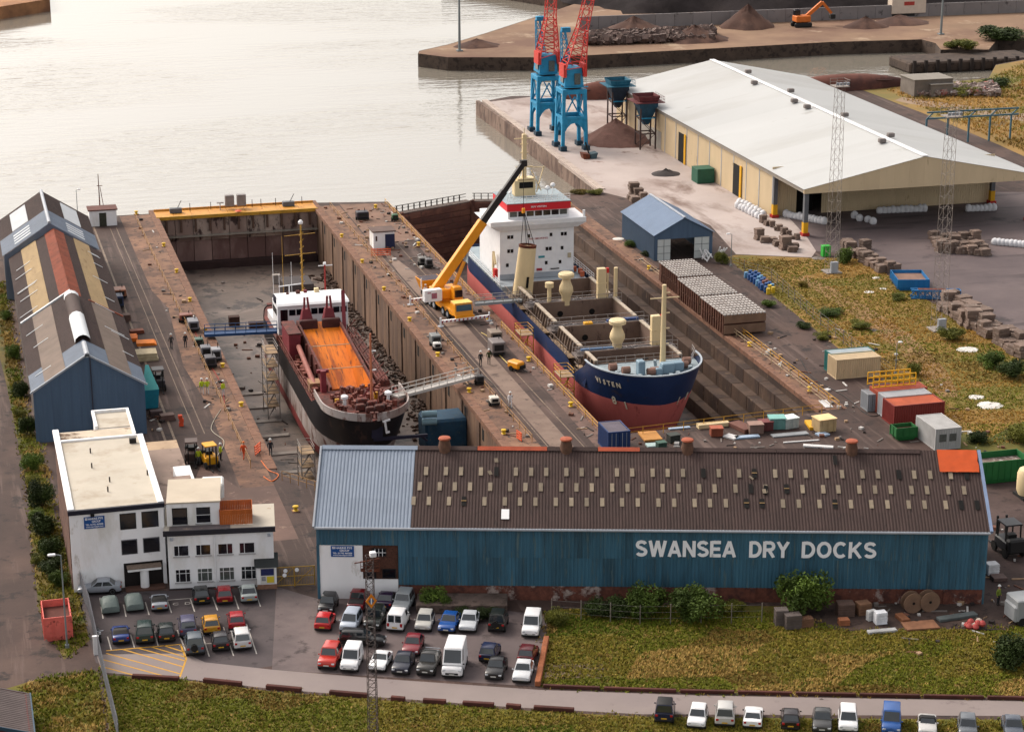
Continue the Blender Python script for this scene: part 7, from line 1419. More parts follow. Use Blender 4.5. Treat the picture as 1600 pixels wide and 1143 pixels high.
# --- planks, plates and gear at the head of the right dock
tanp = M('plank_tan', (206, 160, 110), .8, .2, 1, rv=.1); pw_ = M('plank_white', (228, 226, 226), .7, .1, 1); pb_ = M('plank_blue', (176, 196, 220), .6, .1)
for i, (x0, y0, x1, y1, w, h, mt, lb) in enumerate([(1090, 669, 1138, 664, .9, .5, cream, 'long cream beam'), (1045, 671, 1078, 668, .5, .15, pb_, 'pale blue plank behind the cream beam'), (1134, 681, 1152, 686, 1.2, .2, pw_, 'crumpled white sheet'), (1148, 685, 1186, 682, .8, .2, pb_, 'pale blue board'), (1206, 682, 1262, 677, 1.0, .15, M('plate_grey', (168, 172, 176), .6, .15), 'long grey steel plate'), (1224, 692, 1280, 688, .25, .12, pw_, 'thin white pipe'), (1255, 697, 1302, 700, .7, .2, pw_, 'white board nearest the shed ridge'), (1278, 681, 1292, 678, 1.2, .2, pb_, 'short pale blue plate'), (1010, 698, 1040, 696, 1.2, .25, M('sheet_mint', (190, 214, 212), .6, .1), 'pale mint sheet'), (1146, 664, 1172, 676, 1.6, .5, M('bars_brown', (130, 84, 72), .8, .3), 'bundle of rusty bars'), (1002, 684, 1030, 682, 3.0, .25, M('orange_board', (214, 150, 74), .7, .15), 'wide orange-brown platform board'), (1285, 626, 1296, 637, 1.0, .1, pw_, 'white puddle-like sheet on the right yard'), (1262, 660, 1270, 672, .8, .35, ydr, 'yellow steel beam'), (1290, 609, 1296, 611, .6, .2, pw_, 'small white scrap')]):
    a, b = Vector(G(x0, y0)), Vector(G(x1, y1)); up_ = Vector((0, 0, h / 2 + .02)); tag(MB().bar(a + up_, b + up_, w, h).build('loose_board', mt, None, bev=.02), lb + ' lying at the head of the right dock', 'board')
for i, (px, py, s_, c_, lb) in enumerate([(1119, 680, 1.2, (164, 86, 60), 'rusty open crate'), (1196, 671, 1.3, (120, 60, 60), 'dark red crate'), (1213, 668, 1.6, (120, 172, 166), 'teal painted locker'), (1233, 667, 1.5, (196, 204, 200), 'pale locker with dark marks'), (1287, 672, 1.9, (206, 176, 130), 'cream-topped compressor'), (1180, 676, 1.4, (150, 120, 108), 'pile of grey-brown offcuts'), (1052, 690, 1.1, (56, 60, 56), 'dark pump set'), (1033, 700, .9, (60, 92, 80), 'dark green machine')]):
    g_ = G(px, py); t = T('storage_crate', lb + ' at the head of the right dock', 'crate', g_, rnd.uniform(-.2, .2)); mt = M('crate_%d' % i, c_, .7, .2, 1.2)
    MB().cb(0, 0, s_ * .42, s_ * 1.2, s_, s_ * .8).build('box', mt, t, bev=.05); MB().cb(0, 0, s_ * .86, s_ * 1.26, s_ * 1.06, .08).build('lid', M('crate_lid_%d' % i, tuple(min(250, int(v * 1.2)) for v in c_), .7, .2), t)
    for q in (-.4, 0, .4): MB().box(q * s_ - .04, -s_ * .53, .05, q * s_ + .04, -s_ * .5, s_ * .8).build('batten', mt, t)
# --- machines on the quays
def machine(label, px, py, w, d, h, rgb, rz=0, cat='machine', name='generator', zt=None):
    t = T(name, label, cat, G(px, py), rz); m_ = M('machine_%d_%d_%d' % rgb, rgb, .5, .15, 1)
    MB().cb(0, 0, .45 + h * .35, w, d, h * .7).build('housing', m_, t, bev=.08); MB().cb(0, 0, .3, w * .9, d * 1.1, .14).build('skid', trimb, t)
    MB().cb(0, -d / 2 - .02, .45 + h * .35, w * .7, .04, h * .4).build('grille', trimb, t); MB().tube((w * .25, d * .2, h * .7 + .4), (w * .25, d * .2, h + .5), .06).build('exhaust', trimb, t)
    for s_ in (-1, 1): o_ = ob('wheel', wheel_meshes(.31)[0], t, (s_ * w / 2, 0, .31)); o_.rotation_euler = (0, R(90), 0)
    return t
for args in [('grey generator on the left quay beside the blue gangway', 302, 516, 1.4, 2.2, 1.6, (150, 150, 158)), ('rusty red bin on the left quay just beyond the blue gangway', 291, 503, 1.8, 1.4, 1.1, (160, 96, 76)), ('grey welding set on the left quay, first of the cluster', 322, 558, 1.3, 1.6, 1.6, (132, 132, 140)), ('white-topped welding set on the left quay cluster', 338, 563, 1.2, 1.6, 1.8, (176, 176, 182)), ('dark compressor in the left quay cluster', 329, 573, 1.4, 1.8, 1.5, (84, 80, 88)), ('green pump near the blue gangway', 311, 540, 1.1, 1.2, .9, (84, 120, 104)), ('grey generator on the middle quay edge', 680, 540, 1.3, 1.8, 1.7, (146, 150, 150)), ('white box on the middle quay near the bollard', 772, 633, 1.1, 1.2, 1.0, (232, 224, 210)), ('dark compressor where the white gangway lands', 749, 600, 1.0, 1.2, 1.1, (84, 78, 80)), ('white tank on the middle quay beside a grey generator', 683, 547, 1.0, 1.0, .9, (226, 224, 220)), ('grey pallet of gear on the middle quay opposite the cargo ship', 776, 552, 1.8, 2.6, 2.0, (140, 130, 128)), ('tall grey scaffold pallet on the middle quay opposite the cargo ship', 773, 535, 1.6, 2.2, 1.8, (158, 140, 124)), ('dark welding set left of the white hut', 670, 418, 1.0, 1.2, 1.4, (110, 108, 112)), ('grey trolley beside the middle quay railing', 660, 414, 1.2, 1.4, 1.2, (140, 136, 132)), ('dark winch at the far end of the middle quay', 566, 343, 2.0, 1.6, 1.4, (56, 52, 66)), ('green cabinet by the mitre gate', 617, 345, 1.0, 1.0, 1.0, (70, 120, 80)), ('dark blue machine behind the workshop', 186, 480, 1.2, 2.0, 2.0, (60, 74, 110)), ('rust-orange bin behind the workshop', 187, 465, 1.8, 2.2, 1.4, (176, 110, 76))]:
    machine(*args)
def orange_net(label, px, py, w, h, rz=0): 
    t = T('barrier_net', label, 'barrier', G(px, py), rz); mt = M('net_orange', (238, 96, 44), .7, .15, 2)
    for i in range(int(w / .5) + 1): MB().bar((i * .5, 0, 0), (i * .5, rnd.uniform(-.1, .1), h), .05).build('slat', mt, t)
    for z in (.15, .4, .65, .9): MB().bar((0, 0, h * z), (w, 0, h * z), .12, .1).build('strip', mt, t)
orange_net('orange barrier net in front of the white hut', 580, 400, 3.0, 1.2, R(-12)); orange_net('orange barrier net on the left quay near the head of the dock', 399, 712, 1.6, 1.2, R(60)); orange_net('orange-red barrier on the middle quay near the shed ridge', 815, 690, 1.4, 1.1, R(100))
# forklifts
def forklift(label, px, py, rgb, rz, sc=1.0, name='forklift'):
    t = T(name, label, 'forklift', G(px, py), rz); p = M('lift_%d_%d_%d' % rgb, rgb, .5, .15, 1); t.scale = (sc,) * 3
    MB().cb(0, .3, .75, 1.3, 2.0, .8).build('body', p, t, bev=.1); MB().cb(0, 1.15, .9, 1.3, .6, 1.0).build('counterweight', trimb, t, bev=.12)
    for sx_ in (-.55, .55):
        for sy_ in (-.4, .7): MB().bar((sx_, sy_, 1.1), (sx_ * .9, sy_ + .05, 2.2), .08).build('cab_post', trimb, t)
        MB().bar((sx_ * .6, -.95, .1), (sx_ * .6, -.95, 2.3), .12).build('mast', trimb, t); MB().bar((sx_ * .6, -1.0, .15), (sx_ * .6, -2.0, .12), .14, .06).build('fork', trimb, t)
        for sy_ in (-.6, .9): w_ = MB().tube((sx_ * 1.0, sy_, .35), (sx_ * 1.3, sy_, .35), .35, 12).build('wheel', ty, t)
    MB().cb(0, .15, 2.22, 1.2, 1.3, .1).build('roof_guard', p, t); MB().cb(0, .4, 1.25, .6, .5, .5).build('seat', black, t)
forklift('yellow forklift attended by a worker at the head of the left dock', 329, 728, (240, 170, 20), R(10), 1.15); forklift('dark forklift beside the yellow forklift at the head of the left dock', 300, 722, (96, 72, 64), R(-6), 1.15); forklift('dark grey forklift facing the workshop on the left quay', 248, 608, (70, 66, 72), R(0), 1.2); forklift('black forklift in the yard right of the blue shed', 1573, 862, (50, 52, 58), R(180), 1.5)
lo = T('site_loader', 'yellow mobile welder with hose on the middle quay by the cargo ship', 'machine', G(806, 578), R(30)); MB().cb(0, 0, .8, 1.3, 2.0, .9).build('housing', yc, lo, bev=.15); MB().cb(.2, -.9, .6, 1.0, .5, .5).build('engine_front', trimb, lo, bev=.05)
for s_ in (-1, 1): MB().tube((s_ * .5, .2, .35), (s_ * .75, .2, .35), .35, 12).build('wheel', ty, lo)
MB().bar((0, -.8, .4), (0, -2.0, .25), .1).build('tow_bar', trimb, lo)
# clutter beside the workshop
for px, py, w, d, h, c_, lb in [(228, 537, 2.6, 2.0, .35, (236, 130, 30), 'orange tarpaulin stack beside the workshop wall'), (208, 530, 1.2, 2.4, .5, (232, 120, 30), 'orange crate against the workshop wall'), (228, 560, 3.0, 2.6, 1.0, (214, 196, 160), 'cream sheeted stack beside the workshop'), (213, 520, 2.0, 1.2, .5, (150, 84, 60), 'rusty plate stack beside the workshop'), (196, 500, 1.4, 1.4, .9, (120, 90, 80), 'brown scrap bin beside the workshop'), (244, 650, 1.6, 1.0, .8, (96, 76, 76), 'heap of dark scrap at the workshop corner'), (262, 655, 1.8, 1.2, .7, (120, 92, 84), 'heap of brown scrap behind the office'), (283, 665, .5, .5, 1.4, (228, 80, 40), 'orange gas bottle rack behind the office')]:
    g_ = G(px, py); t = T('material_stack', lb, 'stack', g_, rnd.uniform(-.1, .1)); mt = M('stack_%d_%d' % (px, py), c_, .75, .25, 1.2)
    for k in range(3): MB().cb(rnd.uniform(-.08, .08), rnd.uniform(-.08, .08), h * (k + .5) / 3, w * (1 - .04 * k), d * (1 - .04 * k), h / 3 - .02, rnd.uniform(-.04, .04)).build('layer', mt, t, bev=.02)
tl_ = T('teal_dumper', 'teal blue hopper skip with raised chute beside the workshop gable', 'skip', G(236, 637)); tm = M('teal_paint', (36, 150, 178), .6, .12, 1); MB().frus((-.8, -.8, .8, .8), (-1.0, -1.0, 1.0, 1.0), .2, 2.6).build('bin', tm, tl_); MB().add([(-1, -1, 2.6), (1, -1, 2.6), (.1, 1.6, 5.0), (-.3, 1.6, 5.0)], [(0, 1, 2, 3)]).build('chute', M('teal_light', (90, 190, 190), .6, .1), tl_); MB().box(-.9, -.9, 0, .9, .9, .2).build('base', trimb, tl_)
# sawn timber slabs near the dock floor
for px, py, w, c_, lb in [(366, 498, 1.6, (92, 62, 54), 'rusty box on the left dock floor beyond the blue gangway'), (405, 507, 3.0, (84, 58, 50), 'rusty bin on the left dock floor beside the dredger stern'), (432, 432, 1.2, (190, 180, 172), 'small white float on the far floor of the left dock')]:
    g_ = G(px, py + 10, FL); tag(MB().cb(0, 0, .7, w, 1.2, 1.4).cb(0, 0, 1.42, w * 1.05, 1.25, .06).build('steel_box', M('sbox_%d' % px, c_, .85, .3, 1), None, g_, bev=.04), lb, 'box')
# in front of the shed: drums of cable, junk, pallets
for px, py, r_, lb in [(1424, 955, 1.0, 'left wooden cable drum by the shed plinth'), (1450, 953, 1.0, 'right wooden cable drum by the shed plinth')]:
    t = T('cable_drum', lb, 'cable drum', G(px, py)); wd = M('drum_wood', (150, 118, 96), .85, .2, 1)
    for y in (-.35, .35): MB().tube((0, y - .05, r_), (0, y + .05, r_), r_, 20).build('flange', wd, t)
    MB().tube((0, -.3, r_), (0, .3, r_), r_ * .55, 14).build('core', wd, t); MB().tube((0, -.42, r_), (0, -.401, r_), .14, 10).build('hub_hole', dark, t)
for i, (px, py, w, d, h, c_, lb) in enumerate([(1361, 968, .9, .5, 1.0, (226, 226, 226), 'white fridge by the cable drums'), (1375, 973, 1.1, .8, 1.2, (236, 238, 244), 'white cabinet by the cable drums'), (1220, 975, 1.2, 1.0, 1.6, (120, 108, 104), 'stack of grey crates with white top left of the big bush'), (1238, 980, 1.5, 1.0, 1.4, (110, 98, 94), 'slatted grey crate below the big bush'), (1258, 978, 1.4, .8, .9, (140, 100, 76), 'brown pallet below the big bush'), (1320, 960, 1.6, 1.2, 1.3, (112, 88, 78), 'heap of crates right of the big bush'), (1348, 958, 1.3, 1.0, 1.2, (150, 110, 84), 'brown crate pile right of the big bush'), (1318, 975, 1.0, .8, .6, (176, 110, 74), 'orange-brown pallet bits before the shed plinth'), (1438, 978, 3.2, 1.8, .2, (166, 116, 86), 'flat brown board pile before the shed'), (1378, 987, 2.8, .6, .25, (196, 196, 196), 'white sheet on the ground before the shed'), (1495, 965, 4.0, .8, .3, (112, 120, 120), 'long grey panel before the shed plinth'), (1410, 968, .8, 1.6, .4, (150, 96, 64), 'short orange planks before the shed'), (1549, 895, 1.2, 1.0, 1.1, (232, 232, 234), 'white liquid tote at the right end of the shed'), (1560, 905, 1.4, 1.2, .4, (120, 96, 90), 'dark pallet beside the white tote')]):
    t = T('junk_item', lb, 'junk', G(px, py), rnd.uniform(-.2, .2)); mt = M('junk_%d' % i, c_, .75, .25, 1.5)
    MB().cb(0, 0, h / 2, w, d, h).build('box', mt, t, bev=.04)
    for k in range(max(2, int(h / .25))): MB().box(-w / 2 - .02, -d / 2 - .03, .05 + k * h / max(2, int(h / .25)), w / 2 + .02, -d / 2, .1 + k * h / max(2, int(h / .25))).build('slat', mt, t)
bu = T('buoy_heap', 'heap of red and white buoys at the right end of the lawn', 'buoys', G(1528, 980)); 
for i in range(9): MB().lathe([(.05, -.32), (.25, -.2), (.34, 0), (.25, .2), (.05, .32)], (rnd.uniform(-1.1, 1.1), rnd.uniform(-.4, .4), .3 + .25 * (i % 2)), 10).build('buoy', M('buoy_red', (206, 84, 80), .6, .15) if i % 3 else M('buoy_white', (220, 206, 190), .6, .1), bu, smooth=True)
cpf = T('concrete_platform', 'low weathered concrete loading platform behind the parked cars', 'platform', G(650, 958), R(-15.5)); MB().box(0, 0, 0, 8.6, 2.8, .9).build('slab', M('platform_conc', (118, 100, 92), .9, .3, .6, c3=(84, 70, 62), t3=.55), cpf, bev=.08)
for x in (1, 3, 5, 7): MB().box(x, -.12, 0, x + .4, .01, .8).build('buttress', M('platform_conc', (118, 100, 92)), cpf)
trk = T('grey_truck', 'grey lorry cut by the right edge of the picture', 'truck', G(1612, 968)); MB().box(-2.2, -1.2, .5, 2.4, 1.2, 2.6).build('box_body', M('truck_grey', (176, 180, 184), .5, .12), trk, bev=.1); MB().box(-2.4, -1.1, .4, -1.0, 1.1, 2.0).build('cab', M('truck_grey', (176, 180, 184)), trk, bev=.15)
for x in (-1.6, 1.4): MB().tube((x, -1.25, .45), (x, -1.0, .45), .45, 12).build('wheel', ty, trk)
tnk = T('storage_tank', 'cream cylindrical tank at the right picture edge above the shed yard', 'tank', G(1606, 775)); MB().lathe([(.2, 0), (1.1, .3), (1.3, .8), (1.3, 2.6), (1.1, 3.1), (.2, 3.4)], n=20).build('shell', cream, tnk, smooth=True); MB().cb(0, 0, .15, 2.4, 2.4, .3).build('base', trimb, tnk)
tag(MB().cb(0, 0, .8, 1.3, 1.0, 1.6).cb(0, 0, 1.65, 1.4, 1.1, .1).build('wheelie_bin', M('bin_green', (60, 200, 70), .5, .1), None, G(1290, 400), bev=.06), 'bright green bin beside the light tower', 'bin')
gc = G(1098, 284); tag(MB().cb(0, 0, 1.3, 3.2, 3.2, 2.5).cb(0, 0, 2.6, 3.3, 3.3, .1).build('green_tank', M('tank_green', (44, 108, 84), .6, .15, .8), None, gc, bev=.08), 'dark green square tank beside the warehouse wall', 'tank')
frm = T('white_frames', 'jumble of white plastic frames beside the open blue shed', 'frames', G(1108, 408))
for i in range(14): x, y = rnd.uniform(-1.4, 2.6), rnd.uniform(-1.4, 1.6); MB().bar((x, y, .2 + rnd.random() * .6), (x + rnd.uniform(-1, 1), y + rnd.uniform(-1, 1), .8 + rnd.random() * 1.6), .16).build('frame_bar', whitem, frm)
for px, py, lb in [(1252, 444, 'yellow-green'), ]: pass
for i, (px, py, w, lb) in enumerate([(1380, 451, 1.2, 'white sack near the blue tipper body'), (1370, 434, 1.4, 'white sack by the slab stacks'), (1358, 456, 1.6, 'pale slab lying on the dry grass'), (1512, 546, 3.0, 'white tarpaulin near the green bushes at right'), (1525, 620, 2.2, 'white sheet on the grass at right'), (1547, 633, 3.4, 'large white sheet on the grass at the far right'), (1278, 404, 2.0, 'pile of pale rubble at the grass corner'), (1366, 516, 1.2, 'grey boulder in the dry grass'), (966, 373, 2.0, 'white sheet on the ground by the small blue shed'), (1040, 272, 5.0, 'dark heap by the green tank')]):
    c_ = (70, 62, 62) if 'dark' in lb else (150, 140, 132) if 'boulder' in lb or 'rubble' in lb else (234, 230, 224); mound('ground_heap', G(px, py), w * .6, w * .5, w * (.18 if c_[0] < 200 else .07), M('heap_%d' % i, c_, .85, .2, 1.5, bump=.5), lb, 'heap', 50 + i, 1.0, 14, 4, 0, .3)
# --- far bank
spm = M('spoil', (96, 68, 58), .95, .25, .3, c2=(118, 86, 72), bump=.6, bscale=1.5)
for i, (px, py, rx, h, lb) in enumerate([(990, 52, 10, 4.2, 'brown spoil heap nearest the red jib on the far quay'), (1168, 42, 8, 5.6, 'tall brown spoil heap in the middle of the far quay'), (1352, 42, 6, 2.6, 'low brown spoil heap right of the digger'), (1405, 36, 8, 2.2, 'low dark spoil heap before the white box trailer'), (1085, 62, 9, 3.5, 'small spoil heap above the far quay wall'), (745, 72, 6, 1.8, 'tiny rubble heap near the tip of the far quay')]): mound('spoil_heap', G(px, py), rx, rx * .8, h, spm, lb, 'heap', 20 + i, .95, 26, 8, 0, .1)
m = MB()
for k in range(1300): px = rnd.uniform(915, 1115); q = rnd.uniform(.4, 1.6); g_ = G(px, rnd.uniform(58, 72) - (px - 915) * .035); m.cb(g_[0], g_[1], q * .4 + rnd.random() * 1.0, q, q, q * .8, rnd.random() * 3, rnd.random())
tag(m.build('scrap_heap', M('scrap_mix', (112, 92, 86), .9, .5, .6, c3=(180, 166, 156), t3=.6), kind='stuff'), 'long ridge of grey-brown scrap on the far quay', 'scrap')
m = MB()
for k in range(500): px = rnd.uniform(1430, 1560); q = rnd.uniform(.3, 1.3); g_ = G(px, rnd.uniform(138, 152)); m.cb(g_[0], g_[1], q * .4 + rnd.random() * .8, q, q, q * .7, rnd.random() * 3, rnd.random())
tag(m.build('scrap_heap', M('scrap_pale', (168, 148, 140), .9, .5, .6, c2=(200, 90, 80), t2=.62, c3=(220, 214, 210), t3=.58), kind='stuff'), 'scattered pale rubbish beside the far concrete huts', 'scrap')
ex = T('excavator', 'orange excavator with raised boom on the far quay', 'excavator', G(1252, 42)); eo = M('exc_orange', (226, 120, 40), .6, .15, 1); ex.scale = (1.35,) * 3
for y in (-1, 1): MB().cb(0, y, .45, 3.6, .6, .9).build('track', trimb, ex, bev=.2)
MB().cb(0, 0, 1.6, 3.0, 2.4, 1.2).build('house', eo, ex, bev=.12); MB().cb(-.8, .6, 2.6, 1.2, 1.0, 1.3).build('cab', glass, ex, bev=.08); MB().bar((1.0, 0, 2), (4.2, 0, 4.6), .5, .7).build('boom', eo, ex); MB().bar((4.2, 0, 4.6), (6.2, 0, 2.4), .4, .5).build('stick', eo, ex); MB().cb(6.4, 0, 1.8, 1.0, 1.2, .9).build('bucket', trimb, ex, bev=.1)
bt = T('box_trailer', 'white box trailer at the foot of the coal heap', 'trailer', G(1416, 26)); MB().box(-5, -1.5, 1, 5, 1.5, 6).build('box', M('trailer_white', (232, 214, 196), .6, .08), bt, bev=.1); MB().box(-1.5, -1.55, 3.2, 1.5, -1.5, 4.2).build('logo_panel', M('logo_red', (200, 70, 60), .6, .1), bt); MB().box(-4.8, -1.2, .2, 4.8, 1.2, 1).build('chassis', trimb, bt)
for px, py, rx, ry, h, lb in [(1317, 138, 16, 7, 3.2, 'upturned rusty hull on the far bank behind the warehouse'), (945, 152, 9, 6, 3.6, 'rusty hull behind the blue hopper at the water edge')]:
    g_ = G(px, py); rg = []
    for i in range(13): t_ = -1 + i / 6; k_ = max(.03, 1 - abs(t_) ** 2.2); rg.append([(t_ * rx, ry * .5 * k_ * math.cos(a_), h * (.35 + .65 * k_) * max(0, math.sin(a_))) for a_ in [math.pi * j / 8 for j in range(9)]])
    t = T('wrecked_hull', lb, 'hull', (g_[0], g_[1], 0)); MB().loft(rg, close=False, caps=False).build('hull_shell', M('hull_rusty', (128, 78, 66), .9, .3, .3, c2=(96, 60, 54)), t, smooth='all'); MB().bar((-rx * .7, -ry * .3, h * .55), (rx * .7, -ry * .3, h * .55), .3, .2).build('rubbing_strake', M('hull_dark', (84, 56, 52), .9, .2), t)
bgf = T('steel_gantry', 'blue-green steel gantry frames behind the warehouse at right', 'gantry', G(1512, 222)); gm_ = M('gantry_teal', (84, 128, 146), .6, .15)
for k in range(5):
    x = -9 + k * 4.5; MB().bar((x, 0, 0), (x, 0, 5), .3).build('column', gm_, bgf); MB().bar((x, 0, 5), (x + 1.4, 0, 6.2), .2).build('knee', gm_, bgf)
for z in (5, 6.2): MB().bar((-9, 0, z), (10.5, 0, z), .28).build('beam', gm_, bgf)
dol = T('mooring_dolphin', 'dark timber jetty head on the far side of the channel at right', 'jetty', (*G(1512, 84)[:2], WATER_Z)); MB().box(-18, -6, 0, 16, 6, 2.6).build('platform', pw, dol, bev=.4)
for i in range(12): MB().tube((-17 + i * 3, -6.3, -2), (-17 + i * 3, -6.3, 3.2), .5, 8).build('fender_pile', M('pile_dark', (60, 50, 46), .9, .3), dol)

# --- hoses, cables and loose debris on the quays and dock floors
def hose(label, pts, r, rgb, name='hose'):
    P_ = [Vector(p) for p in pts]; Q = []
    for i in range(len(P_) - 1):
        p0, p1, p2, p3 = P_[max(0, i - 1)], P_[i], P_[i + 1], P_[min(len(P_) - 1, i + 2)]
        for k in range(8): t = k / 8; Q.append(.5 * ((2 * p1) + (p2 - p0) * t + (2 * p0 - 5 * p1 + 4 * p2 - p3) * t * t + (3 * p1 - p0 - 3 * p2 + p3) * t ** 3))
    Q.append(P_[-1]); rg = []
    for i, q in enumerate(Q):
        d = (Q[min(i + 1, len(Q) - 1)] - Q[max(0, i - 1)]).normalized(); x = d.cross(Vector((0, 0, 1))).normalized(); y = x.cross(d); rg.append([q + x * r * math.cos(a_) + y * r * math.sin(a_) for a_ in (0, 1.26, 2.51, 3.77, 5.03)])
    tag(MB().loft(rg).build(name, M('hose_%d_%d_%d' % rgb, rgb, .6, .2, 1), smooth='all'), label, 'hose')
gz = lambda *q: [(*G(x, y)[:2], .06) for x, y in q]
hose('yellow hose snaking beside the yellow welder on the middle quay', gz((800, 575), (785, 560), (770, 545), (764, 528), (752, 520)), .06, (226, 200, 120)); hose('black cable along the rail groove of the middle quay', gz((690, 520), (720, 545), (735, 575), (770, 600), (800, 650)), .05, (40, 36, 36)); hose('red hose on the left quay beside the railing', gz((290, 490), (310, 530), (322, 560), (345, 600), (352, 640)), .05, (190, 60, 50)); hose('pale hose across the left quay near the forklifts', gz((345, 640), (330, 670), (350, 690), (340, 712)), .05, (200, 190, 170)); hose('orange hose coiled at the head of the left dock', gz((408, 720), (420, 735), (435, 742), (425, 752), (412, 745)), .06, (236, 120, 50)); hose('black cable across the right yard', gz((1250, 560), (1270, 590), (1320, 620), (1360, 650), (1390, 640)), .05, (46, 40, 40))
def debris(label, polys, n, mats, seed, z=0.0, smax=.55):
    r3 = random.Random(seed); m = MB(); k = 0
    while k < n:
        x0, y0, x1, y1 = polys[r3.randrange(len(polys))]; x, y = r3.uniform(x0, x1), r3.uniform(y0, y1); k += 1; m.slot(r3.randrange(len(mats))); q = r3.uniform(.08, smax)
        if r3.random() < .45: m.cb(x, y, z + .05, q * 3.2, q * .35, .1, r3.uniform(0, 3.1))
        else: m.cb(x, y, z + q * .3, q, q * r3.uniform(.6, 1.3), q * .6, r3.uniform(0, 3.1))
    tag(m.build('debris', mats, kind='stuff'), label, 'debris')
dm_ = [M('deb_rust', (130, 84, 66), .85, .3, 1), M('deb_grey', (150, 140, 134), .8, .3, 1), M('deb_dark', (62, 52, 50), .85, .3, 1), M('deb_tan', (190, 156, 122), .8, .2, 1), M('deb_white', (220, 216, 212), .7, .1, 1)]
debris('small scrap and timber scattered over the left quay', [(20.2, 236, 21.2, 300), (27.5, 222, 31.2, 345), (19.8, 240, 22, 262)], 150, dm_, 1); debris('small scrap and timber scattered over the middle quay', [(59.9, 222, 62.9, 345), (68.8, 222, 71, 345), (63, 300, 71, 345)], 260, dm_, 2); debris('small scrap scattered over the yard right of the right dock', [(100, 224, 103.5, 300), (100, 200, 118, 256), (72, 205, 100, 221)], 300, dm_, 3); debris('dark debris on the floor of the left dock', [(33, 222, 40, 300), (40, 292, 58, 340), (52, 222, 58, 290)], 110, dm_[:3] + [dm_[2]], 4, FL, .7); debris('dark debris on the floor of the right dock', [(72, 226, 74.5, 335), (89, 226, 93, 335)], 160, dm_[:3], 5, FL, .7)
debris('small rubbish along the foot of the blue shed and its yard', [(80, 158, 98, 170), (92, 165, 104, 190)], 140, dm_, 6)
# ================================================================ PEOPLE
def person_mesh(kind):
    P = {'stand': [(0, 0, .93), (0, 0, 1.15), (0, 0, 1.4), (0, -.02, 1.5), (0, -.03, 1.62), (0, -.02, 1.74), (.1, 0, .9), (.11, -.02, .5), (.11, .02, .08), (.11, -.16, .04), (-.1, 0, .9), (-.11, -.02, .5), (-.11, .02, .08), (-.11, -.16, .04), (.2, 0, 1.4), (.27, .02, 1.14), (.27, -.08, .9), (.26, -.12, .8), (-.2, 0, 1.4), (-.27, .02, 1.14), (-.27, -.08, .9), (-.26, -.12, .8)],
         'walk': [(0, 0, .93), (0, 0, 1.15), (0, -.03, 1.4), (0, -.05, 1.5), (0, -.07, 1.62), (0, -.06, 1.74), (.1, 0, .9), (.1, -.22, .52), (.1, -.22, .08), (.1, -.4, .05), (-.1, 0, .9), (-.1, .1, .5), (-.1, .34, .14), (-.1, .2, .04), (.2, -.02, 1.4), (.28, .12, 1.16), (.26, .1, .92), (.25, .06, .82), (-.2, -.02, 1.4), (-.28, -.12, 1.16), (-.24, -.34, 1.0), (-.22, -.42, .96)]}[kind]
    rad = [.155, .15, .17, .07, .1, .085, .1, .07, .05, .045, .1, .07, .05, .045, .075, .055, .042, .035, .075, .055, .042, .035]
    E_ = [(0, 1), (1, 2), (2, 3), (3, 4), (4, 5), (0, 6), (6, 7), (7, 8), (8, 9), (0, 10), (10, 11), (11, 12), (12, 13), (2, 14), (14, 15), (15, 16), (16, 17), (2, 18), (18, 19), (19, 20), (20, 21)]
    me = bpy.data.meshes.new('skeleton'); me.from_pydata(P, E_, []); o = bpy.data.objects.new('skeleton', me); COL.objects.link(o); md = o.modifiers.new('s', 'SKIN'); sv = me.skin_vertices[0].data
    for i, r_ in enumerate(rad): sv[i].radius = (r_, r_ * .85)
    sv[0].use_root = True; o.modifiers.new('u', 'SUBSURF').levels = 1; dg = bpy.context.evaluated_depsgraph_get(); res = bpy.data.meshes.new_from_object(o.evaluated_get(dg)); bpy.data.objects.remove(o); return res
PM = {k: person_mesh(k) for k in ('stand', 'walk')}
skin = M('skin', (206, 150, 122), .6, .1); boots = M('boots', (40, 34, 32), .7, .2); hel = MB().lathe([(.135, 0), (.155, .01), (.125, .03), (.115, .09), (.06, .14), (.01, .15)], n=12).mesh('helmet', M('helmet_white', (240, 240, 236), .4, .05), smooth='all'); helo = MB().lathe([(.135, 0), (.155, .01), (.125, .03), (.115, .09), (.06, .14), (.01, .15)], n=12).mesh('helmet', M('helmet_orange', (236, 120, 40), .4, .05), smooth='all')
PC = {}
def person(label, px, py, top, legs, pose, rz, cap=hel, group=None):
    key = (pose, top, legs)
    if key not in PC:
        me = PM[pose].copy(); me.materials.clear()
        for m_ in (M('cloth_%d_%d_%d' % top, top, .8, .12, 3), M('cloth_%d_%d_%d' % legs, legs, .8, .12, 3), skin, boots): me.materials.append(m_)
        for f_ in me.polygons:
            z = f_.center.z; x = abs(f_.center.x); f_.material_index = 3 if z < .12 else 2 if z > 1.5 or (x > .2 and z < .9 and z > .74) else 0 if z > .92 or x > .2 else 1
            f_.use_smooth = True
        PC[key] = me
    t = T('person', label, 'person', G(px, py), rz, group); t.scale = (1.14,) * 3; ob('body', PC[key], t); hy = -.02 if pose == 'stand' else -.065; ob('helmet', cap, t, (0, hy, 1.74)); return t
HV = (206, 224, 40); WT = (222, 222, 222); ORG = (230, 84, 30); DK = (46, 46, 54); GR = (120, 120, 124)
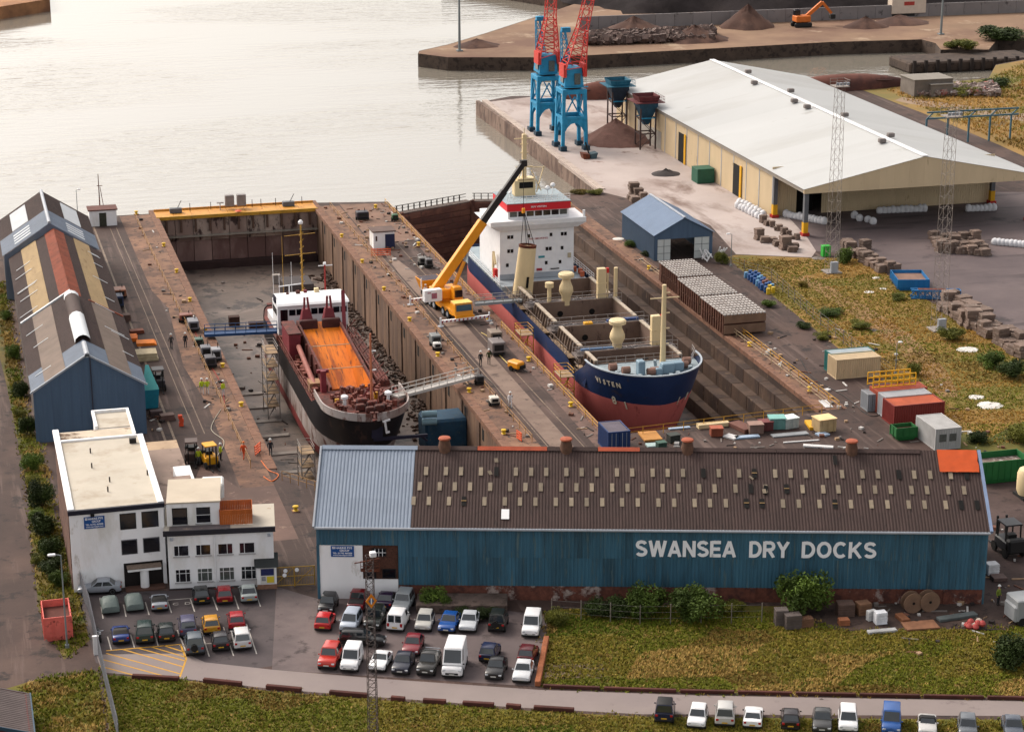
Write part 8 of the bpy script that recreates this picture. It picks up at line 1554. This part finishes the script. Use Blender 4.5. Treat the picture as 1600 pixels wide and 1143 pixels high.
for a in [('left of two workers in lime vests and white trousers walking up the left quay', 316, 616, HV, WT, 'walk', R(180)), ('right of two workers in lime vests and white trousers walking up the left quay', 324.5, 616, HV, WT, 'walk', R(176)), ('worker in lime vest and pale trousers by the dock edge with red bollard', 349, 619, HV, WT, 'stand', R(40)), ('worker in lime vest standing right of the yellow forklift', 345, 719, HV, DK, 'stand', R(60)), ('worker in lime vest between the two forklifts', 311, 726, HV, GR, 'stand', R(0)), ('worker in orange overalls walking near the head of the left dock', 381, 717, ORG, ORG, 'walk', R(150), helo), ('dark-clothed worker on the left quay near the grey generator', 290, 543, DK, DK, 'stand', R(20)), ('worker in dark overalls left of the pair on the left quay', 268, 545, (90, 84, 84), DK, 'walk', R(170)), ('worker in white overalls near the mobile crane', 665, 466, (232, 232, 240), (232, 232, 240), 'stand', R(20)), ('worker in white overalls alone on the middle quay', 797, 637, (238, 232, 232), (238, 232, 232), 'walk', R(0)), ('left of two dark-clothed workers on the middle quay', 751, 572, DK, (70, 66, 66), 'stand', R(10)), ('right of two dark-clothed workers on the middle quay', 764, 569, (80, 84, 50), DK, 'stand', R(-20)), ('worker in lime vest in the yard beyond the right end of the shed', 1559, 945, (150, 170, 60), DK, 'stand', R(30)), ('dark-clothed worker by a winch on the dredger side floor', 423, 712, DK, DK, 'stand', R(0))]: person(*a)
# ================================================================ VEGETATION
def leafcloud(seed, n, rx, ry, rz, ls, lumps=7, flat=.0):
    r3 = random.Random(seed); m = MB(); C_ = [(r3.uniform(-.5, .5) * rx, r3.uniform(-.5, .5) * ry, rz * r3.uniform(.3, .8), r3.uniform(.3, .5)) for _ in range(lumps)]
    for k in range(n):
        cx, cy, cz, q = r3.choice(C_); v = Vector((r3.gauss(0, 1), r3.gauss(0, 1), r3.gauss(0, 1))).normalized() * (r3.random() ** .45); p = Vector((cx + v.x * rx * q, cy + v.y * ry * q, max(.05, cz + v.z * rz * q)))
        a_ = Vector((r3.gauss(0, 1), r3.gauss(0, 1), r3.gauss(0, .6))).normalized() * ls * r3.uniform(.6, 1.4); b_ = a_.cross(Vector((r3.gauss(0, 1), r3.gauss(0, 1), r3.gauss(0, 1)))).normalized() * ls * .5
        m.add([p - a_, p + b_, p + a_, p - b_], [(0, 1, 2, 3)])
    return m
def leafmat(name, rgb, c2):
    return M(name, rgb, .7, .35, 1.4, c2=c2, t2=.52, spec=.2, rv=.12)
lg = [leafmat('leaf_dark', (66, 84, 34), (48, 62, 24)), leafmat('leaf_mid', (104, 128, 48), (74, 94, 34)), leafmat('leaf_olive', (136, 136, 54), (98, 104, 40)), leafmat('leaf_ochre', (150, 128, 52), (110, 98, 40))]
CROWN = {}
def bush(label, px, py, w, h, mk, seed, trunk=True, name='shrub', d=None, n=None, kind='shrub'):
    key = (mk, seed % 4)
    if key not in CROWN: CROWN[key] = leafcloud(seed, 4200, 1, 1, 1, .06, 12).mesh('crown', lg[mk])
    t = T(name, label, kind, G(px, py), rnd.uniform(0, 6)); o = ob('crown', CROWN[key], t); o.scale = (w / 1.9, (d or w) / 1.9, h / 1.25); s_ = MB()
    for k in range(4): a_ = k * 1.7; s_.tube((.05 * math.cos(a_), .05 * math.sin(a_), -.1), (w * .25 * math.cos(a_), w * .25 * math.sin(a_), h * .55), .06, 5, .02)
    s_.build('trunk', M('bark', (84, 66, 52), .9, .2), t); return t
FR = 'before the long blue shed'
for i, a in enumerate([('tall round green bush under the right half of the blue shed lettering', 1250, 962, 6.0, 4.6, 1), ('wide green bush left of the tall round bush before the blue shed', 1085, 968, 5.6, 3.7, 1), ('green bush near the middle of the blue shed plinth', 1012, 962, 4.4, 3.6, 1), ('low dark bush spreading left of the middle bushes before the blue shed', 975, 960, 4.0, 2.0, 0), ('low dark bush at the foot of the blue shed right of the white van', 935, 960, 3.6, 1.6, 0), ('small olive bush beside the standing white van', 868, 975, 2.6, 1.6, 2), ('bright green bush growing over the concrete platform', 680, 950, 3.4, 2.2, 1), ('small dark bush in front of the concrete platform', 720, 968, 2.4, 1.3, 0), ('small dark bush behind the white cars', 762, 966, 2.6, 1.2, 0), ('dark round bush at the right edge of the lawn', 1575, 1040, 4.8, 3.4, 0), ('low olive scrub before the blue shed between the middle bushes', 1140, 955, 3.0, 1.4, 2)]): bush(*a, i)
for i, (px, py, w, h, mk) in enumerate(sorted([(22, 560, 2.4, 2.0, 1), (34, 620, 2.4, 2.2, 0), (44, 680, 2.6, 2.6, 0), (50, 735, 2.8, 2.4, 1), (66, 790, 3.4, 3.2, 0), (72, 835, 3.4, 2.8, 0), (80, 870, 3.0, 2.4, 0), (92, 915, 2.4, 1.8, 1), (60, 880, 2.2, 1.2, 2), (12, 500, 2.0, 1.6, 1), (100, 950, 2.0, 1.2, 2), (52, 760, 2.0, 1.6, 2), (30, 650, 1.6, 1.0, 2), (58, 815, 2.4, 1.4, 1), (84, 898, 3.2, 2.0, 0)], key=lambda q: q[1])): bush(ORD[i] + ' bush from the far end of the row along the left workshop and office', px, py, w, h, mk, i + 20)
for i, (lb, px, py, w, h, mk) in enumerate([('dark green bush at the right edge by the slab heap', 1583, 590, 4.6, 2.6, 0), ('rounder green bush left of the edge by the slab heap', 1548, 572, 4.0, 2.2, 1), ('olive bush below the light tower in the bulk yard', 1485, 530, 4.0, 2.0, 2), ('green bush behind the bright green bin', 1316, 410, 4.0, 2.6, 1), ('olive bush at the corner of the small blue shed', 1128, 412, 2.6, 2.0, 2), ('green scrub along the blue drums', 1200, 478, 2.6, 1.0, 1), ('green scrub in the middle of the dry grass', 1300, 492, 4.2, 1.1, 1), ('olive scrub right of the middle scrub in the dry grass', 1345, 512, 4.0, 1.2, 2), ('bright olive shrub behind the containers', 1430, 585, 2.6, 1.8, 2), ('dark bush between the grass and the portable cabin', 1525, 690, 3.2, 1.6, 0), ('olive bush at the right edge above the green skip', 1590, 690, 4.0, 2.4, 2), ('yellow-green weed clump near the drums', 1253, 448, 2.0, .9, 3), ('green weeds along the wall of the small blue shed', 985, 385, 2.6, 1.0, 1), ('green weeds at the near corner of the small blue shed', 1012, 400, 2.4, 1.0, 0), ('olive scrub at the inlet edge', 905, 302, 3.4, .8, 3), ('olive scrub at the inlet corner', 930, 303, 3.4, 1.0, 2), ('olive scrub on the far jetty head at right', 1500, 76, 10, 2.6, 2), ('dark scrub on the far quay right end', 1570, 62, 16, 4.0, 0), ('olive scrub beside the far concrete huts', 1508, 150, 7, 2.4, 2), ('dark scrub on the bank of the far channel', 1555, 135, 8, 2.0, 0), ('small bush at the edge of the bulk yard by the tipper body', 1402, 468, 3, 1.0, 2), ('low green scrub along the wire fence', 1258, 512, 2.8, 1.0, 0), ('olive scrub along the wire fence nearer the containers', 1285, 530, 2.6, 1.0, 2)]): bush(lb, px, py, w, h, mk, i + 40)
# grass tufts
def inside(p, poly):
    c_ = False; j = len(poly) - 1
    for i in range(len(poly)):
        if (poly[i][1] > p[1]) != (poly[j][1] > p[1]) and p[0] < (poly[j][0] - poly[i][0]) * (p[1] - poly[i][1]) / (poly[j][1] - poly[i][1]) + poly[i][0]: c_ = not c_
        j = i
    return c_
def grass(label, pix, n, h, mats, seed, jit=1.2):
    r3 = random.Random(seed); poly = [G(*p)[:2] for p in pix]; xs = [p[0] for p in poly]; ys = [p[1] for p in poly]; m = MB(); cnt = 0
    cl_ = [(r3.uniform(min(xs), max(xs)), r3.uniform(min(ys), max(ys)), r3.uniform(1.2, 5), r3.choice((0, 0, 1, 2, 2, 3, 4))) for _ in range(60)]
    while cnt < n:
        x, y = r3.uniform(min(xs), max(xs)), r3.uniform(min(ys), max(ys))
        if not inside((x + r3.gauss(0, jit * .3), y + r3.gauss(0, jit * .3)), poly): continue
        cnt += 1; best = min(cl_, key=lambda c_: ((c_[0] - x) ** 2 + (1.6 * (c_[1] - y)) ** 2) ** .5 / c_[2]); m.slot(min(best[3], len(mats) - 1) if r3.random() < .8 else r3.randrange(len(mats))); hh = h * r3.uniform(.4, 1.25) * (1.3 if best[3] == len(mats) - 1 else 1)
        for k in range(3):
            a_ = r3.uniform(0, 6.28); q = r3.uniform(.04, .1); dx, dy = math.cos(a_), math.sin(a_); l = r3.uniform(.4, 1.2) * hh; ox, oy = r3.uniform(-.15, .15), r3.uniform(-.15, .15)
            m.add([(x + ox - dy * q, y + oy + dx * q, 0), (x + ox + dy * q, y + oy - dx * q, 0), (x + ox + dx * l, y + oy + dy * l, hh)], [(0, 1, 2)])
    o = m.build('grass', mats, kind='stuff'); tag(o, label, 'grass')
gm4 = [M('blade_green', (132, 136, 38), .8, .3, 1, spec=.15), M('blade_lush', (112, 126, 32), .8, .3, 1, spec=.15), M('blade_olive', (156, 142, 54), .8, .3, 1, spec=.15), M('blade_brown', (150, 122, 58), .8, .3, 1, spec=.15), M('blade_straw', (198, 164, 92), .8, .25, 1, spec=.15)]
grass('rough green and straw grass of the lawn before the shed', [(858, 954), (1000, 947), (1225, 960), (1330, 985), (1540, 984), (1640, 970), (1640, 1090), (1100, 1081), (846, 1073), (852, 1010)], 30000, .17, gm4, 1); grass('rough grass below the road', [(160, 1055), (290, 1064), (430, 1082), (600, 1095), (800, 1110), (1000, 1121), (1640, 1128), (1640, 1170), (186, 1170)], 22000, .17, gm4, 2); grass('rough verge grass left of the palisade fence', [(0, 1150), (180, 1150), (150, 1045), (60, 1060), (0, 1095)], 2600, .24, gm4, 3)
dryg = [M('blade_dry', (190, 144, 66), .8, .3, 1, spec=.15), gm4[2], gm4[0], M('blade_gold', (212, 166, 90), .8, .25, 1, spec=.15), gm4[3]]
grass('dry golden grass between the right dock yard and the bulk yard', [(1140, 404), (1268, 405), (1345, 404), (1425, 457), (1500, 500), (1610, 572), (1640, 690), (1540, 695), (1440, 628), (1330, 556), (1185, 442)], 20000, .17, dryg, 4); grass('weedy grass strip along the left workshop', [(-5, 440), (8, 440), (42, 640), (64, 700), (86, 800), (120, 905), (140, 1000), (100, 1030), (62, 950), (44, 760), (12, 600)], 5000, .28, gm4, 5)
grass('tussocky dry grass on the far bank behind the warehouse', [(1385, 140), (1480, 132), (1545, 125), (1600, 98), (1640, 96), (1640, 250), (1560, 222), (1450, 172)], 6000, .5, dryg, 6)
